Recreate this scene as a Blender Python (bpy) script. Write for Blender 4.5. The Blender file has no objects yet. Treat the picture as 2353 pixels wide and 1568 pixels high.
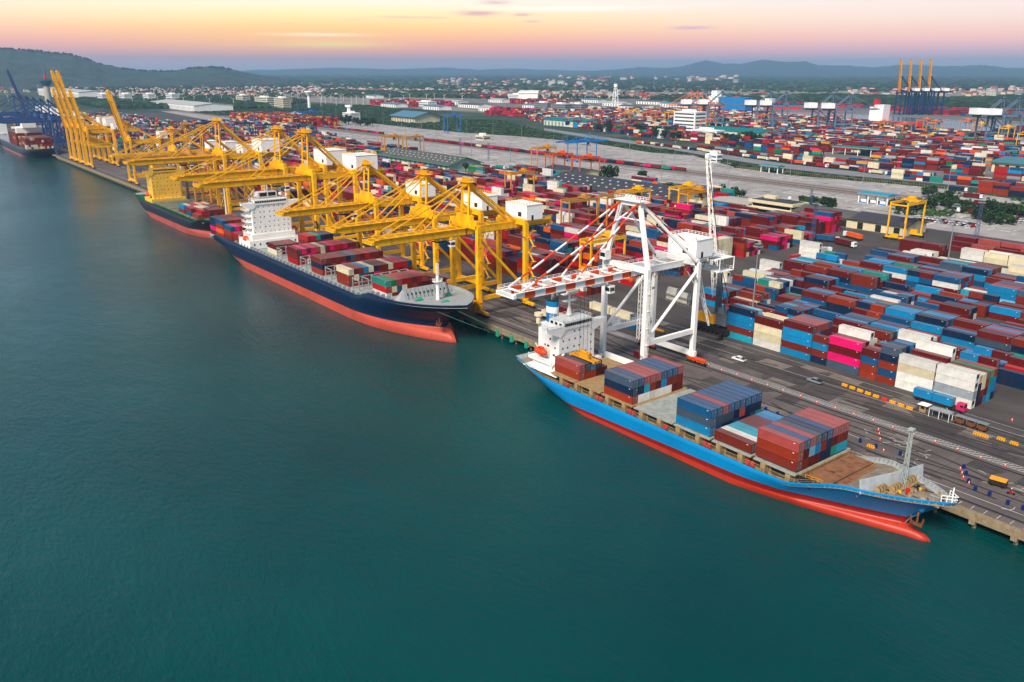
import bpy, bmesh, math, random
from mathutils import Vector, Matrix
R = math.radians
random.seed(11)
scene = bpy.context.scene

# ------------------------------------------------------------------ camera
F_PX, PITCH, YAW, CAM_H = 1915.2, 18.05, 37.75, 105.8
cam_d = bpy.data.cameras.new('camera'); cam = bpy.data.objects.new('camera', cam_d)
scene.collection.objects.link(cam); scene.camera = cam
cam_d.sensor_width = 36; cam_d.lens = 36 * F_PX / 2353; cam_d.clip_end = 90000; cam_d.clip_start = 1
_p, _a = R(PITCH), R(YAW)
FW = Vector((-math.cos(_a)*math.cos(_p), math.sin(_a)*math.cos(_p), -math.sin(_p)))
RT = Vector((math.sin(_a), math.cos(_a), 0)); UP = RT.cross(FW)
cam.matrix_world = Matrix(((RT.x, UP.x, -FW.x, 0), (RT.y, UP.y, -FW.y, 0), (RT.z, UP.z, -FW.z, CAM_H), (0, 0, 0, 1)))
QZ = 4.5                                    # quay level above the water
def ray(x, y): return FW + RT*((x-1176.5)/F_PX) + UP*((784-y)/F_PX)
def at(x, y, z=QZ):                         # ground point seen at photo position (2353 px wide)
    d = ray(x, y); t = (z-CAM_H)/d.z
    return Vector((d.x*t, d.y*t, z))
def az_at(x, y, dist):                      # point at a horizontal distance along a direction
    d = ray(x, y); h = math.hypot(d.x, d.y); t = dist/h
    return Vector((d.x*t, d.y*t, CAM_H + d.z*t))

# ------------------------------------------------------------------ world
SUN_EL, SUN_AZ = 43, 290                    # soft key from behind the camera
W = bpy.data.worlds.new('World'); scene.world = W; W.use_nodes = True
wt = W.node_tree; wn, wl = wt.nodes, wt.links; wn.clear()
def lk(a, b): wl.new(a, b)
def wm(op, a, b=None, c=None):
    n = wn.new('ShaderNodeMath'); n.operation = op
    for i, v in enumerate((a, b, c)):
        if v is None: continue
        if isinstance(v, (int, float)): n.inputs[i].default_value = v
        else: lk(v, n.inputs[i])
    return n.outputs[0]
tc = wn.new('ShaderNodeTexCoord'); sp = wn.new('ShaderNodeSeparateXYZ'); lk(tc.outputs['Generated'], sp.inputs[0])
X_, Y_, Z_ = sp.outputs
el = Z_
azn = wm('ARCTAN2', Y_, X_)                 # azimuth of the direction
def srgb(h):
    if isinstance(h, str):
        h = h.lstrip('#'); v = [int(h[i:i+2], 16)/255 for i in (0, 2, 4)]
    else: v = [c/255 for c in h]
    return tuple(((c+0.055)/1.055)**2.4 if c > 0.04045 else c/12.92 for c in v)
def wramp(pts):
    n = wn.new('ShaderNodeValToRGB'); cr = n.color_ramp
    cr.elements[0].position = pts[0][0]; cr.elements[0].color = (*srgb(pts[0][1]), 1)
    cr.elements[1].position = pts[1][0]; cr.elements[1].color = (*srgb(pts[1][1]), 1)
    for p, c in pts[2:]:
        e = cr.elements.new(p); e.color = (*srgb(c), 1)
    return n
elp = wm('ADD', wm('MULTIPLY', el, 0.9), 0.1)     # 0.1 = horizon
def E(deg): return 0.1 + 0.9*math.sin(R(deg))
warm = wramp([(0, (120,140,160)), (E(0), (158,160,172)), (E(.3), (200,166,160)), (E(.8), (236,140,120)), (E(1.6), (255,156,106)), (E(2.5), (255,198,100)),
              (E(3.4), (252,224,152)), (E(4.6), (226,234,236)), (E(7), (170,212,238)), (E(14), (128,188,226)), (E(32), (80,128,176))])
cool = wramp([(0, (120,140,160)), (E(0), (156,164,178)), (E(.3), (190,170,176)), (E(.8), (220,164,172)), (E(1.8), (244,186,168)), (E(2.8), (234,204,190)),
              (E(4), (230,214,212)), (E(5), (224,220,226)), (E(7), (172,210,238)), (E(14), (128,188,226)), (E(32), (80,128,176))])
for r_ in (warm, cool): lk(elp, r_.inputs[0])
def azd(px):
    d = ray(px, 160); return math.atan2(d.y, d.x)
GLOW_AZ = azd(760)
def gauss(v, c, w): # exp(-((v-c)/w)^2)
    t = wm('DIVIDE', wm('SUBTRACT', v, c), w)
    return wm('EXPONENT', wm('MULTIPLY', wm('MULTIPLY', t, t), -1))
side = gauss(azn, GLOW_AZ, 0.42)
def wmix(f, a, b, mode='MIX'):
    n = wn.new('ShaderNodeMix'); n.data_type = 'RGBA'; n.blend_type = mode
    for s, v in ((n.inputs[0], f), (n.inputs[6], a), (n.inputs[7], b)):
        if isinstance(v, (int, float)): s.default_value = v
        elif isinstance(v, tuple): s.default_value = (*v, 1)
        else: lk(v, s)
    return n.outputs[2]
col = wmix(side, cool.outputs[0], warm.outputs[0])
def elr(y): d = ray(1176, y); return d.z/d.length
# bright bars above the sunken sun and a few small clouds
for px, py, wx, wy, c, a in ((735, 82, 95, 3.2, (255,250,205), 1), (760, 103, 110, 7, (255,230,110), .95), (640, 98, 330, 24, (255,196,84), .6),
                             (1300, 20, 190, 5, (240,246,250), .5), (300, 30, 350, 25, (250,232,200), .15)):
    g = wm('MULTIPLY', gauss(azn, azd(px), wx/F_PX), gauss(el, elr(py), wy/F_PX))
    col = wmix(wm('MULTIPLY', g, a), col, srgb(c))
nz = wn.new('ShaderNodeTexNoise'); nz.inputs['Scale'].default_value = 9; nz.inputs['Detail'].default_value = 5
mp = wn.new('ShaderNodeMapping'); mp.inputs['Scale'].default_value = (6, 6, 90); lk(tc.outputs['Generated'], mp.inputs[0]); lk(mp.outputs[0], nz.inputs[0])
for px, py, wx, wy, c, a in ((1100, 31, 42, 5, (206,150,158), .85), (1200, 34, 20, 3, (214,160,160), .8), (1140, 6, 28, 4, (212,164,168), .7), (1222, 50, 18, 2.5, (222,170,160), .7),
                             (1583, 66, 36, 3.2, (196,160,176), .9), (940, 41, 55, 2.2, (226,180,160), .7), (820, 47, 24, 1.8, (228,186,160), .5), (672, 58, 10, 1.6, (226,180,150), .5), (1000, 42, 30, 2, (226,180,160), .5)):
    g = wm('MULTIPLY', gauss(azn, azd(px), wx/F_PX), gauss(el, elr(py), wy/F_PX))
    g = wm('MINIMUM', wm('MULTIPLY', wm('MULTIPLY', g, nz.outputs[0]), a*2.2), a)
    col = wmix(g, col, srgb(c))
col = wmix(wm('MULTIPLY', nz.outputs[0], .10), col, srgb((240,196,186)))
bg = wn.new('ShaderNodeBackground'); lk(col, bg.inputs[0]); low = wn.new('ShaderNodeMapRange'); lk(el, low.inputs[0]); low.inputs[1].default_value = .05; low.inputs[2].default_value = .3; low.inputs[3].default_value = 1.4; low.inputs[4].default_value = .38; lk(low.outputs[0], bg.inputs[1])
sky = wn.new('ShaderNodeTexSky'); sky.sky_type = 'NISHITA'; sky.sun_disc = False
sky.sun_elevation = R(SUN_EL); sky.sun_rotation = R(90-SUN_AZ)
bs = wn.new('ShaderNodeBackground'); lk(sky.outputs[0], bs.inputs[0]); bs.inputs[1].default_value = 0.05
# the Nishita dome lights the upper sky only (the dusk band near the horizon is the gradient)
up_f = wn.new('ShaderNodeMapRange'); lk(el, up_f.inputs[0]); up_f.inputs[1].default_value = .12; up_f.inputs[2].default_value = .4
mxs = wn.new('ShaderNodeMixShader'); lk(up_f.outputs[0], mxs.inputs[0]); lk(bg.outputs[0], mxs.inputs[1])
adds = wn.new('ShaderNodeAddShader'); lk(bg.outputs[0], adds.inputs[0]); lk(bs.outputs[0], adds.inputs[1]); lk(adds.outputs[0], mxs.inputs[2])
wo = wn.new('ShaderNodeOutputWorld'); lk(mxs.outputs[0], wo.inputs[0])

sun_d = bpy.data.lights.new('sun', 'SUN'); sun = bpy.data.objects.new('sun', sun_d); scene.collection.objects.link(sun)
sun_d.energy = 4.8; sun_d.angle = R(18); sun_d.color = (1, .90, .78)
_sd = Vector((math.cos(R(SUN_AZ))*math.cos(R(SUN_EL)), math.sin(R(SUN_AZ))*math.cos(R(SUN_EL)), math.sin(R(SUN_EL))))
sun.rotation_euler = _sd.to_track_quat('Z', 'Y').to_euler()
scene.view_settings.view_transform = 'Standard'; scene.view_settings.look = 'None'
scene.view_settings.exposure = 0.24; scene.view_settings.gamma = 1
scene.cycles.max_bounces = 6; scene.cycles.diffuse_bounces = 2; scene.cycles.glossy_bounces = 2
scene.cycles.volume_bounces = 0; scene.cycles.transparent_max_bounces = 6
scene.cycles.use_denoising = True

# ------------------------------------------------------------------ helpers
COL = scene.collection
def tag(o, label=None, cat=None, group=None, kind=None):
    if label: o['label'] = label
    if cat: o['category'] = cat
    if group: o['group'] = group
    if kind: o['kind'] = kind
    return o
class MB:
    def __init__(s): s.v = []; s.f = []; s.m = []; s.mi = 0
    def add(s, vs, fs, m=None):
        b = len(s.v); s.v += [tuple(v) for v in vs]
        for f in fs: s.f.append(tuple(b+i for i in f)); s.m.append(s.mi if m is None else m)
        return s
    def box(s, x0, x1, y0, y1, z0, z1, m=None):
        return s.add([(x0,y0,z0),(x1,y0,z0),(x1,y1,z0),(x0,y1,z0),(x0,y0,z1),(x1,y0,z1),(x1,y1,z1),(x0,y1,z1)],
                     [(0,3,2,1),(4,5,6,7),(0,1,5,4),(1,2,6,5),(2,3,7,6),(3,0,4,7)], m)
    def cbox(s, c, d, m=None):
        return s.box(c[0]-d[0]/2, c[0]+d[0]/2, c[1]-d[1]/2, c[1]+d[1]/2, c[2]-d[2]/2, c[2]+d[2]/2, m)
    def _fr(s, a, b):
        a, b = Vector(a), Vector(b); d = (b-a).normalized()
        u = d.cross(Vector((0,0,1)))
        if u.length < 1e-3: u = Vector((1,0,0))
        u.normalize(); w = u.cross(d)
        return a, b, u, w
    def bar(s, a, b, w, h=None, w2=None, h2=None, m=None):
        h = h or w; w2 = w2 or w; h2 = h2 or h
        a, b, u, n = s._fr(a, b)
        vs = [p + u*(i*ww/2) + n*(j*hh/2) for p, ww, hh in ((a,w,h),(b,w2,h2)) for i, j in ((-1,-1),(1,-1),(1,1),(-1,1))]
        return s.add(vs, [(0,3,2,1),(4,5,6,7),(0,1,5,4),(1,2,6,5),(2,3,7,6),(3,0,4,7)], m)
    def tube(s, a, b, r, r2=None, n=8, m=None):
        r2 = r if r2 is None else r2
        a, b, u, w = s._fr(a, b)
        vs = [p + (u*math.cos(2*math.pi*i/n) + w*math.sin(2*math.pi*i/n))*rr for p, rr in ((a,r),(b,r2)) for i in range(n)]
        fs = [(i, (i+1)%n, n+(i+1)%n, n+i) for i in range(n)] + [tuple(range(n-1,-1,-1)), tuple(range(n,2*n))]
        return s.add(vs, fs, m)
    def prism(s, poly, z0, z1, m=None):           # polygon in xy
        n = len(poly)
        return s.add([(x,y,z0) for x,y in poly]+[(x,y,z1) for x,y in poly],
                     [tuple(range(n-1,-1,-1)), tuple(range(n,2*n))]+[(i,(i+1)%n,n+(i+1)%n,n+i) for i in range(n)], m)
    def xprism(s, poly, x0, x1, m=None):          # polygon in yz extruded along x
        n = len(poly)
        return s.add([(x0,y,z) for y,z in poly]+[(x1,y,z) for y,z in poly],
                     [tuple(range(n)), tuple(range(2*n-1,n-1,-1))]+[(i,n+i,n+(i+1)%n,(i+1)%n) for i in range(n)], m)
    def yprism(s, poly, y0, y1, m=None):          # polygon in xz extruded along y
        n = len(poly)
        return s.add([(x,y0,z) for x,z in poly]+[(x,y1,z) for x,z in poly],
                     [tuple(range(n-1,-1,-1)), tuple(range(n,2*n))]+[(i,(i+1)%n,n+(i+1)%n,n+i) for i in range(n)], m)
    def lattice(s, a, b, w, t, n, m=None, w2=None):    # square lattice mast
        w2 = w2 or w
        a, b, u, q = s._fr(a, b)
        c = lambda k, i, j: a.lerp(b, k) + (u*i+q*j)*((w+(w2-w)*k)/2)
        cs = ((-1,-1),(1,-1),(1,1),(-1,1))
        for i, j in cs: s.bar(c(0,i,j), c(1,i,j), t, m=m)
        for k in range(n):
            k0, k1 = k/n, (k+1)/n
            for e in range(4):
                p, q2 = cs[e], cs[(e+1)%4]
                if k % 2: p, q2 = q2, p
                s.bar(c(k0,*p), c(k1,*q2), t*.6, m=m)
        return s
    def rail(s, pts, h=1.1, t=.09, step=2.2, m=None):
        for a, b in zip(pts, pts[1:]):
            a, b = Vector(a), Vector(b); L = (b-a).length; n = max(1, int(L/step))
            up = Vector((0,0,h))
            s.bar(a+up, b+up, t, m=m); s.bar(a+up*.5, b+up*.5, t*.8, m=m)
            for i in range(n+1):
                p = a.lerp(b, i/n); s.bar(p, p+up, t, m=m)
        return s
    def sphere(s, c, r, n=10, k=6, sc=(1,1,1), m=None):
        vs = []; fs = []
        for j in range(k+1):
            th = math.pi*j/k
            for i in range(n):
                ph = 2*math.pi*i/n
                vs.append((c[0]+r*sc[0]*math.sin(th)*math.cos(ph), c[1]+r*sc[1]*math.sin(th)*math.sin(ph), c[2]+r*sc[2]*math.cos(th)))
        for j in range(k):
            for i in range(n): fs.append((j*n+i, (j+1)*n+i, (j+1)*n+(i+1)%n, j*n+(i+1)%n))
        return s.add(vs, fs, m)
    def mesh(s, name, mats):
        me = bpy.data.meshes.new(name); me.from_pydata(s.v, [], s.f)
        for mt in (mats if isinstance(mats, (list, tuple)) else [mats]): me.materials.append(mt)
        me.polygons.foreach_set('material_index', s.m); me.update()
        return me
    def build(s, name, mats, parent=None, smooth=False, loc=None):
        me = s.mesh(name, mats)
        if smooth: me.polygons.foreach_set('use_smooth', [True]*len(me.polygons))
        o = bpy.data.objects.new(name, me); COL.objects.link(o)
        if parent: o.parent = parent
        if loc: o.location = loc
        return o
def empty(name, loc=(0,0,0), rz=0):
    o = bpy.data.objects.new(name, None); COL.objects.link(o); o.location = loc; o.rotation_euler = (0,0,rz)
    o.empty_display_size = .1
    return o
def copy_tree(o, parent=None):
    c = o.copy(); COL.objects.link(c)
    if parent: c.parent = parent
    for ch in list(o.children): copy_tree(ch, c)
    return c

def text_mesh(name, fd):
    t_ = bpy.data.objects.new(name+'_text', fd); COL.objects.link(t_); bpy.context.view_layer.update()
    me = bpy.data.meshes.new_from_object(t_.evaluated_get(bpy.context.evaluated_depsgraph_get())); bpy.data.objects.remove(t_)
    o = bpy.data.objects.new(name, me); COL.objects.link(o); return o
# ------------------------------------------------------------------ materials
MATS = {}
def mat(name, color, rough=.6, metal=0, var=.12, scale=.6, dirt=None, dirt_amt=.25, spec=.22, bump=0, bscale=2, obj_rand=0, island=0, coord='Object', dist=0, streak=0):
    if name in MATS: return MATS[name]
    m = bpy.data.materials.new(name); m.use_nodes = True; MATS[name] = m
    nt = m.node_tree; n, l = nt.nodes, nt.links; b = n['Principled BSDF']
    c = srgb(color) if (isinstance(color, str) or max(color) > 1) else color
    b.inputs['Roughness'].default_value = rough; b.inputs['Metallic'].default_value = metal
    b.inputs['Specular IOR Level'].default_value = spec
    t = n.new('ShaderNodeTexCoord'); src = t.outputs[coord]
    nz = n.new('ShaderNodeTexNoise'); nz.inputs['Scale'].default_value = scale; nz.inputs['Detail'].default_value = 6
    l.new(src, nz.inputs[0])
    mr = n.new('ShaderNodeMapRange'); mr.inputs[1].default_value = .3; mr.inputs[2].default_value = .7
    mr.inputs[3].default_value = 1-var; mr.inputs[4].default_value = 1+var; l.new(nz.outputs[0], mr.inputs[0])
    fac = mr.outputs[0]
    def mul(a, b_):
        q = n.new('ShaderNodeMath'); q.operation = 'MULTIPLY'; l.new(a, q.inputs[0])
        if isinstance(b_, float): q.inputs[1].default_value = b_
        else: l.new(b_, q.inputs[1])
        return q.outputs[0]
    if obj_rand:
        oi = n.new('ShaderNodeObjectInfo'); q = n.new('ShaderNodeMapRange'); q.inputs[3].default_value = 1-obj_rand; q.inputs[4].default_value = 1+obj_rand
        l.new(oi.outputs['Random'], q.inputs[0]); fac = mul(fac, q.outputs[0])
    if island:
        gi = n.new('ShaderNodeNewGeometry'); q = n.new('ShaderNodeMapRange'); q.inputs[3].default_value = 1-island; q.inputs[4].default_value = 1+island
        l.new(gi.outputs['Random Per Island'], q.inputs[0]); fac = mul(fac, q.outputs[0])
    vm = n.new('ShaderNodeVectorMath'); vm.operation = 'SCALE'; vm.inputs[0].default_value = c; l.new(fac, vm.inputs['Scale'])
    out = vm.outputs[0]
    if dirt:
        n2 = n.new('ShaderNodeTexNoise'); n2.inputs['Scale'].default_value = scale*1.7; n2.inputs['Detail'].default_value = 9; n2.inputs['Roughness'].default_value = .7
        mpg = n.new('ShaderNodeMapping'); mpg.inputs['Scale'].default_value = (.18,1.6,1) if streak else (1,1,.35); l.new(src, mpg.inputs[0]); l.new(mpg.outputs[0], n2.inputs[0])
        r2 = n.new('ShaderNodeMapRange'); r2.inputs[1].default_value = .5; r2.inputs[2].default_value = .75; r2.inputs[4].default_value = dirt_amt
        l.new(n2.outputs[0], r2.inputs[0])
        mx = n.new('ShaderNodeMix'); mx.data_type = 'RGBA'; l.new(r2.outputs[0], mx.inputs[0]); l.new(out, mx.inputs[6]); mx.inputs[7].default_value = (*srgb(dirt), 1)
        out = mx.outputs[2]
    l.new(out, b.inputs['Base Color'])
    if bump:
        n3 = n.new('ShaderNodeTexNoise'); n3.inputs['Scale'].default_value = bscale; n3.inputs['Detail'].default_value = 5; l.new(src, n3.inputs[0])
        bp = n.new('ShaderNodeBump'); bp.inputs['Strength'].default_value = bump; bp.inputs['Distance'].default_value = dist or .3; l.new(n3.outputs[0], bp.inputs['Height']); l.new(bp.outputs[0], b.inputs['Normal'])
    return m

PAL = dict(maroon='#5c0f0d', red='#a00a10', brown='#6e2213', rust='#8a2c12', navy='#06223e', blue='#064872', azure='#007aac', cyan='#1092a8',
           teal='#158272', green='#14703a', pink='#d0065f', cream='#d2c6a4', white='#d6d4cc', slate='#3a4c5e', orange='#dd5a0c', sky='#6fb3cc', mustard='#c99224', salmon='#98403a', grey='#8b949a')
NAMES = dict(maroon='maroon', red='bright red', brown='reddish brown', rust='rust orange', navy='navy', blue='dark blue', azure='azure blue', cyan='cyan', teal='teal', green='green',
             pink='hot pink', cream='cream', white='white', slate='slate grey', orange='orange', sky='pale blue', mustard='mustard yellow', salmon='faded red', grey='light grey')
def cont_mat(k, island):
    nm = 'container_paint_' + k + ('_far' if island else '')
    if nm in MATS: return MATS[nm]
    m = mat(nm, PAL[k], rough=.5, var=.10, scale=.35, dirt='#5a3020' if k not in ('white','cream') else '#8a7a62', dirt_amt=.35 if k not in ('white','cream') else .3,
            obj_rand=0 if island else .16, island=.18 if island else 0)
    nt = m.node_tree; n, l = nt.nodes, nt.links; b = n['Principled BSDF']
    if not island:
        t = n.new('ShaderNodeTexCoord'); wv = n.new('ShaderNodeTexWave'); wv.bands_direction = 'X'; wv.inputs['Scale'].default_value = .95; wv.inputs['Distortion'].default_value = 0
        l.new(t.outputs['Object'], wv.inputs[0])
        bp = n.new('ShaderNodeBump'); bp.inputs['Strength'].default_value = .8; bp.inputs['Distance'].default_value = .06; l.new(wv.outputs['Fac'], bp.inputs['Height']); l.new(bp.outputs[0], b.inputs['Normal'])
    # paler top faces: fading and dust, plus brighter top light mixed into the colour
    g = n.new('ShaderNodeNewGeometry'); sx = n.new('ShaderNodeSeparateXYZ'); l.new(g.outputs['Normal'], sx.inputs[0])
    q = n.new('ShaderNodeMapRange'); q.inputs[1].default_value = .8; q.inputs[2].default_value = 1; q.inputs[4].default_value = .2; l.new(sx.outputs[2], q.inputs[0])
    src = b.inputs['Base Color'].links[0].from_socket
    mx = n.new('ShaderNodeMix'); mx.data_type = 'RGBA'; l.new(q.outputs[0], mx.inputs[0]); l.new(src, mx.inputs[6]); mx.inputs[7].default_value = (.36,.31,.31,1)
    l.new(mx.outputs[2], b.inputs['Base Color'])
    return m

M = dict(
 yellow=mat('yellow_crane_paint', (250,182,0), rough=.45, var=.08, scale=.3, dirt='#7a4408', dirt_amt=.65),
 amber=mat('amber_crane_paint', (214,142,20), rough=.5, var=.1, scale=.2, dirt='#7a4a18', dirt_amt=.5),
 beige_y=mat('faded_tan_crane_paint', (196,138,60), rough=.55, var=.1, scale=.2, dirt='#6a4a2a', dirt_amt=.5),
 orange=mat('orange_crane_paint', (226,84,16), rough=.5, var=.1, scale=.2),
 salmon=mat('pale_orange_crane_paint', (214,120,70), rough=.5, var=.1, scale=.2),
 crane_blue=mat('blue_crane_paint', (50,80,128), rough=.5, var=.1, scale=.2),
 sky_blue=mat('bright_blue_crane_paint', (10,120,190), rough=.5, var=.1, scale=.2),
 deep_blue=mat('deep_blue_crane_paint', (14,50,92), rough=.5, var=.1, scale=.2),
 grey_blue=mat('grey_blue_crane_paint', (96,118,140), rough=.5, var=.1, scale=.2),
 white=mat('white_paint', (246,243,236), rough=.45, var=.04, scale=.25, dirt='#9a8468', dirt_amt=.22),
 house_white=mat('machinery_white', (248,246,240), rough=.5, var=.03, scale=.3, dirt='#b0a48e', dirt_amt=.15),
 hot=mat('orange_stripe_paint', (232,80,16), rough=.5, var=.08, scale=.4),
 dark=mat('dark_machinery', (40,38,36), rough=.6, var=.3, scale=1.5),
 steel=mat('galvanised_steel', (140,146,148), rough=.5, metal=.3, var=.1),
 glass=mat('dark_window_glass', (22,30,38), rough=.12, spec=.8, var=.1),
 rubber=mat('black_rubber', (22,22,22), rough=.8),
 rustm=mat('rusty_steel', (110,66,36), rough=.8, var=.3, scale=1.2, dirt='#3a2414', dirt_amt=.6),
 buff=mat('buff_painted_steel', (156,130,90), rough=.7, var=.2, scale=.8, dirt='#6a3a1a', dirt_amt=.75),
 redm=mat('red_paint', (196,24,20), rough=.5),
 lifeb=mat('lifeboat_orange', (232,74,20), rough=.4),
 concrete=mat('weathered_concrete', (140,124,98), rough=.9, var=.2, scale=.8, dirt='#4a3520', dirt_amt=.6),
 green_deck=mat('green_painted_deck', (20,92,46), rough=.6, var=.2, scale=.5),
 teal=mat('teal_rubber_fender', (30,140,112), rough=.7),
 grey_deck=mat('grey_painted_deck', (150,156,156), rough=.7, var=.12, scale=.5, dirt='#7a5a3c', dirt_amt=.4),
)

# ------------------------------------------------------------------ setting: water, land, quay
def structure(o): o['kind'] = 'structure'; return o
def sheet(name, pts, z, m):
    b = MB(); b.add([(p[0], p[1], z) for p in pts], [tuple(range(len(pts)))]); o = b.build(name, m)
    if o.data.polygons[0].normal.z < 0: o.data.flip_normals()
    return structure(o)
wm_ = bpy.data.materials.new('sea_water'); wm_.use_nodes = True; n, l = wm_.node_tree.nodes, wm_.node_tree.links; b = n['Principled BSDF']
b.inputs['Roughness'].default_value = .12; b.inputs['IOR'].default_value = 1.333; b.inputs['Specular IOR Level'].default_value = .5
t = n.new('ShaderNodeTexCoord')
n1 = n.new('ShaderNodeTexNoise'); n1.inputs['Scale'].default_value = .012; n1.inputs['Detail'].default_value = 4; l.new(t.outputs['Object'], n1.inputs[0])
cr = n.new('ShaderNodeValToRGB'); cr.color_ramp.elements[0].position = .25; cr.color_ramp.elements[0].color = (.0000,.036,.036,1); cr.color_ramp.elements[1].position = .7; cr.color_ramp.elements[1].color = (.0000,.058,.056,1)
b.inputs['Specular Tint'].default_value = (.12,.5,.55,1)
n1b = n.new('ShaderNodeTexNoise'); n1b.inputs['Scale'].default_value = .0075; n1b.inputs['Detail'].default_value = 6; n1b.inputs['Distortion'].default_value = .8; l.new(t.outputs['Object'], n1b.inputs[0])
mrr = n.new('ShaderNodeMapRange'); mrr.inputs[1].default_value = .38; mrr.inputs[2].default_value = .62; mrr.inputs[3].default_value = .08; mrr.inputs[4].default_value = .17; l.new(n1b.outputs[0], mrr.inputs[0]); l.new(mrr.outputs[0], b.inputs['Roughness'])
l.new(n1.outputs[0], cr.inputs[0]); l.new(cr.outputs[0], b.inputs['Base Color'])
mpw = n.new('ShaderNodeMapping'); mpw.inputs['Rotation'].default_value = (0,0,R(25)); mpw.inputs['Scale'].default_value = (1,2.2,1); l.new(t.outputs['Object'], mpw.inputs[0])
n2 = n.new('ShaderNodeTexNoise'); n2.inputs['Scale'].default_value = .38; n2.inputs['Detail'].default_value = 6; n2.inputs['Roughness'].default_value = .62; l.new(mpw.outputs[0], n2.inputs[0])
n3 = n.new('ShaderNodeTexNoise'); n3.inputs['Scale'].default_value = .06; n3.inputs['Detail'].default_value = 3; l.new(mpw.outputs[0], n3.inputs[0])
ad = n.new('ShaderNodeMath'); ad.operation = 'MULTIPLY_ADD'; l.new(n3.outputs[0], ad.inputs[0]); ad.inputs[1].default_value = 1.6; l.new(n2.outputs[0], ad.inputs[2])
bp = n.new('ShaderNodeBump'); bp.inputs['Strength'].default_value = .8; bp.inputs['Distance'].default_value = .42; mrs = n.new('ShaderNodeMapRange'); mrs.inputs[1].default_value = .35; mrs.inputs[2].default_value = .65; mrs.inputs[3].default_value = .55; mrs.inputs[4].default_value = 1; l.new(n1b.outputs[0], mrs.inputs[0]); l.new(mrs.outputs[0], bp.inputs['Strength']); l.new(ad.outputs[0], bp.inputs['Height']); l.new(bp.outputs[0], b.inputs['Normal'])
sheet('sea_water', [(-26000,-9000), (9000,-9000), (9000,232), (-26000,232)], 0, wm_)

M['asphalt'] = mat('worn_asphalt', (78,72,69), rough=.85, var=.25, scale=.045, dirt='#34302e', dirt_amt=.85, streak=1)
M['asphalt2'] = mat('quay_asphalt', (100,91,87), rough=.8, var=.2, scale=.08, dirt='#403a38', dirt_amt=.75, streak=1)
M['pale'] = mat('pale_concrete_yard', (158,152,148), rough=.9, var=.14, scale=.02, dirt='#6e6a68', dirt_amt=.7)
M['road'] = mat('grey_road', (128,128,130), rough=.9, var=.12, scale=.05)
M['land'] = mat('distant_land', (44,62,48), rough=1, var=.5, scale=.004, dirt='#8a8474', dirt_amt=.5)
M['grass'] = mat('rough_grass', (44,66,38), rough=1, var=.45, scale=.03, dirt='#7a7048', dirt_amt=.6, bump=1, bscale=.4, dist=.8)
M['line'] = mat('road_marking_white', (190,188,182), rough=.8, var=.2, scale=1)
M['rail'] = mat('dark_crane_rail', (30,28,28), rough=.6)
M['mud'] = mat('earth_bank', (70,58,44), rough=1)
# land sheet with a real quay edge
b = MB(); b.box(-26000, 6000, 232, 30000, -3, QZ); o = b.build('land', M['land']); structure(o)
b = MB(); b.box(-1900, 260, 197, 232.003, 3.1, QZ); structure(b.build('quay_deck', M['concrete']))
sheet('quay_road', [(-1900,197.6),(260,197.6),(260,231),(-1900,231)], QZ+.02, M['asphalt2'])
sheet('terminal_ground', [(-2200,231),(260,231),(260,560),(-2200,640)], QZ+.04, M['asphalt'])
def inpoly(x, y, P_):
    c = False; j = len(P_)-1
    for i in range(len(P_)):
        if (P_[i][1] > y) != (P_[j][1] > y) and x < (P_[j][0]-P_[i][0])*(y-P_[i][1])/(P_[j][1]-P_[i][1])+P_[i][0]: c = not c
        j = i
    return c
def P(*pp): return [at(x, y)[:2] for x, y in pp]
LOW = P((440,258),(505,266),(738,275),(779,276),(888,288),(1025,302),(1057,305),(1194,314),(1358,329),(1494,351),(1593,358),(1693,386),(1805,402),(1930,413),(2060,424),(2183,436)); TOP = P((440,243),(505,245),(669,242),(847,241),(943,256),(1057,275),(1149,276),(1248,302),(1344,319),(1467,335),(1576,352),(1649,366),(1716,377),(1805,391),(1930,405),(2060,417),(2183,429))
sheet('rail_yard_ground', [(-2300,640),(-1300,560),(-700,555),(-420,545),(-300,560),(260,560),(100,800)]+[(-250,735)]+LOW[::-1], QZ+.08, M['pale'])
sheet('grass_strip', LOW+TOP[::-1], QZ+.12, M['grass'])
sheet('port_road', P((1250,300),(1344,316),(1467,333),(1576,350),(1649,363),(1716,374),(1805,388),(1930,402),(2060,414),(2230,430),(2353,446),(2420,455),(2420,440),(2353,432),(2230,418),(2060,403),(1930,391),(1805,377),(1716,364),(1649,353),(1576,341),(1467,326),(1344,309),(1250,295)), QZ+.16, M['road'])
sheet('far_terminal_ground', [(-1600,1250),(-1100,1140),(-840,1030),(-640,960),(-480,875),(-320,795),(-100,680),(400,900),(-200,1500),(-900,2000),(-1300,2200),(-2600,2500),(-2600,1500)], QZ+.10, mat('far_yard_asphalt', (112,108,106), rough=.9, var=.25, scale=.02))
sheet('far_port_plain', [(-7000,2600),(-4200,1300),(-3000,1200),(-1500,1250),(-2400,2300),(-1600,3200),(-1700,4600),(-5200,5200)], QZ+.06, mat('dusty_plain', (128,122,112), rough=1, var=.35, scale=.006, dirt='#3e5238', dirt_amt=.8))
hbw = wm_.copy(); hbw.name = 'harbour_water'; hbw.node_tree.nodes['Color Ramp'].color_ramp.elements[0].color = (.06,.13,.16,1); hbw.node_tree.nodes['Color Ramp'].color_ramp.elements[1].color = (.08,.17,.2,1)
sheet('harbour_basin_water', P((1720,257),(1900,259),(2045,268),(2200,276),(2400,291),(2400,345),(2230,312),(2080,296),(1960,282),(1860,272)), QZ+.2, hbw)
sheet('river_water', P((2110,204),(2353,199),(2400,199),(2400,213),(2250,210),(2140,209)), QZ+.3, wm_)

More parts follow.
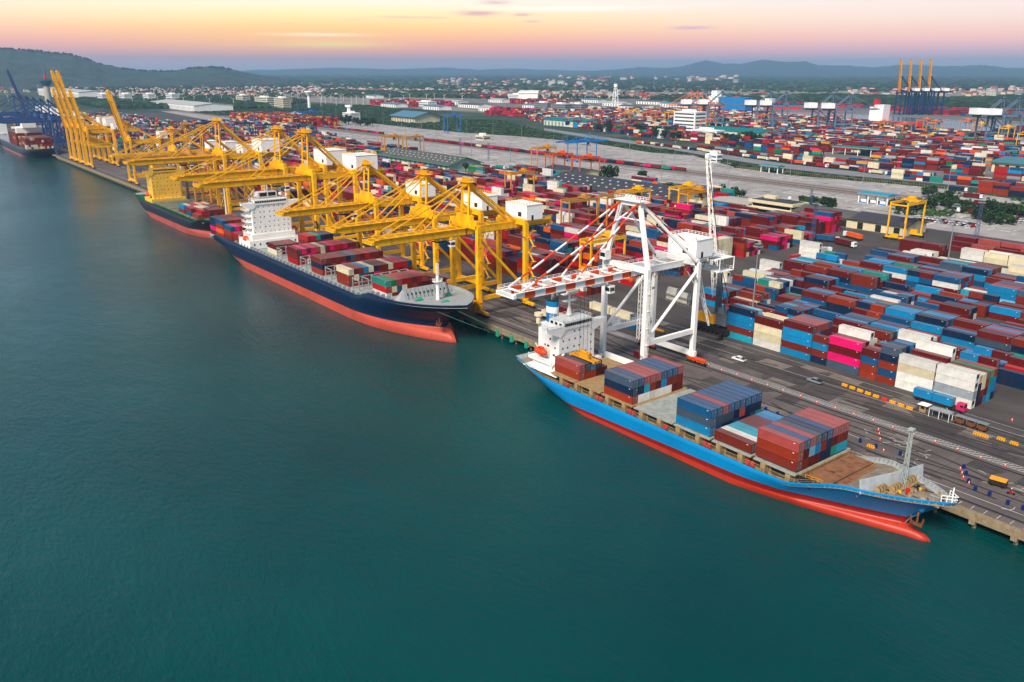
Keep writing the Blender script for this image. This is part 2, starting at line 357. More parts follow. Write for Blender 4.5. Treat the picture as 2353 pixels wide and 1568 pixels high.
# quay fascia, piles and kerb
b = MB(); b.box(-1170, 200, 196.5, 196.997, 2.3, QZ+.25); structure(b.build('quay_fascia', M['concrete']))
b = MB()
x = -1165
while x < 60:
    b.box(x-.7, x+.7, 196.2, 199, 1.4, 3.098); b.tube((x,198,-3),(x,198,1.4), .5, n=8)
    for yy in (205, 213): b.tube((x,yy,-3),(x,yy,3.1), .5, n=6)
    x += 9.5
structure(b.build('quay_piles', M['concrete']))
b = MB(); b.box(-1900, 260, 231.5, 231.99, -3, 3.1); structure(b.build('seawall_bank', M['mud']))
# rails and painted lines on the quay
b = MB()
for yy in (201, 226.5): b.box(-1165, 120, yy-.35, yy+.35, QZ+.021, QZ+.034)
b.box(-1165, 120, 200.2, 200.35, QZ+.021, QZ+.034)
structure(b.build('crane_rails', M['rail']))
b = MB()
for yy in (204.5, 228.6, 231.6): b.box(-1165, 120, yy, yy+.18, QZ+.024, QZ+.045)
for k in range(0, 230):                                # hatched strip beside the landside rail
    x = -230 + k*1.1; b.add([(x,229,QZ+.046),(x+.3,229,QZ+.046),(x+1.5,231.3,QZ+.046),(x+1.2,231.3,QZ+.046)], [(0,1,2,3)])
for k in range(40): x = -110+k*3; b.box(x, x+.15, 197.9, 200, QZ+.022, QZ+.045)
for yy in (246, 252.5, 257): b.box(-280, 60, yy, yy+.12, QZ+.05, QZ+.062)
rl = random.Random(5)
for k in range(34):                                    # chalky squiggles on the apron
    x, y = rl.uniform(-118,-42), rl.uniform(206,222); a = rl.uniform(-.6,.9)
    for j in range(rl.randint(1,4)):
        a += rl.uniform(-1.1,1.1); L = rl.uniform(.8,2); x2, y2 = x+math.cos(a)*L, y+math.sin(a)*L
        b.bar((x,y,QZ+.05),(x2,y2,QZ+.05), .16, .02); x, y = x2, y2
structure(b.build('pavement_markings', M['line']))
b = MB()
for k in range(120): x = -300 + k*3.2; b.box(x, x+.07, 204.7, 225.9, QZ+.021, QZ+.03) if k % 3 == 0 else None
for yy in (209.5, 215, 220.5): b.box(-300, 90, yy, yy+.07, QZ+.021, QZ+.03)
structure(b.build('pavement_joints', M['rail']))
rp_ = random.Random(17); b = MB()
for i in range(-24, 12):
    for j, (y0, y1) in enumerate(((204.8,209.3),(209.7,214.9),(215.2,220.4),(220.8,225.8),(231.9,237),(237.2,241.5),(241.7,245.8),(246.2,252.3),(252.7,256.8))):
        if rp_.random() < .45: x0 = i*12.3+rp_.uniform(0,2); z_ = QZ+(.024 if j < 4 else .044); b.add([(x0,y0,z_),(x0+rp_.uniform(6,11.9),y0,z_),(x0+rp_.uniform(6,11.9),y1,z_),(x0,y1,z_)], [(0,1,2,3)], rp_.randrange(3))
structure(b.build('pavement_patches', [mat('patch_dark', (72,67,65), rough=.9, var=.2, scale=.3, dirt='#2c2826', dirt_amt=.7, streak=1), mat('patch_mid', (96,88,84), rough=.85, var=.2, scale=.3, dirt='#403a38', dirt_amt=.7, streak=1), mat('patch_pale', (118,108,100), rough=.9, var=.2, scale=.3, dirt='#4a4442', dirt_amt=.7, streak=1)]))
b = MB()
for k in range(70):
    x, y = rp_.uniform(-330,-40), rp_.choice((rp_.uniform(206,224), rp_.uniform(233,255))); a = rp_.choice((0,math.pi))+rp_.uniform(-.1,.1); z_ = QZ+.03+k*.0008+(.02 if y > 229 else 0); da = rp_.uniform(-.03,.03)
    for j in range(rp_.randint(5,12)):
        a += da; x2, y2 = x+math.cos(a)*5, y+math.sin(a)*5
        if not (204 < y2 < 225.5 or 232 < y2 < 257): break
        nx, ny = -math.sin(a)*.3, math.cos(a)*.3
        b.add([(x-nx,y-ny,z_),(x2-nx,y2-ny,z_),(x2+nx,y2+ny,z_),(x+nx,y+ny,z_)], [(0,1,2,3)]); x, y = x2, y2
structure(b.build('tyre_marks', mat('tyre_rubber_mark', (52,48,47), rough=.9, var=.3, scale=.6)))
fd = bpy.data.curves.new('painted_lettering', 'FONT'); fd.body = 'A01'; fd.size = 4.2; fd.materials.append(M['line'])
fo = text_mesh('painted_lettering', fd); p = at(2207, 948); fo.location = (p.x-2.5, p.y-2, QZ+.07); fo.rotation_euler = (0,0,R(70)); structure(fo)

# rail-yard paving marks: long pale dashes and dark joints
b = MB(); rl = random.Random(9)
M['dashes'] = mat('paving_dashes', (206,200,192), rough=.9, var=.3, scale=.3)
M['dashes_dark'] = mat('paving_dark_dashes', (84,82,82), rough=.9, var=.3, scale=.3)
for k in range(4200):
    y = rl.uniform(572, 830); x = rl.uniform(-1900, -60) 
    if y < 600 and x < -1100: continue
    if 655 < y < 700: continue
    if not inpoly(x, y, LOW+[(-250,735),(100,800),(260,560),(-300,560),(-1300,560),(-2300,600)]): continue
    L = rl.uniform(3, 20); w = rl.uniform(.4,1.5)
    b.box(x, x+w, y, y+L, QZ+.09, QZ+.11, m=rl.random() < .45) if rl.random() < .6 else b.box(x, x+L*1.4, y, y+w, QZ+.09, QZ+.11, m=rl.random() < .5)
o = structure(b.build('yard_pavement_markings', [M['dashes'], M['dashes_dark']]))
b = MB()
for yy in (668.5, 676, 680.5, 690):
    for d in (0, 1.5): b.box(-2300, 200, yy+d, yy+d+.12, QZ+.1, QZ+.3)
structure(b.build('railway_tracks', mat('rusty_rail', (96,70,56), rough=.8)))
sheet('railway_ballast', [(-2300,660),(200,660),(200,700),(-2300,700)], QZ+.095, mat('track_ballast', (136,130,126), rough=1, var=.25, scale=.5))

# ------------------------------------------------------------------ hills
def ridge(name, pts, d0, d1, d2, m, rough=30, seed=1, sub=5):
    rr = random.Random(seed); xs = []
    for (xa, ya), (xb, yb) in zip(pts, pts[1:]):
        for k in range(sub): xs.append((xa+(xb-xa)*k/sub, ya+(yb-ya)*k/sub + rr.uniform(-.7,.7)))
    xs.append(pts[-1]); rows = 9; vs = []; fs = []
    for i, (x, y) in enumerate(xs):
        top = az_at(x, y, d1).z; ph = rr.uniform(0,6)
        for j in range(rows):
            t = j/(rows-1)
            if t <= .6: d = d0+(d1-d0)*t/.6; h = (t/.6)**.9
            else: d = d1+(d2-d1)*(t-.6)/.4; h = 1-((t-.6)/.4)**1.3
            w = 0 if j in (0, rows-1) or abs(t-.6) < .07 else rr.uniform(-rough, rough)*h
            q = az_at(x, 160, d); zz = QZ-2+(top-QZ+2)*h
            if abs(t-.625) < .03: zz = top
            vs.append((q.x, q.y, zz+w))
    for i in range(len(xs)-1):
        for j in range(rows-1): a = i*rows+j; fs.append((a, a+rows, a+rows+1, a+1))
    b = MB(); b.add(vs, fs); return structure(b.build(name, m, smooth=True))
M['hill'] = mat('wooded_hillside', (48,62,52), rough=1, var=.4, scale=.006, dirt='#5a6250', dirt_amt=.6, bump=1, bscale=.02, dist=12)
M['mount'] = mat('far_mountain', (44,62,66), rough=1, var=.2, scale=.001)
ridge('hills', [(-420,150),(-260,128),(-120,118),(0,111),(38,112),(90,119),(160,124),(200,135),(232,147),(290,158),(340,163),(400,163),(440,157),(480,155),(530,160),(560,166),(600,173),(660,181)], 5200, 7200, 9000, M['hill'], 20)
ridge('hills', [(540,163),(640,160),(760,156),(900,159),(1020,156),(1100,160),(1180,158),(1270,161),(1400,163),(1500,165)], 15000, 19000, 22000, M['mount'], 20, 2)
ridge('mountains', [(1350,164),(1440,158),(1475,154),(1530,157),(1570,152),(1600,144),(1620,138),(1660,146),(1700,147),(1750,137),(1800,142),(1850,141),(1880,150),(1950,151),(2010,155),(2060,150),(2100,148),(2160,153),(2210,152),(2260,149),(2310,156),(2353,156),(2480,150),(2600,162)], 13000, 16500, 20000, M['mount'], 25, 3)
#@@SECTION2
# ------------------------------------------------------------------ containers
# record: x0 (low-x end), y0, z0, length code ('40'/'20'), hc, colour, place words, group
CR = []
HT = {0: 2.59, 1: 2.9}
def stack(x, y, z, cols, ln=40, hc=0, place='', group='', yw=2.44):
    for i, c in enumerate(cols):
        CR.append(dict(x=x, y=y, z=z, L=12.19 if ln == 40 else 6.06, h=HT[hc], c=c, tier=i, n=len(cols), place=place, group=group, reefer=hc and c in ('white','cream')))
        z += HT[hc]+.012
ORD = ['first','second','third','fourth','fifth','sixth','seventh','eighth','ninth','tenth','eleventh','twelfth','thirteenth','fourteenth','fifteenth','sixteenth']
def wpick(r, d): 
    k = r.random()*sum(w for _, w in d)
    for c, w in d:
        k -= w
        if k <= 0: return c
    return d[0][0]
D_RIGHT = [('maroon',32),('azure',17),('navy',14),('blue',13),('brown',10),('rust',7),('white',3.5),('cyan',3),('cream',2.5),('red',2),('slate',4),('teal',2),('sky',1)]
D_LEFT = [('maroon',31),('red',12),('pink',8),('brown',16),('blue',9),('navy',9),('rust',6),('cream',5),('salmon',5),('orange',2),('teal',2),('white',3),('slate',3)]
D_MIX = [('maroon',26),('red',9),('brown',16),('blue',14),('navy',14),('cream',6),('white',5),('rust',7),('orange',4),('teal',3),('green',4),('azure',5),('mustard',4),('grey',5),('pink',2)]
D_TOWN = [('red',30),('maroon',22),('rust',10),('blue',8),('pink',6),('orange',5),('cream',4),('navy',5)]
def block(x0, x1, y, rows, dist, hi, r, place, group, gap=.45, p20=.25, drop=.06, skip=None, front=None, same=.5, dir=-1, z=QZ+.06, lo=1, snap=False):
    """rows of stacks; x runs from x1 down to x0, each slot 40 ft or two 20 ft"""
    slot = 0; x = x1 if not snap else x0+int((x1-x0)/(12.19+gap))*(12.19+gap)+.05
    if front:
        for cols, ln, hc in front: pass
    while x-12.19 > x0:
        hs = None; base_h = r.choices(range(lo, hi+1), [1+.8*k for k in range(hi-lo+1)])[0]
        two = r.random() < p20; allw = len(dist) <= 4
        for j in range(rows):
            yy = y + j*2.56; c0 = wpick(r, dist); hc = 1 if (c0 in ('white','cream') and (allw or r.random() < .4)) else 0
            if skip and skip(x, yy): continue
            h = max(0, min(hi, base_h + r.choice((-1,0,0,0,0,1))))
            if r.random() < drop: h = max(0, h-2)
            if h == 0: continue
            for s in ((0,) if not two else (0,1)):
                cols = []
                for t in range(h):
                    if hc or r.random() < .3: cols.append(c0)
                    elif cols and r.random() < same*.4: cols.append(cols[-1])
                    else: cols.append(wpick(r, dist))
                pl = f'{ORD[min(j,15)]} row, {{slot}} %s' % place
                stack(x-12.19 if not two else (x-12.19 if s else x-6.06), yy, z, cols, 20 if two else 40, hc, pl.replace('{slot}', 'slot %d' % (slot+1) + ('b' if s else '')), group)
        x -= 12.19+gap; slot += 1
G_R = 'containers stacked in the near yard beside the quay road'
G_L = 'containers stacked in the yard behind the yellow cranes'
G_F = 'containers in the distant yards'
r = random.Random(21)
# near yard, front row read off the photograph (left to right), bottom to top
FR = [(40,0,['cyan','brown','azure','azure','navy']), (40,1,['white','cream','cream','maroon']), (40,0,['azure','brown','azure','azure','maroon']), (20,0,['navy','brown','azure','brown']),
      (40,1,['slate','pink','maroon','pink']), (20,0,['rust','rust','blue','maroon']), (20,0,['rust','blue','rust','navy','slate']), (40,1,['white','white','cream','white']), (40,1,['white','grey','white','white'])]
BACK = [  # per slot: five further rows, colours bottom to top
 [['navy','blue','azure','maroon','sky'],['maroon','white'],['azure','white','rust','cream'],['maroon','azure'],['blue','rust','rust']],
 [['white','white','cream'],['cream','cream','cream','cream'],['maroon','blue'],['navy','azure','blue'],['azure','maroon']],
 [['blue','maroon','azure','azure','salmon'],['maroon','maroon','azure','blue','salmon'],['maroon','maroon','maroon','maroon','salmon'],['maroon','azure','navy','maroon','slate'],['blue','azure','navy']],
 [['maroon','azure'],['maroon','teal'],['azure','teal','blue'],['maroon','blue','azure'],['azure','blue','azure']],
 [['white','white','white','maroon'],['maroon','blue','white','white','white'],['cream','maroon','cream','cream'],['blue','maroon','maroon','brown'],['blue','azure','navy']],
 [['maroon','maroon','maroon','salmon'],['maroon','maroon','azure'],['azure','navy','maroon','maroon'],['blue','azure','azure','azure'],['azure','blue']],
 [['navy','blue','navy','navy','slate'],['navy','blue','maroon','azure','navy'],['navy','navy','azure','maroon','azure'],['maroon','maroon','cyan'],['azure','maroon','azure']],
 [['cream','grey','cream'],['maroon','cream','cream','maroon'],['white','white','white','maroon'],['blue','cyan','white','white','white'],['azure','blue','azure']],
 [['navy','navy','navy','cream'],['maroon','brown','cream','cream'],['azure','maroon','rust','maroon'],['cyan','azure','teal','green'],['navy','azure','azure','rust']]]
x = -198
for i, (ln, hc, cols) in enumerate(FR):
    wh = ['leftmost stack','second stack','third stack','first short stack','pink stack','rust short stack','slate-topped short stack','cream stack behind the truck','white corner stack'][i]
    stack(x, 261.4, QZ+.06, cols, ln, hc, 'front row, %s of the near yard' % wh, G_R)
    for j, cc in enumerate(BACK[i]):
        hh = 1 if cc.count('white')+cc.count('cream') >= 3 else 0
        stack(x, 261.4+2.56*(j+1), QZ+.06, cc, ln, hh, '%s row behind the %s, near yard' % (ORD[j], wh), G_R)
    x += (12.19 if ln == 40 else 6.06)+.45
# explicit second block front pieces then random
block(-236, -92, 291.9, 6, D_RIGHT, 3, r, 'in the second block', G_R, snap=True, lo=2, p20=.3)
block(-244, -60, 322.4, 6, D_RIGHT, 3, r, 'in the third block', G_R, snap=True, lo=1, p20=.3)
block(-246, -60, 346, 4, D_RIGHT, 3, r, 'in the fourth block', G_R, snap=True, lo=1, p20=.3)
block(-248, -60, 369, 6, D_RIGHT, 3, r, 'in the fifth block', G_R, snap=True, lo=1, p20=.2)
block(-248, -60, 398, 6, D_RIGHT, 3, r, 'in the sixth block', G_R, snap=True, lo=1, p20=.2)
block(-235, -60, 424, 7, D_RIGHT, 3, r, 'in the seventh block', G_R, snap=True, lo=1, p20=.2)
block(-228, -150, 455, 4, [('white',5),('cream',4),('maroon',1)], 2, r, 'in the pale reefer block', G_R, lo=1, p20=0)
block(-240, -215, 470, 3, [('maroon',1)], 3, r, 'in the all maroon block', G_R, lo=3, p20=0, drop=0)
block(-228, -150, 500, 5, [('maroon',8),('salmon',2)], 3, r, 'in the maroon block near the parking', G_R, lo=2, p20=0)
block(-215, -160, 482, 4, [('white',5),('cream',5)], 2, r, 'in the cream block', G_R, lo=2, p20=0)
for k in range(3): stack(-262, 404+k*2.56, QZ+.06, ['white']*(4-(k > 0)), 40, 1, '%s row of the white reefer heap by the yard road' % ORD[k], G_R)
stack(-262, 369, QZ+.06, ['white','white'], 40, 1, 'pair of white reefers left of the near yard', G_R)
stack(-251, 320, QZ+.06, ['cream','white','cream'], 20, 1, 'three high beside the tank containers', G_R); stack(-251, 322.6, QZ+.06, ['white','white'], 20, 1, 'behind the three-high cream stack', G_R)
stack(-228, 300, QZ+.06, ['white'], 40, 0, 'lone container on the mobile crane side', G_R)
# yard behind the yellow cranes
ys = [257.2, 289.8, 322.4, 355, 387, 418, 446]
for i, y in enumerate(ys):
    if i == 3:
        for k in range(7): stack(-296, 355+24-k*2.56+.001, QZ+.06, ['cream']*(4), 20, 1, '%s row of the cream end stack' % ORD[k], G_L)
        block(-860, -298, y, 6, D_LEFT, 5, r, 'in the %s left block' % ORD[i], G_L, lo=2, p20=.15)
    elif i == 6:
        block(-560, -288, y-1, 6, D_LEFT, 5, r, 'in the %s left block' % ORD[i], G_L, lo=2, p20=.1); block(-1190, -590, y-6, 5, D_MIX, 4, r, 'in the %s left block' % ORD[i], G_L, lo=2, p20=.1)
    else:
        block(-870, -278-(i > 3)*8, y, 6, D_LEFT, 5, r, 'in the %s left block' % ORD[i], G_L, lo=3, p20=.15)
block(-395, -300, 476, 5, D_RIGHT[:6]+[('maroon',20)], 4, r, 'in the back block', G_L, lo=2, p20=.1)
block(-330, -298, 491, 5, [('pink',3),('red',3),('maroon',4),('blue',1)], 5, r, 'in the tall red block', G_L, lo=4, p20=0)
block(-690, -575, 478, 5, D_MIX, 4, r, 'behind the green shed', G_L, lo=2); block(-660, -575, 500, 6, D_MIX, 5, r, 'behind the green shed', G_L, lo=3, p20=.6)
block(-540, -470, 548, 4, D_MIX, 4, r, 'beside the rail yard', G_L, lo=2); block(-460, -420, 540, 4, D_LEFT, 4, r, 'beside the rail yard', G_L, lo=2)
# further left and inland
wk = 0
for i in range(13):
    y = 255+i*31
    block(-1180 if i < 3 else -1300-(i > 5)*380, -885 if y < 560 else -1180-(i > 10)*200, y, 6, D_MIX, 4, r, 'left', G_F, lo=1, p20=.35)
for i in range(8): block(-2100, -1310, 255+i*31, 6, D_MIX, 4, r, 'left', G_F, lo=1, p20=.3)
for i in range(4): block(-1800, -1480, 640+i*26, 7, [('maroon',6),('mustard',3),('red',3)], 6, r, 'left', G_F, lo=4, p20=.2)
# yards beyond the grass strip
rf = random.Random(4)
def inpoly(x, y, P_):
    c = False; j = len(P_)-1
    for i in range(len(P_)):
        if (P_[i][1] > y) != (P_[j][1] > y) and x < (P_[j][0]-P_[i][0])*(y-P_[i][1])/(P_[j][1]-P_[i][1])+P_[i][0]: c = not c
        j = i
    return c
far_poly = P((1180,262),(1330,258),(1500,258),(1640,262),(1850,280),(2050,290),(2230,318),(2440,350),(2440,432),(2240,408),(2100,390),(1900,368),(1700,341),(1620,330),(1480,317),(1350,298),(1250,285))
hole = [P((1560,312),(1600,322),(1760,340),(1760,322),(1720,305),(1600,296)), P((2220,385),(2440,385),(2440,425),(2260,412)), P((1500,318),(1620,335),(1700,345),(1640,350),(1480,330)), P((1870,350),(1960,350),(2050,372),(1900,372)), P((1700,250),(1900,255),(2045,262),(2200,270),(2440,285),(2440,352),(2230,318),(2080,302),(1960,288),(1850,277),(1700,268))]
for i in range(40):
    y = 770+i*31; 
    sk = lambda x, yy: (not inpoly(x-6, yy, far_poly)) or any(inpoly(x-6, yy, h) for h in hole)
    block(-1900, -200, y, 7, D_MIX, 5, rf, 'far', G_F, skip=sk, lo=2, p20=.3, gap=1.2)
for px0, px1, py, n in ((800,1000,238,3),(1150,1280,235,3),(1000,1160,219,2)):
    a = at(px0, py+4); c = at(px1, py+8)
    for j in range(n): block(min(a.x,c.x), max(a.x,c.x), (a.y+c.y)/2+j*60, 6, D_TOWN, 6, rf, 'far', G_F, lo=3, gap=3)
a = at(1230,262); block(a.x-120, a.x+90, a.y-60, 5, [('red',5),('pink',2),('maroon',5)], 6, rf, 'far', G_F, lo=3); block(a.x-60, a.x+120, a.y-110, 3, [('red',5),('pink',2),('maroon',5)], 4, rf, 'far', G_F, lo=2)
for px, py in ((1830,245),(2200,262),(2260,268),(2320,270),(2150,258)):
    a = at(px, py); block(a.x-180, a.x+200, a.y, 8, [('red',8),('maroon',6),('rust',3),('blue',1)], 5, rf, 'far', G_F, lo=2); 
# colourful stacks close to the fence on the right
block(-430, -300, 800, 5, D_MIX, 3, rf, 'far', G_F, lo=2, gap=.5); block(-330, -200, 760, 5, [('rust',4),('navy',5),('red',2)], 4, rf, 'far', G_F, lo=3, gap=.5); block(-600, -455, 850, 5, D_MIX, 3, rf, 'far', G_F, lo=1, gap=1)

# ---- on the ships
def bay(x, ys, tops, z0, who, baywords, ln=40):
    for j, cols in enumerate(tops):
        if cols: stack(x, ys+j*2.5, z0, cols, ln, 0, '%s across in the %s bay of the %s' % (ORD[j], baywords, who), 'containers loaded on the %s' % who)
BS = 'light blue ship'
bay(-199, 172.2, [['rust','salmon'],['rust','navy'],['rust','azure'],['maroon','navy'],['maroon']], 9.7, BS, 'aft')
bay(-174, 171, [['rust','navy','slate'],['white','navy','blue'],['white','cyan','salmon'],['white','rust','salmon'],['white','maroon','salmon'],['white','azure','blue'],['white','brown','blue'],['maroon','brown','blue'],['maroon','brown','salmon']], 9.7, BS, 'second')
bay(-144.5, 171, [['azure','slate','blue'],['blue','slate','blue'],['navy','slate','salmon'],['navy','slate','blue'],['blue','navy','blue'],['navy','salmon','blue'],['navy','navy','blue'],['blue','navy','blue'],['teal','navy','blue']], 9.9, BS, 'middle')
bay(-130.8, 171, [['brown'],['white'],['cyan'],['cyan'],['maroon'],['maroon'],['maroon'],['azure'],['azure']], 10.0, BS, 'low')
bay(-117.2, 171, [['brown','rust','salmon'],['brown','maroon','blue'],['maroon','sky','salmon'],['maroon','azure','slate'],['navy','rust','navy'],['navy','navy','blue'],['teal','maroon','salmon'],['cyan','brown','salmon'],['cyan','brown','salmon']], 10.2, BS, 'forward')
NS = 'navy ship'; rn = random.Random(8)
def rc(n, D=D_LEFT): return [wpick(rn, D) for _ in range(n)]
bay(-513, 164, [['maroon','pink','navy','navy']]+[rc(4) for _ in range(12)], 10.4, NS, 'sternmost')
bay(-499.5, 163, [['rust','orange','rust','blue']]+[rc(3, [('brown',4),('rust',4),('red',2),('navy',1)])+[c] for c in ('brown','brown','rust','red','maroon','red','brown','blue','red','brown','red','brown')], 11, NS, 'second')
bay(-486, 163, [['brown','rust','blue']]+[rc(3) for _ in range(12)], 12, NS, 'third'); bay(-472.5, 163, [['brown','red']]+[rc(2) for _ in range(12)], 12, NS, 'fourth')
bay(-423.5, 164, [['cream','maroon'],['maroon','brown'],['red','brown'],['navy','rust'],['brown','brown'],[],['rust'],['red','brown','red'],['red','brown','red'],['maroon','maroon','teal'],['brown','brown','navy'],['brown','red','navy'],['pink','brown','navy']], 13.9, NS, 'first forward')
bay(-395, 163, [['red','brown','maroon'],['red','brown','pink'],['white','pink','brown'],['navy','pink','pink'],['brown','brown','salmon'],['brown','cream','cream'],['pink','maroon','brown'],['red','maroon','pink'],['maroon','red','red'],['maroon','maroon','red'],['red','brown','pink'],['brown','pink','brown'],['maroon','rust','brown']], 13.9, NS, 'second forward')
bay(-367.5, 163, [['rust','navy','brown'],['rust','navy','brown'],['brown','rust','maroon'],['red','maroon','brown'],['blue','pink','brown'],['slate','rust','navy'],['navy','brown','slate'],['brown','brown','brown'],['maroon','red','maroon'],['red','brown','red'],['maroon','red','brown'],['red','maroon','brown'],['brown','brown','maroon']], 13.9, NS, 'third forward')
bay(-340.5, 163, [['rust','rust','cream'],['red','cream','maroon'],['brown','blue','brown'],['rust','rust','azure'],['brown','navy','cream'],['rust','pink','navy'],['red','red','maroon'],['brown','brown','brown'],['red','red','cream'],['maroon','red','red'],['red','maroon','red'],['red','red','red'],['brown','brown','blue']], 13.9, NS, 'fourth forward')
bay(-311.5, 165.5, [['white','red','teal'],['brown','cream','green'],['brown','blue','salmon'],['rust','cream','red'],['red','brown','red'],['maroon','rust','brown'],['red','brown','red'],['brown','maroon','salmon'],['brown','maroon'],[],['red','brown'],['maroon','brown']], 13.9, NS, 'bow')
KS = 'black ship'
bay(-598, 171, [['brown','azure'],['maroon','white'],['brown','red'],['red','red'],['red','cream'],['brown','orange'],['red','cream'],['maroon','brown']], 12.2, KS, 'aft')
bay(-583, 171, [['blue','brown'],['red','red'],['red','cream'],['brown','cream'],['blue','grey'],['maroon','brown'],['red','brown'],['red','brown'],['brown']], 12.2, KS, 'middle'); bay(-569, 171, [['rust'],['brown','red'],['red'],['navy','brown'],['red','brown'],['maroon','brown'],['brown','brown']], 12.2, KS, 'forward')
FS = 'far loaded ship'
for k in range(10):
    if k == 4: continue
    for j in range(12):
        h = 6 if k > 4 else 5
        cc = rc(h, [('maroon',8),('brown',6),('red',2),('cream',.7),('mustard',.8)])
        if k == 0 and j in (0,1,3,4,6,7,9,11): cc[0] = 'cream'
        if k == 0 and j in (0,2,3): cc[1] = 'white'
        stack(-1208-k*13.4, 170+j*2.5, 12, cc, 40, 0, 'far', 'containers loaded on the far loaded ship')
# trains
rt = random.Random(3); TR = []
def train(x0, x1, y, z, two, D):
    x = x0
    while x < x1:
        TR.append((x, y)); 
        stack(x+.3, y-1.22, z, [wpick(rt, D)], 40, 0, 'far', 'containers riding on trains')
        x += 13.6
DT = [('maroon',12),('brown',10),('red',8),('pink',5),('navy',3),('teal',1),('cream',2)]
train(-1090, -610, 676.9, QZ+1.5, 0, DT); train(-1060, -590, 681.3, QZ+1.5, 0, DT+[('blue',2)]); train(-1900, -1240, 690.8, QZ+1.5, 0, DT+[('blue',4),('azure',3)])
train(-640, -530, 681.3, QZ+1.5, 0, [('navy',4),('blue',3)]) if False else None
a, c = at(1609,339), at(2200,424)
for px in range(0, 46):
    t_ = px/46; x_, y_ = a.x+(c.x-a.x)*t_, a.y+(c.y-a.y)*t_
# straight siding beyond the road, parallel to the quay direction of that yard
FT = []
for k in range(int((c-a).length/13.6)):
    q = a+(c-a).normalized()*13.6*k; FT.append((q.x, q.y, math.atan2(c.y-a.y, c.x-a.x)))

# choose the 300 that show largest
key = {}
for i, c_ in enumerate(CR): key[(round(c_['x']/2), round(c_['y']/1.28), round(c_['z']/1.4))] = i
for c_ in CR:
    mx_, my_, mz_ = c_['x']+c_['L']/2, c_['y']+1.2, c_['z']+c_['h']/2
    d2 = mx_*mx_+my_*my_+(CAM_H-mz_)**2; d = math.sqrt(d2)
    top = c_['tier'] == c_['n']-1
    s = (c_['L']*2.44*(CAM_H-mz_)/d if top else 0)
    def occ(dx, dy):
        X, Y, Z = mx_+dx, my_+dy, c_['z']
        for kx in (-3,-2,-1,0,1,2,3):
            for ky in (-1,0,1):
                for kz in (-1,0,1):
                    pass
        return False
    c_['s'] = s/d2; c_['d'] = d
from collections import defaultdict
cell = defaultdict(list)
for c_ in CR: cell[(int(c_['x']//14), int(c_['y']//6))].append(c_)
def covered(c_, dx, dy):
    X, Y = c_['x']+c_['L']/2+dx, c_['y']+1.2+dy
    for ix in (-1,0,1):
        for iy in (-1,0,1):
            for o_ in cell.get((int(X//14)+ix, int(Y//6)+iy), ()):
                if o_['x']-.2 <= X <= o_['x']+o_['L']+.2 and o_['y']-.1 <= Y <= o_['y']+2.54 and o_['z'] <= c_['z']+c_['h']/2 <= o_['z']+o_['h']: return True
    return False
for c_ in CR:
    if c_['place'] == 'far' or c_['d'] > 700: c_['s'] *= .0 if c_['place'] in ('far','left') else 1; continue
    mz_ = c_['z']+c_['h']/2
    if not covered(c_, 0, -2.6): c_['s'] += c_['L']*c_['h']*((c_['y'])/c_['d'])/c_['d']**2
    if not covered(c_, c_['L']/2+1.5, 0): c_['s'] += 2.44*c_['h']*(-c_['x']/c_['d'])/c_['d']**2
    q = Vector((c_['x']+c_['L']/2, c_['y'], mz_))-Vector((0,0,CAM_H)); w_ = q.dot(FW)
    u_, v_ = 1176+F_PX*q.dot(RT)/w_, 784-F_PX*q.dot(UP)/w_
    if not (-10 < u_ < 2340): c_['s'] = 0
    # hidden behind a taller neighbour one row nearer the camera
    for dd in (5.2, 7.8, 10.4, 13):
        zz = mz_ + dd*(CAM_H-mz_)/max(60, c_['y'])
        t2 = dict(c_); t2['z'] = zz-c_['h']/2
        if covered(t2, dd*(-c_['x'])/c_['y'], -dd): c_['s'] *= .25; break
CR.sort(key=lambda c: -c['s'])
IND, REST = CR[:300], CR[300:]
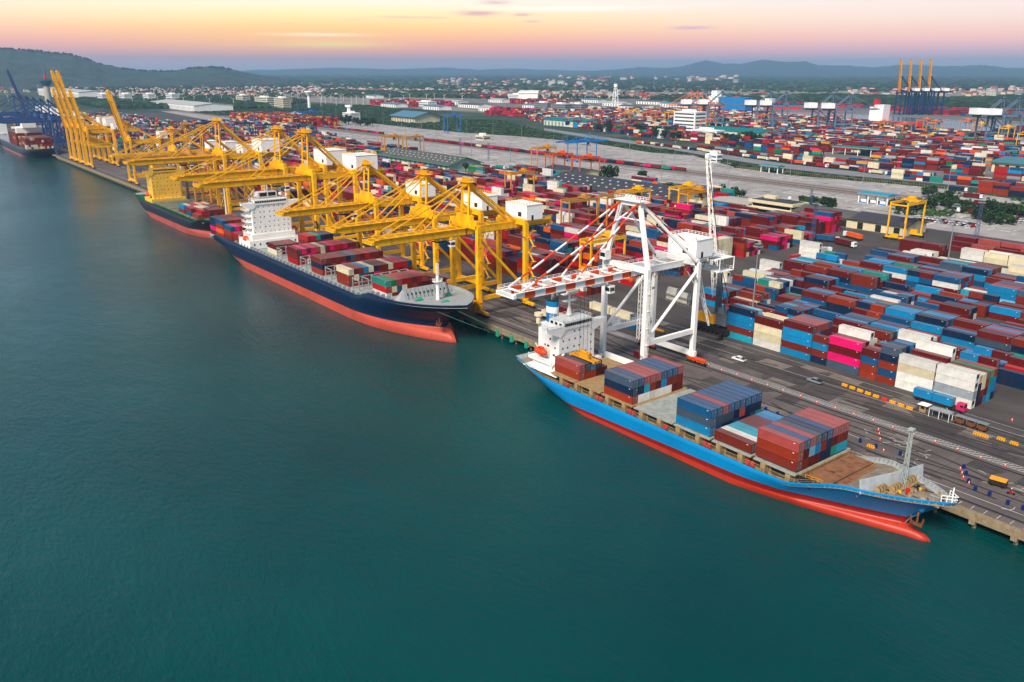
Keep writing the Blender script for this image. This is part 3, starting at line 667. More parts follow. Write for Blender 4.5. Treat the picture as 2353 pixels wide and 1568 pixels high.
if True:
    cm_cache = {}
    def cont_mesh(L, h, reefer):
        k = (L, h, reefer)
        if k in cm_cache: return cm_cache[k]
        b = MB(); e = .09; p = .16
        b.box(e, L-e, e, 2.44-e, .12, h-.07)                       # corrugated walls and roof
        for X in (0, L-p):
            for Y in (0, 2.44-p): b.box(X, X+p, Y, Y+p, 0, h)
        for Y in (0, 2.44-p):
            b.box(p, L-p, Y+.01, Y+p-.01, .01, .2); b.box(p, L-p, Y+.03, Y+p-.03, h-.14, h-.01)
        for X in (0, L-p): b.box(X+.01, X+p-.01, p, 2.44-p, .01, .2); b.box(X+.01, X+p-.01, p, 2.44-p, h-.15, h-.012)
        for Y in (.06, 2.38): b.box(L-1.6, L-1.15, Y-.02 if Y < 1 else Y-.0, Y if Y < 1 else Y+.02, h-.55, h-.4, 1)
        me = b.mesh('container_body', [cont_mat('red', False), M['white']])
        d = MB(); mi = 1
        d.box(L-.09, L-.05, .2, 2.24, .2, h-.16, 0)
        if reefer:
            d.box(L-.05, L-.02, .45, 1.99, h*.42, h-.35, 2); d.tube((L-.03,1.22,h*.28), (L+.0,1.22,h*.28), .35, n=10, m=1)
        else:
            for Y in (.5, .95, 1.5, 1.95): d.bar((L-.04, Y, .2), (L-.04, Y, h-.15), .06, m=1)
            d.bar((L-.045, 1.22, .22), (L-.045, 1.22, h-.17), .05, m=2)
            d.box(L-.05, L-.03, 1.55, 1.95, h*.62, h*.74, 1)
        md = d.mesh('container_door', [cont_mat('red', False), M['steel'], M['dark']])
        cm_cache[k] = (me, md); return cm_cache[k]
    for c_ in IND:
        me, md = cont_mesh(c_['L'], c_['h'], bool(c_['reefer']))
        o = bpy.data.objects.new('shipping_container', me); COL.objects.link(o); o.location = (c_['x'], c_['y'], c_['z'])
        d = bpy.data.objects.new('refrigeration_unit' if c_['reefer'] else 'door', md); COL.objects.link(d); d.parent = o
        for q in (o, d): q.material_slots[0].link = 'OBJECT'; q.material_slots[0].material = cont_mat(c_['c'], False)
        if c_['n'] == 1: tr = 'alone'
        else: tr = 'on top' if c_['tier'] == c_['n']-1 else ('at the bottom' if c_['tier'] == 0 else ORD[c_['tier']]+' up')
        tr = {'on top': 'top', 'at the bottom': 'bottom'}.get(tr, tr.replace(' up', '-tier') if tr != 'alone' else 'single')
        pl = c_['place']
        mt_ = pl.split(', slot ')
        if len(mt_) == 2:
            k_, rest_ = mt_[1].split(' ', 1); sh = k_.endswith('b'); k_ = int(k_.rstrip('b'))
            pl = '%s, %s%s slot from right, %s' % (mt_[0], 'left half of ' if sh else '', ORD[k_-1] if k_ <= 16 else '%dth' % k_, rest_.replace('in the ', ''))
        short = 'short ' if c_['L'] < 7 else ''
        LB = '%s %s%s, %s, %s' % (NAMES[c_['c']], short, 'container', tr, pl)
        LB = LB.replace(' stack behind the truck', ' stack').replace(' of the near yard', ', near yard'); tag(o, LB, 'container', c_['group'])
        if len(LB.split()) > 16: print('LONG', LB)
def stuff_boxes(name, recs, label, islands=True):
    keys = list(PAL); vs = []; fs = []; ms = []
    for c_ in recs:
        b0 = len(vs); x0, x1, y0, y1, z0, z1 = c_['x'], c_['x']+c_['L'], c_['y'], c_['y']+2.44, c_['z'], c_['z']+c_['h']
        vs += [(x0,y0,z0),(x1,y0,z0),(x1,y1,z0),(x0,y1,z0),(x0,y0,z1),(x1,y0,z1),(x1,y1,z1),(x0,y1,z1)]
        k = keys.index(c_['c'])
        for f in ((4,5,6,7),(0,1,5,4),(1,2,6,5),(2,3,7,6),(3,0,4,7)): fs.append(tuple(b0+i for i in f)); ms.append(k)
    me = bpy.data.meshes.new(name); me.from_pydata(vs, [], fs)
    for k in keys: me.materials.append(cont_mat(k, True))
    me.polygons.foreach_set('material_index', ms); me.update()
    o = bpy.data.objects.new(name, me); COL.objects.link(o)
    return tag(o, label, 'containers', kind='stuff')
stuff_boxes('container_stacks', REST, 'mass of stacked shipping containers of many colours filling the yards')
print('containers', len(CR), 'ind min score', IND[-1]['s'])
# ------------------------------------------------------------------ ships
def smooth(t): t = max(0, min(1, t)); return t*t*(3-2*t)
def hull_paint(name, c, dirt, amt=.3, rough=.4):
    m = mat(name, c, rough=rough, var=.10, scale=.05, dirt=dirt, dirt_amt=amt, spec=.25)
    nt = m.node_tree; n, l = nt.nodes, nt.links; b = n['Principled BSDF']; src = b.inputs['Base Color'].links[0].from_socket
    t = n.new('ShaderNodeTexCoord'); mp = n.new('ShaderNodeMapping'); mp.inputs['Scale'].default_value = (.9,.9,.06); l.new(t.outputs['Object'], mp.inputs[0])
    nz = n.new('ShaderNodeTexNoise'); nz.inputs['Scale'].default_value = 1.1; nz.inputs['Detail'].default_value = 7; nz.inputs['Roughness'].default_value = .75; l.new(mp.outputs[0], nz.inputs[0])
    mr = n.new('ShaderNodeMapRange'); mr.inputs[1].default_value = .56; mr.inputs[2].default_value = .72; mr.inputs[4].default_value = min(.75, amt*1.6); l.new(nz.outputs[0], mr.inputs[0])
    mx = n.new('ShaderNodeMix'); mx.data_type = 'RGBA'; l.new(mr.outputs[0], mx.inputs[0]); l.new(src, mx.inputs[6]); mx.inputs[7].default_value = (*srgb(dirt), 1); l.new(mx.outputs[2], b.inputs['Base Color'])
    br = n.new('ShaderNodeTexBrick'); br.inputs['Scale'].default_value = .12; br.inputs['Mortar Size'].default_value = .004; br.inputs['Color1'].default_value = br.inputs['Color2'].default_value = (1,1,1,1); br.inputs['Mortar'].default_value = (0,0,0,1)
    sp_ = n.new('ShaderNodeSeparateXYZ'); cb = n.new('ShaderNodeCombineXYZ'); l.new(t.outputs['Object'], sp_.inputs[0]); l.new(sp_.outputs[0], cb.inputs[0]); l.new(sp_.outputs[2], cb.inputs[1]); l.new(cb.outputs[0], br.inputs[0])
    bp = n.new('ShaderNodeBump'); bp.inputs['Strength'].default_value = .5; bp.inputs['Distance'].default_value = .12; l.new(br.outputs[0], bp.inputs['Height']); l.new(bp.outputs[0], b.inputs['Normal'])
    return m
def make_hull(parent, xs, xb, xtip, yc, B, zd, bands, mats, bulb=8, transom=.8, stern_rake=8, full=.80, bowz=None, zlow=-2, blunt=2.2, deck_mat=None, bulw=1.1, fine=3):
    """lofted hull: xs stern at deck, xb stem at the waterline, xtip deck tip; bands = [(z at stern, z at bow)] between paint colours"""
    NU = 90
    L = xtip-xs
    def stem(z):                                    # x of the stem at height z
        zb = bowz or zd(1)
        zt_ = .92*bands[0][1]
        if z < zt_ and bulb: return xb + bulb*math.sqrt(max(0, 1-(z/zt_)**2)) if z > -1.9 else xb+bulb*.6
        t = max(0, (z-zt_)/(zb-zt_)); return xb + (xtip-xb)*t**1.35
    def stern(z): 
        zb = zd(0); t = max(0, min(1, z/zb)); return xs + stern_rake*(1-t)**1.4*(1 if z < zb else 0)
    def half(u, t, z):                              # t 0 waterline .. 1 deck
        h = B/2
        uf = full - .06 + .10*t                      # where the bow entry starts
        if u > uf:
            s = (u-uf)/(1-uf); p = blunt*(.9+.65*t) 
            h *= max(0, 1-s**p)**(.9 if t > .5 else 1)
            if bulb and z < .92*bands[0][1] and u > .93: h = max(h, 2.0*math.sqrt(max(0, 1-(z/(.92*bands[0][1]))**2 if z > 0 else 1))*math.sqrt(max(0, 1-((u-.93)/.07)**2)))
        us = .22-.10*t
        if u < us:
            s = 1-u/us; h *= 1-(1-(transom*t**.5 if t > .02 else .12))*s**1.7
        return h
    nb = len(bands); rowsz = []
    def levels(u):
        b1 = bands[0][0]+(bands[0][1]-bands[0][0])*u
        zs = [zlow]+[b1*k for k in (0,.3,.55,.75,.9)]
        for a, c in bands: zs.append(a+(c-a)*u)
        top = zd(u); last = zs[-1]
        for k in (.33,.66,1): zs.append(last+(top-last)*k)
        return zs
    nl = 6+nb+3
    b = MB(); vid = {}
    for sgn in (-1, 1):
        for i in range(NU+1):
            u = 1-(1-i/NU)**1.0
            u = i/NU; u = u+.09*math.sin(2*math.pi*u)*-.5 if False else u
            zs = levels(u)
            for j, z in enumerate(zs):
                t = max(0, min(1, z/zd(u)))
                x = stern(z)+(stem(z)-stern(z))*u
                y = yc+sgn*half(u, t, z)
                vid[(sgn,i,j)] = len(b.v); b.v.append((x,y,z))
    def mj(j): return 0 if j < 6 else min(j-5, nb)
    for sgn in (-1, 1):
        for i in range(NU):
            for j in range(nl-1):
                q = [vid[(sgn,i,j)], vid[(sgn,i+1,j)], vid[(sgn,i+1,j+1)], vid[(sgn,i,j+1)]]
                if sgn > 0: q.reverse()
                b.f.append(tuple(q)); b.m.append(mj(j))
    for j in range(nl-1):                            # transom
        b.f.append((vid[(1,0,j)], vid[(-1,0,j)], vid[(-1,0,j+1)], vid[(1,0,j+1)])); b.m.append(mj(j))
    h = b.build('hull', list(mats)+[M['grey_deck']]*len(mats), parent, smooth=True)
    mod = h.modifiers.new('thick', 'SOLIDIFY'); mod.thickness = .25; mod.offset = -1; mod.material_offset = len(mats); mod.use_flip_normals = False
    me = h.data
    # deck just below the bulwark
    d = MB(); rows = []
    for i in range(NU+1):
        u = i/NU; z = zd(u)-bulw; x = stern(zd(u))+(stem(zd(u))-stern(zd(u)))*u; y = half(u, .95, z)-.2
        rows.append((x, max(.05, y), z))
    for (x0,y0,z0),(x1,y1,z1) in zip(rows, rows[1:]):
        d.add([(x0,yc-y0,z0),(x1,yc-y1,z1),(x1,yc+y1,z1),(x0,yc+y0,z0)], [(0,1,2,3)])
    d.build('deck', deck_mat or M['grey_deck'], parent)
    info = dict(half=half, stern=stern, stem=stem, rows=rows)
    def edge(x):                                     # half breadth of the deck edge and its height at x
        for i in range(NU):
            u0 = i/NU; z = zd(u0); X0 = rows[i][0]; X1 = rows[i+1][0]
            if X0 <= x <= X1:
                t = (x-X0)/(X1-X0+1e-6); return rows[i][1]*(1-t)+rows[i+1][1]*t+.2, zd(u0)*(1-t)+zd((i+1)/NU)*t
        return .5, zd(1)
    info['edge'] = edge
    return info
def windows(parent, pts, w, h, m=None, axis='x'):
    b = MB()
    for p in pts:
        if axis == 'x': b.cbox(p, (.12, w, h))       # on a face looking along x
        else: b.cbox(p, (w, .12, h))
    return b.build('window', m or M['glass'], parent)

# ---- light blue feeder ship at the near berth
s = empty('container_ship', (0,0,0)); tag(s, 'light blue container ship with white bridge aft, moored at the near berth', 'ship', 'container ships along the quay')
blue_m = [hull_paint('antifouling_orange_red', (174,50,28), '#6a2414', .5), hull_paint('boot_top_dark_red', (128,18,14), '#4a1008', .4), hull_paint('hull_light_blue', (0,122,178), '#0a4a70', .2)]
def zdb(u): return 7.1 + 2.1*(1-smooth(u/.14)) + 4.3*smooth((u-.79)/.08) + .7*smooth((u-.88)/.12)
hi = make_hull(s, -220, -82, -71, 183, 27, zdb, [(.8,2.3),(1.3,4.2)], blue_m, bulb=6.5, transom=.82, stern_rake=10, full=.70, blunt=1.45, deck_mat=mat('brown_stained_deck', (134,122,106), rough=.85, var=.25, scale=.3, dirt='#5a3418', dirt_amt=.7))
b = MB()                                            # coaming wall, hatch covers
b.box(-196, -104.3, 171.9, 194.6, 6.0, 9.55); b.build('hatch_coaming', M['buff'], s)
for x0, x1, m_ in ((-186,-175,'buff'),(-199,-187,'buff'),(-174.5,-161,'buff'),(-160.5,-145,'hatch_grey'),(-144.7,-131.5,'hatch_grey'),(-131,-118,'hatch_grey'),(-117.4,-104.6,'hatch_grey')):
    mt = M['buff'] if m_ == 'buff' else mat('worn_grey_hatch_paint', (150,156,148), rough=.7, var=.15, scale=.4, dirt='#6a3a1c', dirt_amt=.55)
    b = MB(); b.box(x0+.15, x1-.15, 170.9, 195.4, 9.551, 9.66); b.box(x0+.1, x1-.1, 170.2, 171.3, 9.3, 9.64); b.build('hatch_cover', mt, s)
rh = mat('rusty_brown_hatch', (134,92,64), rough=.85, var=.2, scale=.4, dirt='#4a2610', dirt_amt=.6)
for x0, x1, y0, y1 in ((-103,-96.2,173.5,183),(-103,-96.2,183.3,192),(-96,-90,175,183),(-96,-90,183.3,190.5)):
    b = MB(); b.box(x0, x1-.2, y0, y1, 8.6, 9.9)
    for k in range(5): b.cbox((random.uniform(x0+1,x1-1), random.uniform(y0+1,y1-1), 9.92), (1.2,.5,.06), 1)
    b.build('hatch_cover', [rh, M['rustm']], s)
b = MB()
xx = -194
k = 0
while xx < -106:
    hb, zz = hi['edge'](xx)
    b.box(xx, xx+1.5, 183-hb+.5, 183-hb+1.9, zz-1.1, 9.6, 0)
    if k % 1 == 0:
        b.box(xx+2.3, xx+6.6, 171.6, 171.85, 6.8, 9.3, 2); b.bar((xx+1.5,170.9,7.9),(xx+7.2,170.9,7.9), .12, m=0)
    xx += 7.2; k += 1
b.build('coaming_pillars', [M['buff'], M['redm'], M['dark']], s)
b = MB(); xx = -192; k = 0
while xx < -107:
    hb, zz = hi['edge'](xx)
    if k % 2 == 0: b.box(xx, xx+1.1, 170.9, 171.55, 6.5, 8.0); b.box(xx+1.6, xx+2.6, 170.9, 171.55, 6.5, 7.9) if k % 3 else None
    xx += 7.2; k += 1
b.build('deck_boxes', M['redm'], s)
b = MB(); pts = [(x, 183-hi['edge'](x)[0]+.15, hi['edge'](x)[1]) for x in range(-214, -96, 4)]; b.rail(pts, 1.0, .07, 2); b.build('side_rail', M['buff'], s); b = MB(); b.rail([(x, 183+hi['edge'](x)[0]-.15, z) for x, y, z in pts], 1.0, .07, 2); b.build('side_rail', M['buff'], s)
b = MB(); b.rail([(-74,181,zdb(1)), (-71.2,183,zdb(1)), (-74,185,zdb(1))], 1.6, .14, 1); b.bar((-72.5,183,zdb(1)-1),(-72.5,183,zdb(1)+3.5), .25); b.build('bow_rail', M['white'], s)
# accommodation block
def bridge_block(s, x0, x1, y0, y1, z0, z1, wingy, rows, cols, m, wing=True, wz=2.6, front_x=None, name='superstructure'):
    b = MB(); b.box(x0, x1, y0, y1, z0, z1); 
    for k in range(1, rows): b.box(x0-.04, x1+.05, y0-.05, y1+.05, z0+(z1-z0)*k/rows-.06, z0+(z1-z0)*k/rows+.06)
    sup = b.build(name, m, s)
    w = MB(); rw = random.Random(int(x0))
    for i in range(rows):
        z = z0+(z1-z0)*(i+.55)/rows
        for j in range(cols):
            if rw.random() < .15: continue
            y = y0+(y1-y0)*(j+.5+rw.uniform(-.2,.2))/cols; w.cbox((x1+.02, y, z), (.1,.5,.55))
            if rw.random() < .35: w.cbox((x0+(x1-x0)*rw.uniform(.2,.8), y0-.02, z), (.6,.1,.7))
    w.build('window', M['glass'], sup)
    yc = (y0+y1)/2; bx0, bx1 = x0+(x1-x0)*.25, x1+.4
    br = MB(); br.xprism([(y0+1.5,z1),(y1-1.5,z1),(y1-1.5,z1+wz),(y0+1.5,z1+wz)], bx0, bx1)
    br.xprism([(y0-wingy,z1+.2),(y0+.5,z1-2.4),(y0+3,z1-.1),(y1-3,z1-.1),(y1-.5,z1-2.4),(y1+wingy,z1+.2),(y1+wingy,z1+1.2),(y0-wingy,z1+1.2)], bx1-2.6, bx1-.1)
    bo = br.build('bridge', m, s)
    w = MB(); n = 14
    for j in range(n): w.cbox((bx1+.02, y0+2+(y1-y0-4)*(j+.5)/n, z1+wz*.62), (.12,(y1-y0-4)/n*.8,1.0))
    for j in range(3): w.cbox((bx0+1.4+(bx1-bx0-2.5)*(j)/2.2, y0+1.48, z1+wz*.62), (1.2,.12,.9))
    w.build('window', M['glass'], bo)
    r_ = MB(); zt = z1+wz
    r_.rail([(bx0,y0+1.5,zt),(bx1,y0+1.5,zt),(bx1,y1-1.5,zt),(bx0,y1-1.5,zt),(bx0,y0+1.5,zt)], 1.0, .1, 1.8)
    r_.rail([(bx1-2.6,y0-wingy,z1+1.2),(bx1,y0-wingy,z1+1.2),(bx1,y0+1,z1+1.2)], .9, .1, 1.8); r_.build('handrail', m, bo)
    return sup, bo
sw = empty('superstructure_block'); bpy.data.objects.remove(sw)
sup, bo = bridge_block(s, -209, -199.6, 174.5, 190.5, 7.0, 23.0, 5.5, 6, 6, M['white']); b = MB(); b.box(-211,-198.6,172.6,193.4,7,10.4); b.rail([(-211,172.6,10.4),(-198.6,172.6,10.4),(-198.6,193.4,10.4)],1,.08,1.5); b.build('lower_deckhouse', M['white'], s)
b = MB(); b.box(-213.5, -209, 177, 190, 9.4, 22.5); b.box(-213, -205.5, 176.5, 189.5, 22.5, 22.9); b.build('engine_casing', M['white'], s)
b = MB(); b.xprism([(174.5,12),(171.3,12),(171.3,11.2),(174.5,9.4)], -212, -200); b.box(-214,-196.5,170.6,175,8.2,8.4); b.rail([(-212,171.3,12),(-200,171.3,12)], 1, .1, 1.6); b.build('boat_deck', M['white'], s)
def octo(cx, cy, rx, ry, n=16): return [(cx+rx*math.cos(2*math.pi*i/n), cy+ry*math.sin(2*math.pi*i/n)) for i in range(n)]
b = MB()
for z0, z1, m_ in ((22.9,26.2,0),(26.2,28.4,1),(28.4,30.3,0),(30.3,30.7,2)): b.prism(octo(-210.3,180.5,2.5,1.9), z0, z1, m_)
b.tube((-210.2,180.5,30.7),(-210.2,180.5,32.6), .6, n=10, m=3); b.tube((-210.2,180.5,32.5),(-211.6,180.2,34.4), .62, .6, n=10, m=3)
for dy in (-1,1): b.tube((-209,180.5+dy,30.7),(-209,180.5+dy,32), .2, n=6, m=2)
b.build('funnel', [mat('funnel_blue', (10,110,165), rough=.5), M['white'], M['dark'], M['steel']], s)
b = MB(); b.tube((-212.4,176,22.5),(-212.4,176,25.2), .8, n=10); b.tube((-212.4,176,25.2),(-212.4,176,26.2), 1.5, n=10); b.build('ventilator', mat('cream_ship_paint', (220,204,170), rough=.5), s)
b = MB(); b.tube((-204.5,183,26),(-204.5,183,29), 1.0, .45, n=10); b.tube((-204.5,183,29),(-204.5,183,38.6), .4, .22, n=8)
for z, w_ in ((31,2.4),(33.5,3.2),(35.6,2.2),(37,1.5)):
    b.box(-205.5,-203.5,183-w_,183+w_,z,z+.15); b.rail([(-203.5,183-w_,z+.15),(-203.5,183+w_,z+.15),(-205.5,183+w_,z+.15)], .7, .08, 1.4)
b.box(-204,-203.2,181,185,34.3,34.7); b.cbox((-204,183,37.9),(.4,4.2,.35)); b.build('radar_mast', M['white'], s)
b = MB(); b.lattice((-84,183,zdb(.9)-1),(-84,183,zdb(.9)+14.2), .9, .16, 12, w2=.55); b.cbox((-84,183,zdb(.9)+14.5),(1.3,1.3,.5)); b.bar((-84,183,zdb(.9)+6),(-84,181,zdb(.9)+6), .12)
b.build('foremast', mat('pale_green_mast', (160,170,166), rough=.5), s)
b = MB(); zf = zdb(.88)
for k in range(12):
    y0, y1 = 173.2+k*1.65, 173.2+(k+1)*1.65; f = lambda y: -89.3+ (1-((y-183)/10)**2)*.3 + (y-173)*.25
    b.add([(f(y0),y0,zf-1.3),(f(y1),y1,zf-1.3),(f(y1)-.4,y1,zf+2.3),(f(y0)-.4,y0,zf+2.3),(f(y0)+.25,y0,zf-1.3),(f(y1)+.25,y1,zf-1.3),(f(y1)-.15,y1,zf+2.3),(f(y0)-.15,y0,zf+2.3)], [(0,3,2,1),(4,5,6,7),(3,7,6,2),(0,4,7,3),(1,2,6,5)])
b.build('breakwater', mat('pale_worn_paint', (176,184,188), rough=.6, var=.1, scale=.5, dirt='#8a5a34', dirt_amt=.6), s)
rope = mat('mooring_rope', (96,82,60), rough=.9, var=.3, scale=2)
for cx, cy, n_ in ((-86.2,176.6,3),(-84.6,180.3,3),(-84.2,186.2,3)):
    b = MB(); z_ = zdb(.88)-.1
    for k in range(n_):
        yy = cy+k*1.25-1.2; b.tube((cx,yy,z_+.2),(cx,yy+.8,z_+.2), .62, n=14, m=0)
        for e in (yy-.08, yy+.95): b.tube((cx,e,z_+.2),(cx,e+.1,z_+.2), .85, n=14, m=1)
    b.box(cx-1.2,cx+1.2,cy-1.8,cy+2.8,z_-.9,z_-.4,1); b.build('mooring_winch', [rope, M['buff']], s)
b = MB(); z_ = zdb(.92)-1.05
for k in range(9): xx = -84+random.random()*7; yy = 183+random.uniform(-1,1)*(-74-xx)*.45; b.box(xx,xx+random.uniform(.3,1.1),yy,yy+.5,z_,z_+random.uniform(.3,.7), random.choice((0,0,1)))
b.box(-76,-74,180.4,180.8,z_,z_+.7,0); b.tube((-82.2,182,z_),(-82.2,182,z_+1.1), .5, n=8, m=2); b.build('deck_fittings', [M['buff'], mat('yellow_fitting', (220,170,20), rough=.5), M['redm']], s)
b = MB()
for k in range(26):
    x = -101+k*1.25; hb, zz = hi['edge'](x); 
    if zz > 10 and x < -73: b.box(x, x+.12, 183+hb-1.0, 183+hb-.3, zz-1.1, zz+.1); b.box(x, x+.12, 183-hb+.3, 183-hb+.7, zz-1.1, zz)
b.build('bulwark_stays', M['grey_deck'], s)
rk = random.Random(19)
for k in range(70):
    x = rk.uniform(-104.2,-75); hb, zz = hi['edge'](x); hb -= 1.8
    if hb < 1: continue
    y = 183+rk.uniform(-hb, hb); z_ = zz-1.1 if x > -90 else 8.2
    b = MB(); t_ = rk.random()
    if x < -90: y = 183+rk.choice((-1,1))*rk.uniform(max(3, hb-3.5), max(3.5, hb-1.8)); 
    if t_ < .35: b.box(x,x+rk.uniform(.4,1.3),y,y+rk.uniform(.3,.8),z_,z_+rk.uniform(.3,1.1))
    elif t_ < .6: b.bar((x,y,z_+.15),(x+rk.uniform(1,3.5),y+rk.uniform(-.6,.6),z_+.15), .2)
    elif t_ < .8: b.tube((x,y,z_),(x,y,z_+rk.uniform(.5,1.2)), .2, n=7)
    else: b.tube((x,y,z_+.3),(x,y+.7,z_+.3), .32, n=9)
    b.build('deck_fitting', rk.choice((M['buff'], M['rustm'], M['rustm'], M['grey_deck'], M['dark'])), s)
for x_ in (-103.6, -96.1):
    b = MB(); b.box(x_, x_+.35, 173.5, 192.4, 8.2, 9.4); b.build('coaming_beam', M['rustm'], s)
for y_ in (173.0, 192.2):
    b = MB(); b.rail([(-103.5,y_,8.3),(-90.5,y_+(1.6 if y_ < 180 else -1.6),8.3)], 1.2, .14, 1.5); b.build('yellow_rail', M['amber'], s)
def hull_y(info, x, z, zd):
    u = (x-info['stern'](z))/(info['stem'](z)-info['stern'](z)); return info['half'](u, max(0, min(1, z/zd(u))), z)
def anchor(parent, x, y, z, col, rot=0):
    b = MB(); b.sphere((x,y+.35,z), .85, sc=(1,.7,1), m=0); b.bar((x,y-.7,z-.4),(x+.3,y-1.4,z-3), .4, m=1)
    b.bar((x-1.2,y-1.6,z-3.1),(x+1.7,y-1.5,z-3.1), .8, .6, m=1); b.bar((x-1,y-1.6,z-3),(x-1.5,y-1.2,z-1.6), .35, m=1); b.bar((x+1.5,y-1.5,z-3),(x+1.6,y-1,z-1.5), .35, m=1)
    b.build('anchor', [col, M['rustm']], parent)
hb, zz = hi['edge'](-78); anchor(s, -78.5, 183-hull_y(hi,-78.5,7.8,zdb), 7.8, blue_m[2])
def lifeboat(x, y, z, label, L=6.5):
    b = MB(); n = 12; k = 10; vs = []
    b.sphere((x,y,z), 1, n=12, k=8, sc=(L/2,1.35,1.3)); b.box(x-L*.12,x+L*.2,y-.55,y+.55,z+1.0,z+1.65)
    o = b.build('lifeboat', M['lifeb'], smooth=True); c = MB(); c.box(x-L*.1,x+L*.18,y-.58,y+.58,z+1.2,z+1.45); c.build('window', M['glass'], o)
    tag(o, label, 'lifeboat', 'orange lifeboats on the ships'); return o
lifeboat(-206.6, 172.3, 14.6, 'orange enclosed lifeboat on the light blue ship beside its white bridge block')
b = MB(); b.bar((-208.6,174.5,12.5),(-209.2,172.2,16.8), .4); b.bar((-204.6,174.5,12.5),(-204,172.2,16.8), .4); b.bar((-200.5,171.5,10.5),(-197.6,175,15.5), .5); b.build('davit', M['white'], s)
# yellow spreader resting on the aft containers
sprd = MB(); sprd.box(-196,-184,176.2,176.8,15.6,16.1); sprd.box(-196,-184,178.0,178.6,15.6,16.1); sprd.box(-196,-195.2,175.9,178.9,15.3,16); sprd.box(-184.8,-184,175.9,178.9,15.3,16); sprd.box(-192.5,-187.5,176.4,178.4,16.1,17.4)
sprd.tube((-192.5,177.4,17.6),(-187.5,177.4,17.6), .5, n=8)
o = sprd.build('crane_spreader', M['amber'], None); tag(o, 'yellow crane spreader frame hanging over the aft containers of the light blue ship', 'spreader')
ropes = MB()
for dx in (-191.8,-188.2):
    for dy in (176.6,178.2): ropes.bar((dx,dy,17.3),(dx,dy,38.5), .07)
ropes.build('hoist_ropes', M['dark'], o)
b = MB(); b.bar((-217.5,184,12.4),(-218.4,183.6,16.5), .1, m=0); b.add([(-218.4,183.6,16.4),(-217.3,183.9,15.4),(-217.0,183.8,13.3),(-217.7,183.9,13.3)], [(0,1,2,3)], 1); b.build('ensign_staff', [M['white'], M['redm']], s)

# ---- navy container ship
s = empty('container_ship'); tag(s, 'long navy container ship with white bridge tower and salmon underwater paint', 'ship', 'container ships along the quay')
navy_m = [hull_paint('antifouling_salmon', (186,78,60), '#7a3424', .55), hull_paint('hull_navy', (5,28,58), '#1a2838', .2, .35)]
def zdn(u): return 12.4-.0*u - 3.6*(1-smooth((u-.02)/.06)) + 3.6*smooth((u-.79)/.04) + 1.6*smooth((u-.85)/.15)
hn = make_hull(s, -516, -276, -260, 179, 35, zdn, [(3.6,4.9)], navy_m, bulb=8, transom=.86, stern_rake=16, full=.78, blunt=2.4)
sup, bo = bridge_block(s, -457, -446.5, 166, 188, 16, 35.2, 5.5, 7, 8, M['white'])
b = MB(); b.box(-461,-444.5,162.5,192,11.5,16); b.box(-458.5,-445.6,164.5,189.6,16,19.2); b.rail([(-461,162.5,16),(-444.5,162.5,16),(-444.5,192,16)],1,.1,1.8); b.rail([(-445.6,164.5,19.2),(-445.6,189.6,19.2)],1,.1,1.8); b.build('lower_deckhouse', M['white'], s)
w_ = MB(); [w_.cbox((-444.48, 165+k*3.4, 13.9),(.1,.7,1.2)) for k in range(8)]; w_.build('window', M['glass'], s)
windows(sup, [], .8, .8)
b = MB(); b.box(-458,-451,172,183,38.4,41.2); b.box(-469,-459,172,184,12,33); b.build('funnel_casing', M['white'], s)
b = MB(); b.cbox((-450.94,175,39.9),(.1,4.2,2)); b.cbox((-450.94,180,39.9),(.1,4.2,2)); b.build('window', M['glass'], s)
b = MB(); b.lattice((-453,177.5,41),(-453,177.5,47), 1.4, .15, 4); b.bar((-453,174.5,45),(-453,180.5,45), .25); b.sphere((-449,184,40), 1.0); b.sphere((-448,187,39.4), .7)
b.bar((-450,165,38.4),(-455,172,42.6), .25); b.bar((-450,190,38.4),(-455,183,42.6), .25); b.build('radar_mast', M['white'], s)
b = MB()
for k in range(6): z = 16.2+k*3.1; b.box(-457,-448,163.6,165.95,z,z+.2); b.rail([(-457,163.6,z+.2),(-448,163.6,z+.2)], 1, .1, 1.8); b.bar((-457,164,z),(-453,165.4,z+3.1),.5,.12)
b.build('side_gallery', M['white'], s)
b = MB(); b.box(-424,-298,163.5,194.5,12.2,13.85); b.box(-514,-470,163.5,194.5,8.4,10.35); b.build('hatch_coaming', M['grey_deck'], s)
for x0 in (-409,-380.5,-353,-326):
    b = MB()
    for j in range(7):
        for xx in (x0+.5, x0+6.5): b.box(xx, xx+.35, 163+j*4.6, 163.4+j*4.6, 13.9, 18.5)
        b.box(x0+.5, x0+6.8, 163+j*4.6, 163.3+j*4.6, 18.3, 18.6)
    b.box(x0+.4, x0+.9, 163, 191, 16, 16.3); b.box(x0+.4, x0+.9, 163, 191, 18.6, 18.8); b.build('lashing_bridge', M['grey_deck'], s)
x = -466; sb_ = MB(); sb_.box(0,1,0,1.8,0,2.0); sb_.box(.3,.7,-.2,0,1,1.6); sme = sb_.mesh('deck_stanchion', M['grey_deck'])
while x < -292:
    hb, zz = hn['edge'](x); o = bpy.data.objects.new('deck_stanchion', sme); COL.objects.link(o); o.parent = s; o.location = (x, 179-hb+.4, zz-1.1); x += 4.4
b = MB(); b.tube((-281,179,14.5),(-281,179,25.5), .85, .6, n=10); b.box(-282.3,-279.7,177.2,180.8,23.2,23.4); b.rail([(-279.7,177.2,23.4),(-279.7,180.8,23.4),(-282.3,180.8,23.4),(-282.3,177.2,23.4),(-279.7,177.2,23.4)], 1, .1, 1.2); b.lattice((-281,179,25.5),(-281,179,31), .7, .13, 6); b.build('foremast', M['white'], s)
b = MB()
pl = [(-290.5,165.5),(-289.3,168.5),(-289.3,189.5),(-290.5,192.5)]
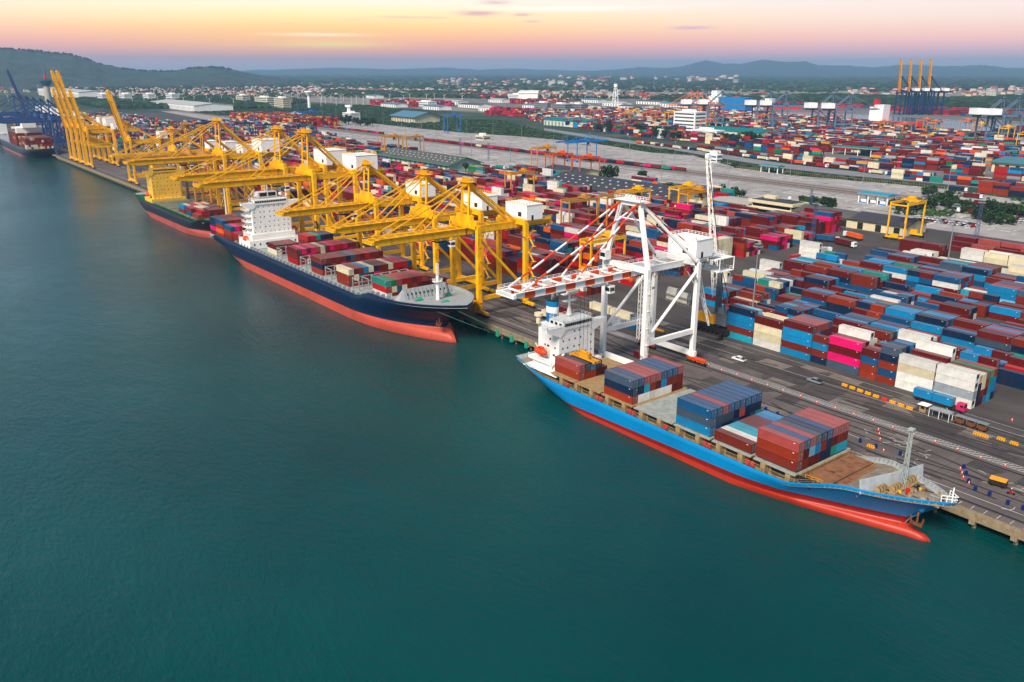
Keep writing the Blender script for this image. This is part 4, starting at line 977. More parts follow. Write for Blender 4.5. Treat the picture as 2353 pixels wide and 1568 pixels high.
for (xa,ya),(xb_,yb) in zip(pl, pl[1:]):
    za = 14.6; h0 = .8 if ya == 165.5 else 4.8; h1 = .8 if yb == 192.5 else 4.8
    b.add([(xa,ya,za),(xb_,yb,za),(xb_-2.2,yb,za+h1),(xa-2.2,ya,za+h0),(xa+.4,ya,za),(xb_+.4,yb,za),(xb_-1.8,yb,za+h1),(xa-1.8,ya,za+h0)], [(0,3,2,1),(4,5,6,7),(3,7,6,2),(0,4,7,3),(1,2,6,5)])
    n_ = 11 if yb-ya > 10 else 1
    for k in range(n_):
        t_ = (k+.5)/n_; X, Y, H = xa+(xb_-xa)*t_, ya+(yb-ya)*t_, h0+(h1-h0)*t_; b.bar((X+1.0,Y,za),(X-1.7,Y,za+H), .3)
    if n_ > 1:
        for k in range(10): b.add([(xa-.5,ya+1.2+k*2,za+2.2),(xa-.5,ya+1.9+k*2,za+2.2),(xa-.85,ya+1.9+k*2,za+3),(xa-.85,ya+1.2+k*2,za+3)], [(0,1,2,3)], 1)
b.build('breakwater', [M['grey_deck'], M['dark']], s)
for cx, cy in ((-285,171.5),(-275,178),(-284,185)):
    b = MB(); b.tube((cx,cy,15.9),(cx,cy+2,15.9), 1.0, n=12, m=0); b.tube((cx,cy-1.4,15.9),(cx,cy-.2,15.9), .9, n=12, m=1); b.box(cx-1,cx+1,cy-1.4,cy+2,14.7,15.2,1)
    b.build('mooring_winch', [mat('jade_machinery_paint', (30,160,120), rough=.5), M['steel']], s)
for k in range(18):
    xx = -287+random.random()*18; yy = 170+random.random()*18; b = MB(); b.box(xx,xx+random.uniform(.4,1.4),yy,yy+.6,14.6,14.9+random.uniform(.3,.9)); b.build('deck_fitting', M['steel'], s)
hb, zz = hn['edge'](-272); anchor(s, -273.5, 179-hull_y(hn,-273.5,10.5,zdn), 10.5, navy_m[1])
lifeboat(-452, 163.2, 16.5, 'orange lifeboat on the water side of the navy ship bridge tower', 7); lifeboat(-452, 192.2, 19, 'orange lifeboat on the quay side of the navy ship bridge tower', 7)
rp = mat('green_mooring_line', (40,110,90), rough=.8)
for k, (a_, c_) in enumerate((((-262,176,15.5),(-224,197.8,5.1)),((-262,176.4,15.5),(-220,197.9,5.1)),((-268,170,15),(-216,197.7,5.1)),((-268,170.4,15),(-213,197.8,5.1)))):
    b = MB(); a_, c_ = Vector(a_), Vector(c_); prev = a_
    for j in range(1, 11): q = a_.lerp(c_, j/10); q.z -= 1.6*math.sin(math.pi*j/10); b.tube(prev, q, .05, n=5); prev = q
    o = b.build('mooring_line', rp); tag(o, 'thin green mooring line from the navy ship bow to the quay, %s of the four' % ORD[k], 'mooring line', 'green mooring lines')

# ---- black ship with the yellow bridge
s = empty('container_ship'); tag(s, 'black container ship with a yellow bridge tower and nearly empty deck', 'ship', 'container ships along the quay')
blk = [hull_paint('antifouling_faded_red', (172,78,66), '#7a3c30', .5), hull_paint('hull_black_paint', (30,36,46), '#2a2a2a', .2, .45)]
def zdk(u): return 10.4+1.6*(1-smooth(u/.2)) + 4.2*smooth((u-.82)/.06)
hk = make_hull(s, -712, -543, -519, 182, 28, zdk, [(3.4,4.6)], blk, bulb=6, transom=.8, stern_rake=16, full=.76, blunt=2.2, deck_mat=M['green_deck'])
yp = mat('pale_yellow_ship_paint', (240,190,70), rough=.5, var=.05, scale=.2)
sup, bo = bridge_block(s, -675, -662, 172, 192.5, 12, 32.5, 5, 7, 8, yp); b = MB(); b.box(-679,-660,170,195,10,13.2); b.build('lower_deckhouse', yp, s)
b = MB(); b.box(-680,-672,177,186,33,42); b.box(-677,-673,179,184,42,44.5); b.build('funnel_casing', yp, s)
for x0 in range(-655, -555, 14):
    b = MB(); b.box(x0, x0+12.8, 169.8, 194.5, 11.2, 12.1); b.build('hatch_cover', mat('dull_green_hatch', (112,116,92), rough=.8, var=.2, scale=.4, dirt='#3a3420', dirt_amt=.5), s)
b = MB(); pts = [(x, 182-hk['edge'](x)[0]+.2, hk['edge'](x)[1]) for x in range(-708,-528,6)]; b.rail(pts, 1.3, .14, 3); b.build('side_rail', M['green_deck'], s)
b = MB(); b.tube((-534,182,14),(-534,182,36), .8, .4, n=8); b.bar((-534,179.5,31),(-534,184.5,31), .4); b.bar((-534,182,30),(-538,180,22), .2); b.build('foremast', mat('cream_ship_paint', (220,204,170)), s)
lifeboat(-668, 169.5, 16, 'orange lifeboat hanging beside the yellow bridge tower of the black ship', 7)

# ---- far loaded ship, white ship beyond it
s = empty('container_ship'); tag(s, 'black container ship stacked high with maroon containers at the far berth', 'ship', 'container ships along the quay')
gk = [hull_paint('antifouling_dull_pink', (176,90,92), '#5a3030', .3), hull_paint('hull_charcoal', (44,54,66), '#2a2a2a', .2)]
zq = lambda u: 11.5+2.5*smooth((u-.82)/.06)
# bow points away from the camera here, so the stern faces us: built mirrored along x
def mirror(hx): return hx
hf = make_hull(s, 0, 262, 290, 0, 33, zq, [(1.6,1.6)], gk, bulb=5, transom=.97, stern_rake=7, full=.8)
for ch in list(s.children): ch.location = (0,0,0)
s.location = (-1194, 186.5, 0); s.scale = (1,1,1); s.rotation_euler = (0,0,math.pi)
b = MB(); b.box(70,80,-15,15,11,34); b.box(66,80,-8,8,34,40); b.box(78,80.5,-19,19,33,35.5); b.box(68,74,-5,5,40,45); b.build('superstructure', M['white'], s)
s2 = empty('container_ship', (-1520,180,0), math.pi); tag(s2, 'white and blue ship cropped by the left edge beyond the far loaded ship', 'ship', 'container ships along the quay')
make_hull(s2, 0, 200, 225, 0, 32, zq, [(2,2)], gk, bulb=0, transom=.95, stern_rake=6, full=.8)
b = MB(); b.box(-2+8,60,-15,15,11,36); b.box(8,14,-12,12,36,44); b.build('superstructure', M['white'], s2); b = MB(); b.box(5.8,5.99,-13,6,30,41); b.build('blue_panel', M['deep_blue'], s2)
# ships in the far basin
def simple_ship(cx, cy, rz, L, B, H, hullm, supm, label, blocks):
    s = empty('cargo_ship', (cx,cy,QZ+.2), rz); tag(s, label, 'ship')
    b = MB(); pl = [(-L/2,-B/2),(L*.36,-B/2),(L*.46,-B*.3),(L/2,0),(L*.46,B*.3),(L*.36,B/2),(-L/2,B/2)]
    b.prism(pl, -1, H); b.build('hull', hullm, s)
    for k, (x0,x1,y0,y1,z0,z1,mm) in enumerate(blocks):
        b = MB(); b.box(x0,x1,y0,y1,z0,z1); b.box(x0-.3,x1+.3,y0-.3,y1+.3,z1-1,z1-.6) ; b.build('superstructure' if k == 0 else 'deck_house', mm, s)
    return s
p = at(1735,262); q = at(1850,262)
simple_ship(p.x-10, p.y-40, .0, 190, 30, 9, M['deep_blue'], M['white'], 'ship with white bridge and blue cargo house between the grey cranes', [(-90,-60,-14,14,9,40,M['house_white']),(-58,20,-14,14,9,38,M['sky_blue']),(-86,-70,-9,9,40,52,M['house_white'])])
p = at(1990,300)
p = at(2030,290); simple_ship(p.x, p.y, .0, 150, 26, 9, M['maroon'] if 'maroon' in M else M['redm'], M['white'], 'cream ship with red funnel in the far basin', [(-16,2,-12,12,9,38,M['house_white']),(-26,-16,-10,10,9,34,M['house_white']),(-22,-15,-5,5,34,48,M['redm'])])
p = at(2330,330); simple_ship(p.x+40, p.y+60, math.pi, 190, 28, 16, mat('dark_teal_hull', (24,52,72), rough=.5), M['white'], 'dark hulled ship under the grey cranes at the right edge', [(-40,60,-12,12,16,22,mat('maroon_cargo', (110,30,30)))])
p = at(1840,252); simple_ship(p.x, p.y, .15, 230, 28, 10, M['redm'], M['deep_blue'], 'low red and blue bulk ship in the far basin', [(-100,-80,-11,11,10,26,M['house_white']),(-78,90,-13,13,10,14,M['deep_blue'])])
# ------------------------------------------------------------------ ship-to-shore cranes
def sts(loc, c, hw=9.5, g=25.5, zg=37, gh=2.5, apex=56, boom=46, back=22, leg=1.8, diag='down', zp=7, raised=None, stripes=None, house=(8,9,6.5), housec=None, gx=3.0,
        afw=2.4, hump=True, detail=2, boomc=None, rz=0, stays=2):
    """origin at the waterside rail, +y landward; zg girder underside"""
    s = empty('quay_crane', loc, rz); hc = housec or M['house_white']; bc = boomc or c
    zt = zg+gh
    for x in (-hw, hw):
        for y in (0, g):
            b = MB()
            top = zt if y else zt+1.2
            b.bar((x, y, 2.5), (x, y, top), leg, leg)
            b.build('leg', c, s)
    for y in (0, g):
        b = MB(); b.bar((-hw-1.5, y, 3.6), (hw+1.5, y, 3.6), 1.3, 1.8); b.build('sill_beam', c, s)
        for x in (-hw-2.2, hw+2.2):
            b = MB()
            b.bar((x-4.2, y, 2.1), (x+4.2, y, 2.1), .9, .9, m=0)
            for k in range(-4, 5): 
                if k: b.tube((x+k*.95, y-.45, .55), (x+k*.95, y+.45, .55), .5, n=8, m=1); 
            for k in (-3,-1,1,3): b.bar((x+k, y, 1.2), (x+k, y, 1.9), 1.5, .9, m=0)
            b.build('bogie', [stripes or c, M['dark']], s)
    for x in (-hw, hw):
        b = MB(); b.bar((x, 0, zp), (x, g, zp), 1.2, 1.7); b.build('portal_beam', c, s)
        b = MB()
        if diag == 'down': b.bar((x, .5, zg-1), (x, g-.5, zp+1), .9, 1.1)
        else: b.tube((x, .5, zp+1), (x, g-.5, zg-.5), .55, n=8)
        b.build('brace', c, s)
    b = MB()
    hh = 3.4 if hump else 1.6
    b.bar((-hw, 0, zt+hh/2-.2), (hw, 0, zt+hh/2-.2), 1.9, hh); 
    if hump: b.yprism([(-hw*.62,zt),(hw*.62,zt),(hw*.5,zt+5),(-hw*.5,zt+5)], -1, 1)
    b.bar((-hw, g, zt), (hw, g, zt), 1.6, 2.2); b.build('cross_beam', c, s)
    b = MB()
    for x in (-gx, gx): b.bar((x, -2, zg+gh/2), (x, g+back, zg+gh/2), 1.0, gh)
    for x in (-gx, gx): b.box(x-.65, x+.65, -2, g+back, zg-.22, zg, 1)
    n = int((g+back)/6)
    for k in range(n+1): y = -1+(g+back)*k/n; b.bar((-gx, y, zt-.3), (gx, y, zt-.3), .4)
    b.build('girder', [c, M['rustm']], s)
    if detail > 1:
        b = MB()
        for x in (-gx-.9, gx+.9): b.rail([(x, -2, zt), (x, g+back, zt)], 1.0, .1, 2.4)
        b.build('handrail', c, s)
    # boom, built along -y from the hinge then turned up if raised
    bm = empty('boom', (0,-1.5,zg+gh/2)); bm.parent = s
    b = MB(); N = 12
    for x in (-gx, gx):
        for k in range(N):
            y0, y1 = -boom*k/N, -boom*(k+1)/N
            h0 = gh*(1 if k < N*.85 else .75); b.bar((x, y0, 0), (x, y1, 0), 1.5 if raised else 1.0, h0, h2=gh*(.55 if k == N-1 else (1 if k < N*.85 else .75)), m=(k+1) % 2 if stripes else 0)
    for k in range(9): y = -boom*(k+.3)/9; b.bar((-gx, y, gh*.3), (gx, y, gh*.3), .5, m=0)
    b.bar((-gx-1, -boom, 0), (gx+1, -boom, 0), 1.2, m=0)
    for x in (-gx, gx): b.box(x-.62, x+.62, -boom*.84, 0, -gh/2-.2, -gh/2, 2)
    mats = [bc, stripes or bc, M['rustm'] if not stripes else c]
    b.build('boom_girder', mats, bm)
    if detail > 1:
        b = MB()
        for x in (-gx-.9, gx+.9): b.rail([(x, 0, gh/2), (x, -boom, gh/2)], 1.0, .1, 2.4); b.bar((x, 0, gh/2), (x, -boom, gh/2), .7, .08)
        b.rail([(-gx,-boom-1,0),(gx,-boom-1,0)], 1, .12, 1.2); b.build('handrail', bc, bm)
    if raised: bm.rotation_euler = (-R(raised), 0, 0)
    # A frame
    b = MB(); zh = zt+(2.5 if hump else 1)
    for x in (-1, 1):
        xb = x*(hw if not hump else afw+.3); b.bar((xb, 0, zh), (x*afw, 1, apex), leg*.8 if not hump else .8, m=0)
    for k in range(1, 4):
        t = k/4; xw = (hw if not hump else afw+.3)*(1-t)+afw*t; b.bar((-xw, t, zh+(apex-zh)*t), (xw, t, zh+(apex-zh)*t), .35) if hump or k == 3 else None
    b.bar((-afw-1, 1, apex), (afw+1, 1, apex), 1.6, 1.6); b.box(-afw-2, afw+2, -1, 3.2, apex+.8, apex+1)
    for k in (-1, 0, 1): b.tube((k*1.5-.15, .8, apex+1.9), (k*1.5+.15, .8, apex+1.9), .9, n=10)
    b.build('apex_frame', c, s)
    if detail > 1:
        b = MB(); b.rail([(-afw-2,-1,apex+1),(afw+2,-1,apex+1),(afw+2,3.2,apex+1),(-afw-2,3.2,apex+1),(-afw-2,-1,apex+1)], 1.1, .1, 1.3); b.build('handrail', c, s)
    for x in (-1, 1):
        b = MB()
        xe = x*(gx if hump else hw)
        b.bar((x*afw, 1.5, apex), (xe, g-1, zt+.5), 1.0 if hump else .9, 1.1 if hump else .9); b.build('backstay', c, s)
    for x in (-1, 1):
        for f_, w_ in ((.93,.5),(.5,.45))[:stays]:
            b = MB(); ye = -1.5-boom*f_; A = Vector((x*afw, 0, apex)); B_ = Vector((x*gx, ye, zt))
            if raised:
                an = R(raised); L = boom*f_; B_ = Vector((x*gx, -1.5-L*math.cos(an)*.55, zg+gh/2+L*math.sin(an)*.55)); 
            n = 10 if stripes else 1
            for k in range(n): b.bar(A.lerp(B_, k/n), A.lerp(B_, (k+1)/n), w_*.9, w_*.9, m=k % 2)
            b.build('forestay', [stripes, c] if stripes else [c], s)
    if stripes:
        for x in (-1, 1):
            b = MB(); A = Vector((x*afw, 2, apex)); B_ = Vector((x*gx, g+back-3, zt+.5))
            for k in range(10): b.bar(A.lerp(B_, k/10), A.lerp(B_, (k+1)/10), .3, m=k % 2)
            b.build('rear_stay', [stripes, c], s)
    # machinery house behind the landside legs
    hx, hy, hz = house; b = MB(); y0 = g+1.8; z0 = zt+.6
    b.box(-hx, hx, y0-.6, y0+hy+5, zt, zt+.4, 1)
    b.box(-hx+1, hx+.2, y0, y0+hy, z0, z0+hz, 0); b.box(-hx+.8, hx+.4, y0-.2, y0+hy+.2, z0+hz, z0+hz+.2, 0)
    if detail > 1: b.box(hx+.2, hx+.26, y0+hy*.3, y0+hy*.42, z0, z0+2.1, 2); b.box(hx-6, hx-3.5, y0-.06, y0, z0+1.2, z0+3.2, 2)
    ho = b.build('machinery_house', [hc, c, M['dark']], s)
    if detail > 1:
        b = MB(); z1 = z0+hz+.2; b.rail([(-hx+.9,y0,z1),(hx,y0,z1),(hx,y0+hy,z1),(-hx+.9,y0+hy,z1),(-hx+.9,y0,z1)], 1.1, .1, 1.6); b.rail([(-hx,y0-.6,zt+.4),(hx,y0-.6,zt+.4),(hx,y0+hy+5,zt+.4)], 1.1, .1, 1.6); b.build('handrail', c if not stripes else M['white'], ho)
        b = MB(); N_ = 16          # festoon cables sagging under the walkway, floodlights
        for k in range(N_):
            y0, y1 = 2+(g+back-4)*k/N_, 2+(g+back-4)*(k+1)/N_; xm = gx+1.4; zz = zg+.4
            for j in range(4): t0, t1 = j/4, (j+1)/4; b.bar((xm,y0+(y1-y0)*t0,zz-2.2*math.sin(math.pi*t0)),(xm,y0+(y1-y0)*t1,zz-2.2*math.sin(math.pi*t1)), .12)
        b.build('festoon_cable', M['dark'], s)
        b = MB()
        for k in range(5): yy = 1-boom*.18*k if not raised else 3+k*4; b.cbox((gx+1.5,yy,zg-.5),(.7,.5,.6)); b.cbox((-gx-1.5,yy,zg-.5),(.7,.5,.6))
        for yy in (2, g-2): b.cbox((hw+1,yy,zg-3),(.5,.8,.7)); b.cbox((-hw-1,yy,zg-3),(.5,.8,.7))
        b.build('floodlights', M['steel'], s)
        b = MB(); z = 6
        while z < zg-4: b.box(hw+.9,hw+1.8,-.6,.6,z,z+.12); b.rail([(hw+1.8,-.6,z),(hw+1.8,.6,z)],1,.08,.6); z += 6
        b.lattice((hw+1.3,0,3),(hw+1.3,0,zg), .7, .07, int(zg/1.2)); b.build('ladder', c if not stripes else M['white'], s)
        # trolley and cab under the boom
        ty = -boom*.3 if not raised else g*.4
        b = MB(); b.box(-gx+.2, gx-.2, ty-3, ty+3, zg-1.4, zg-.3, 0); b.box(-gx, gx, ty-3.4, ty+3.4, zg-.4, zg+.1, 0)
        for k in range(5): b.tube((-1.8+k*.8, ty-2, zg-1.9), (-1.8+k*.8, ty+2, zg-1.9), .45, n=6, m=1)
        t_ = b.build('trolley', [c, M['dark']], s)
        b = MB(); b.box(gx-1.6, gx+.6, ty+3.6, ty+6, zg-4.4, zg-1.8, 0); b.box(gx-1.5, gx+.5, ty+3.54, ty+3.6, zg-3.6, zg-2.4, 1); b.box(gx+.6, gx+.66, ty+3.8, ty+5.8, zg-3.6, zg-2.4, 1); b.build('operator_cab', [M['white'], M['glass']], s)
        # zigzag stair on the landside leg
        b = MB(); z = 4
        k = 0
        while z < zg-2 and not stripes:
            xa, xb_ = (hw+1.1, hw+4.2) if k % 2 == 0 else (hw+4.2, hw+1.1)
            b.bar((xa, g+1.2, z), (xb_, g+1.2, z+3.3), .7, .15); b.bar((xa, g+.9, z+1), (xb_, g+.9, z+4.3), .1); b.box(min(xa,xb_)-.3 if k % 2 else xb_-.3, (min(xa,xb_)+.9) if k % 2 else xb_+.9, g+.4, g+2, z+3.25, z+3.4)
            z += 3.4; k += 1
        if not stripes: b.build('stairway', c, s)
    return s
YL = 'yellow quay crane'
G_C = 'yellow quay cranes along the ships'
wcr = sts((-196, 201, QZ), M['white'], hw=10, zg=34.8, gh=2.2, apex=59, boom=50, back=12, leg=1.6, diag='up', zp=12.2, stripes=M['hot'], house=(7.0,9,6.4), hump=False, afw=4.2, gx=3.4)
tag(wcr, 'white quay crane with orange striped boom above the light blue ship', 'crane')
# extra furniture of the white crane
b = MB(); b.rail([(-10,0,13.1),(-10,25.5,13.1)], 1.1, .12, 1.5); b.box(-11.2,-9,5,9,13.1,13.3); b.rail([(-11.2,5,13.3),(-11.2,9,13.3)], 2.2, .12, 1.2); b.rail([(-3,-1,38),(4,-1,38)],1.2,.12,1.2); b.lattice((9,-1.6,14),(9,-1.6,36),1.2,.09,14) ; b.build('access_platform', M['white'], wcr)
b = MB(); b.box(-9.4,-6.6,-3.6,-.9,39,42.2,0); b.box(-9.2,-6.8,-3.66,-3.6,40,41.4,1); b.build('operator_cab', [M['white'],M['glass']], wcr)
b = MB()
for k in range(8): b.rail([(-8+k*1.8, 40, 36), (-8+k*1.8, 48, 36)], 1.3, .12, 1.6)
b.box(-8,8,38,48,35.7,35.9); b.rail([(-8,48,31),(8,48,31)],1.2,.14,1.6); b.box(-8,8,40,48,30.8,31)
for x_ in (-8,-3,3,8): b.bar((x_,48,31),(x_,48,36),.25); b.bar((x_,40,31),(x_,40,36),.25)
b.bar((3,26,35),(6,40,14),.22); b.lattice((8,27,35),(9,35,12),1.6,.16,10,w2=.3); b.build('rear_platform', M['white'], wcr)
fd = bpy.data.curves.new('leg_number', 'FONT'); fd.body = '01'; fd.size = 1.5; fd.extrude = .02; fd.materials.append(M['dark']); fo = text_mesh('leg_number', fd); fo.parent = wcr; fo.location = (9.3, -1.04, 7.2); fo.rotation_euler = (R(90),0,0)
# striped equipment under the white crane landward side
for i, (x, lab) in enumerate(((-292.5,'nearest the white crane'),(-326,'second from the white crane'),(-380,'third from the white crane'))):
    c = sts((x, 201, QZ), M['yellow'], hw=9.8, zg=34.6, gh=2.9, apex=55.5, boom=45, back=20, leg=1.9, zp=7.5) if i == 0 else copy_tree(c0)
    if i == 0: c0 = c
    c.location = (x, 201, QZ); tag(c, 'low %s with pointed mast, boom down, %s' % (YL, lab), 'crane', G_C)
for i, (x, lab) in enumerate(((-451,'behind the navy ship bridge, rightmost tall one'),(-490,'middle one of the three tall ones with white houses'),(-593,'leftmost of the three tall ones, above the black ship'))):
    c = sts((x, 201, QZ), M['yellow'], hw=10.5, zg=41.5, gh=3.2, apex=67, boom=60, back=24, leg=2.1, zp=8, house=(9,14,8.5), afw=3.6, gx=3.4) if i == 0 else copy_tree(c1_)
    if i == 0: c1_ = c
    c.location = (x, 201, QZ); tag(c, 'tall %s, boom down, %s' % (YL, lab), 'crane', G_C)
for i, (x, lab) in enumerate(((-664,'right one of the two tan cranes'),(-628,'left of the tall yellow cranes and nearer them')) ):
    c = sts((x, 201, QZ), M['beige_y'], hw=9.5, zg=37.5, gh=2.6, apex=61, boom=48, back=20, leg=1.6, zp=8, house=(7,10,7)) if i == 0 else copy_tree(c2_)
    if i == 0: c2_ = c
    c.location = (x, 201, QZ); tag(c, 'faded tan quay crane with boom down, %s' % lab, 'crane', 'faded tan quay cranes')
c = sts((-700, 201, QZ), M['yellow'], hw=9.5, zg=37, gh=2.6, apex=56, boom=44, back=20, leg=1.6, zp=8, house=(6,8,6), detail=1); tag(c, 'low yellow quay crane half hidden behind the black ship bridge', 'crane', G_C)
c = sts((-836, 201, QZ), M['yellow'], hw=10, zg=36.5, gh=2.8, apex=54, boom=46, back=30, leg=1.7, zp=7, raised=78, house=(6,7,6)); tag(c, 'lone yellow quay crane with its boom raised, left of the black ship', 'crane', G_C)
for i, (x, sc, lab) in enumerate(((-1096,0,'leftmost short boom of the group'),(-1069,1,'left tall boom of the group'),(-1041,1,'right tall boom of the group'),(-1008,0,'rightmost short boom of the group'))):
    if i in (0, 1): c = sts((x, 201, QZ), M['yellow'], hw=10, zg=38 if sc else 36, gh=2.6, apex=60 if sc else 54, boom=61 if sc else 44, back=30, leg=2.0, zp=22, raised=80, house=(8,16,8) if sc else (6,8,6), stays=1)
    else: c = copy_tree(ups[1 if i == 2 else 0])
    ups = [c] if i == 0 else ups+[c]
    c.location = (x, 201, QZ); tag(c, 'yellow quay crane with raised boom, %s' % lab, 'crane', G_C)
for i, x in enumerate((-1196,-1246,-1296,-1346,-1400,-1460)):
    if i == 0: bl0 = c = sts((x, 201, QZ), M['crane_blue'], hw=10.5, zg=39, gh=2.6, apex=64, boom=56, back=26, leg=2.0, zp=14, house=(8,13,7), detail=1)
    elif i == 3: c = sts((x, 201, QZ), M['crane_blue'], hw=10.5, zg=39, gh=2.6, apex=64, boom=62, back=26, leg=2.0, zp=14, raised=76, house=(8,13,7), detail=1)
    else: c = copy_tree(bl0)
    c.location = (x, 201, QZ); tag(c, ['blue quay crane nearest the loaded ship stern, tall right leg','blue quay crane, second along the loaded ship','blue quay crane, third along the loaded ship','blue quay crane with its boom raised over the loaded ship','blue quay crane, fifth along at the left edge','blue quay crane, farthest at the left edge'][i], 'crane', 'blue quay cranes at the far berth')
# cranes of the far basin
db = None
for i, px in enumerate((2056,2078,2101,2123)):
    q = at(px+4, 264); 
    if not db: db = sts(q, M['deep_blue'], hw=12, g=30, zg=50, gh=3, apex=84, boom=72, back=26, leg=3, zp=20, raised=86, house=(8,12,6), boomc=M['amber'], detail=1, rz=R(-35)); c = db
    else: c = copy_tree(db)
    c.location = q; tag(c, 'dark blue crane with raised yellow boom across the basin, %s of four from the left' % ORD[i], 'crane', 'dark blue cranes with raised yellow booms')
gb = None
for i, (px, py) in enumerate(((1618,292),(1655,292),(1765,295),(1800,296),(1905,306),(1945,308),(2290,330),(2325,332))):
    q = at(px, py)
    if not gb: gb = sts(q, M['grey_blue'], hw=11, g=28, zg=38, gh=2.4, apex=62, boom=50, back=24, leg=1.9, zp=16, house=(9,15,8), detail=1, diag='up', rz=R(150)); c = gb
    else: c = copy_tree(gb)
    c.location = q; tag(c, 'grey crane with white machinery house by the basin, %s from the left' % ORD[i], 'crane', 'grey cranes beside the basin')
ob = None
for i, (px, py) in enumerate(((1588,283),(1602,284),(1614,286))):
    q = at(px-4, py+2)
    if not ob: ob = sts(q, M['salmon'], hw=9, g=24, zg=34, gh=2.2, apex=60, boom=44, back=16, leg=1.6, zp=12, house=(5,8,5), housec=M['salmon'], detail=1, rz=R(-60)); c = ob
    else: c = copy_tree(ob)
    c.location = q; tag(c, 'pale orange quay crane left of the grey cranes, %s of three' % ORD[i], 'crane', 'pale orange quay cranes')

# cable reels on the waterside legs
for i, (x, z) in enumerate(((-283,8.5),(-371,18),(-390,18),(-440,22))):
    b = MB(); b.tube((x,199.6,z),(x,200,z), 2.2, n=20, m=0); b.tube((x,199.3,z),(x,200.1,z), .7, n=12, m=1)
    for k in range(16): a = k*math.pi/8; b.bar((x,199.5,z),(x+2.3*math.cos(a),199.5,z+2.3*math.sin(a)), .12, m=1)
    o = b.build('cable_reel', [M['rubber'] if i else M['amber'], M['yellow'] if i == 0 else M['buff']]); tag(o, ['spoked yellow cable reel on the low yellow crane by the navy bow','round dark cable reel behind the navy ship stern containers','dark cable reel right of the navy ship bridge','brown cable reel left of the navy ship bridge'][i], 'cable reel', 'cable reels on crane legs')

# ------------------------------------------------------------------ yard gantries
def rtg(c, span=24, hx=4, h=19, rail=False, cant=0, cab=True):
    s = empty('yard_gantry_crane')
    for x in (-hx, hx):
        for y in (0, span): b = MB(); b.bar((x, y, 1.6), (x, y, h), .8, .9); b.build('leg', c, s)
    for x in (-hx, hx): b = MB(); b.bar((x, -.6-cant, h+.6), (x, span+.6+cant, h+.6), .9, 1.5); b.build('girder', c, s)
    for y in (0, span):
        b = MB(); b.bar((-hx-1, y, 1.8), (hx+1, y, 1.8), .8, 1); b.bar((-hx, y, h-.2), (hx, y, h-.2), .6, .8)
        if not rail: b.box(-2.6, 2.6, y+.6 if y else y-1.8, y+1.8 if y else y-.6, 1.8, 4.3)
        b.build('sill_beam', c, s)
        for x in (-hx-.6, hx+.6):
            b = MB(); b.tube((x-.8,y-.35,.75),(x-.8,y+.35,.75), .75, n=10); b.tube((x+.9,y-.35,.75),(x+.9,y+.35,.75), .75, n=10); b.build('wheel', M['rubber'], s)
    b = MB(); ty = span*.68; b.box(-hx-.4, hx+.4, ty-2, ty+2, h+1.4, h+2, 0); b.box(-2, 2, ty-1.5, ty+1.5, h+2, h+4, 0); b.box(-hx, hx, ty-.8, ty+.8, h-4, h-3.5, 1)
    for x in (-2, 2): b.bar((x, ty, h-3.5), (x, ty, h+1.5), .1, m=1)
    b.rail([(-hx,ty-2,h+2),(hx,ty-2,h+2),(hx,ty+2,h+2)], 1, .1, 1.5, m=0); b.build('trolley', [c, M['dark']], s)
    if cab: b = MB(); b.box(hx-1.4, hx+.4, ty-4, ty-2.1, h-2.6, h-.3, 0); b.build('operator_cab', M['glass'], s)
    b = MB(); b.rail([(hx+.7,-.4,h+1.4),(hx+.7,span+.4,h+1.4)], 1, .09, 2.4); b.build('handrail', c, s)
    return s
rt_src = {}
def place_rtg(mk, x, y, lab, span=24, hx=4, h=19, rail=False, cant=0, rz=0, group='gantry cranes over the container yard'):
    k = (mk, span, hx, h, cant)
    if k not in rt_src: rt_src[k] = c = rtg(M[mk], span, hx, h, rail, cant)
    else: c = copy_tree(rt_src[k])
    c.location = (x, y, QZ+.05); c.rotation_euler = (0,0,rz); tag(c, lab, 'gantry crane', group)
    return c
place_rtg('beige_y', -399, 352, 'tan yard gantry, nearest of the cluster left of the white crane mast', h=21)
place_rtg('beige_y', -398, 384, 'tan yard gantry, middle of the cluster left of the white crane mast', h=21)
place_rtg('yellow', -412, 415, 'yellow yard gantry, back of the cluster left of the white crane mast', h=20)
place_rtg('amber', -383, 446, 'amber yard gantry in front of the dark warehouse roof', h=20)
place_rtg('yellow', -310, 288, 'yellow yard gantry between the white crane legs and its mast', h=17)
place_rtg('yellow', -413, 470, 'yellow yard gantry left of the white lattice jib', h=18, hx=4.5)
place_rtg('orange', -653, 553, 'bright orange yard gantry, left one of the pair', span=26, hx=6, h=19)
place_rtg('orange', -612, 552, 'bright orange yard gantry, right one of the pair', span=26, hx=6, h=19)
place_rtg('amber', -700, 572, 'amber yard gantry behind the bright orange pair', span=26, hx=5, h=21)
place_rtg('yellow', -260, 503, 'tall yellow yard gantry parked on the right beside the small sheds', span=21, hx=5.5, h=22)
place_rtg('amber', -545, 418, 'amber yard gantry over the stacks right of the green edged shed', h=20)
place_rtg('amber', -905, 505, 'amber yard gantry at the far side of the grey shed, left', h=24); place_rtg('beige_y', -880, 520, 'tan yard gantry at the far side of the grey shed, right', h=24)
place_rtg('orange', -985, 470, 'small orange yard gantry beside the big white machinery houses', h=15)
for i, (x, y) in enumerate(((-1297,470),(-1240,480),(-1170,500),(-1330,420),(-1080,300),(-1010,300))):
    place_rtg('deep_blue', x, y, 'dark blue yard gantry among the left yards, %s' % ['by the pale yard','nearer the rail yard','rightmost one','farther left','beside the green stacks','right of the green stacks'][i], h=22, hx=5)
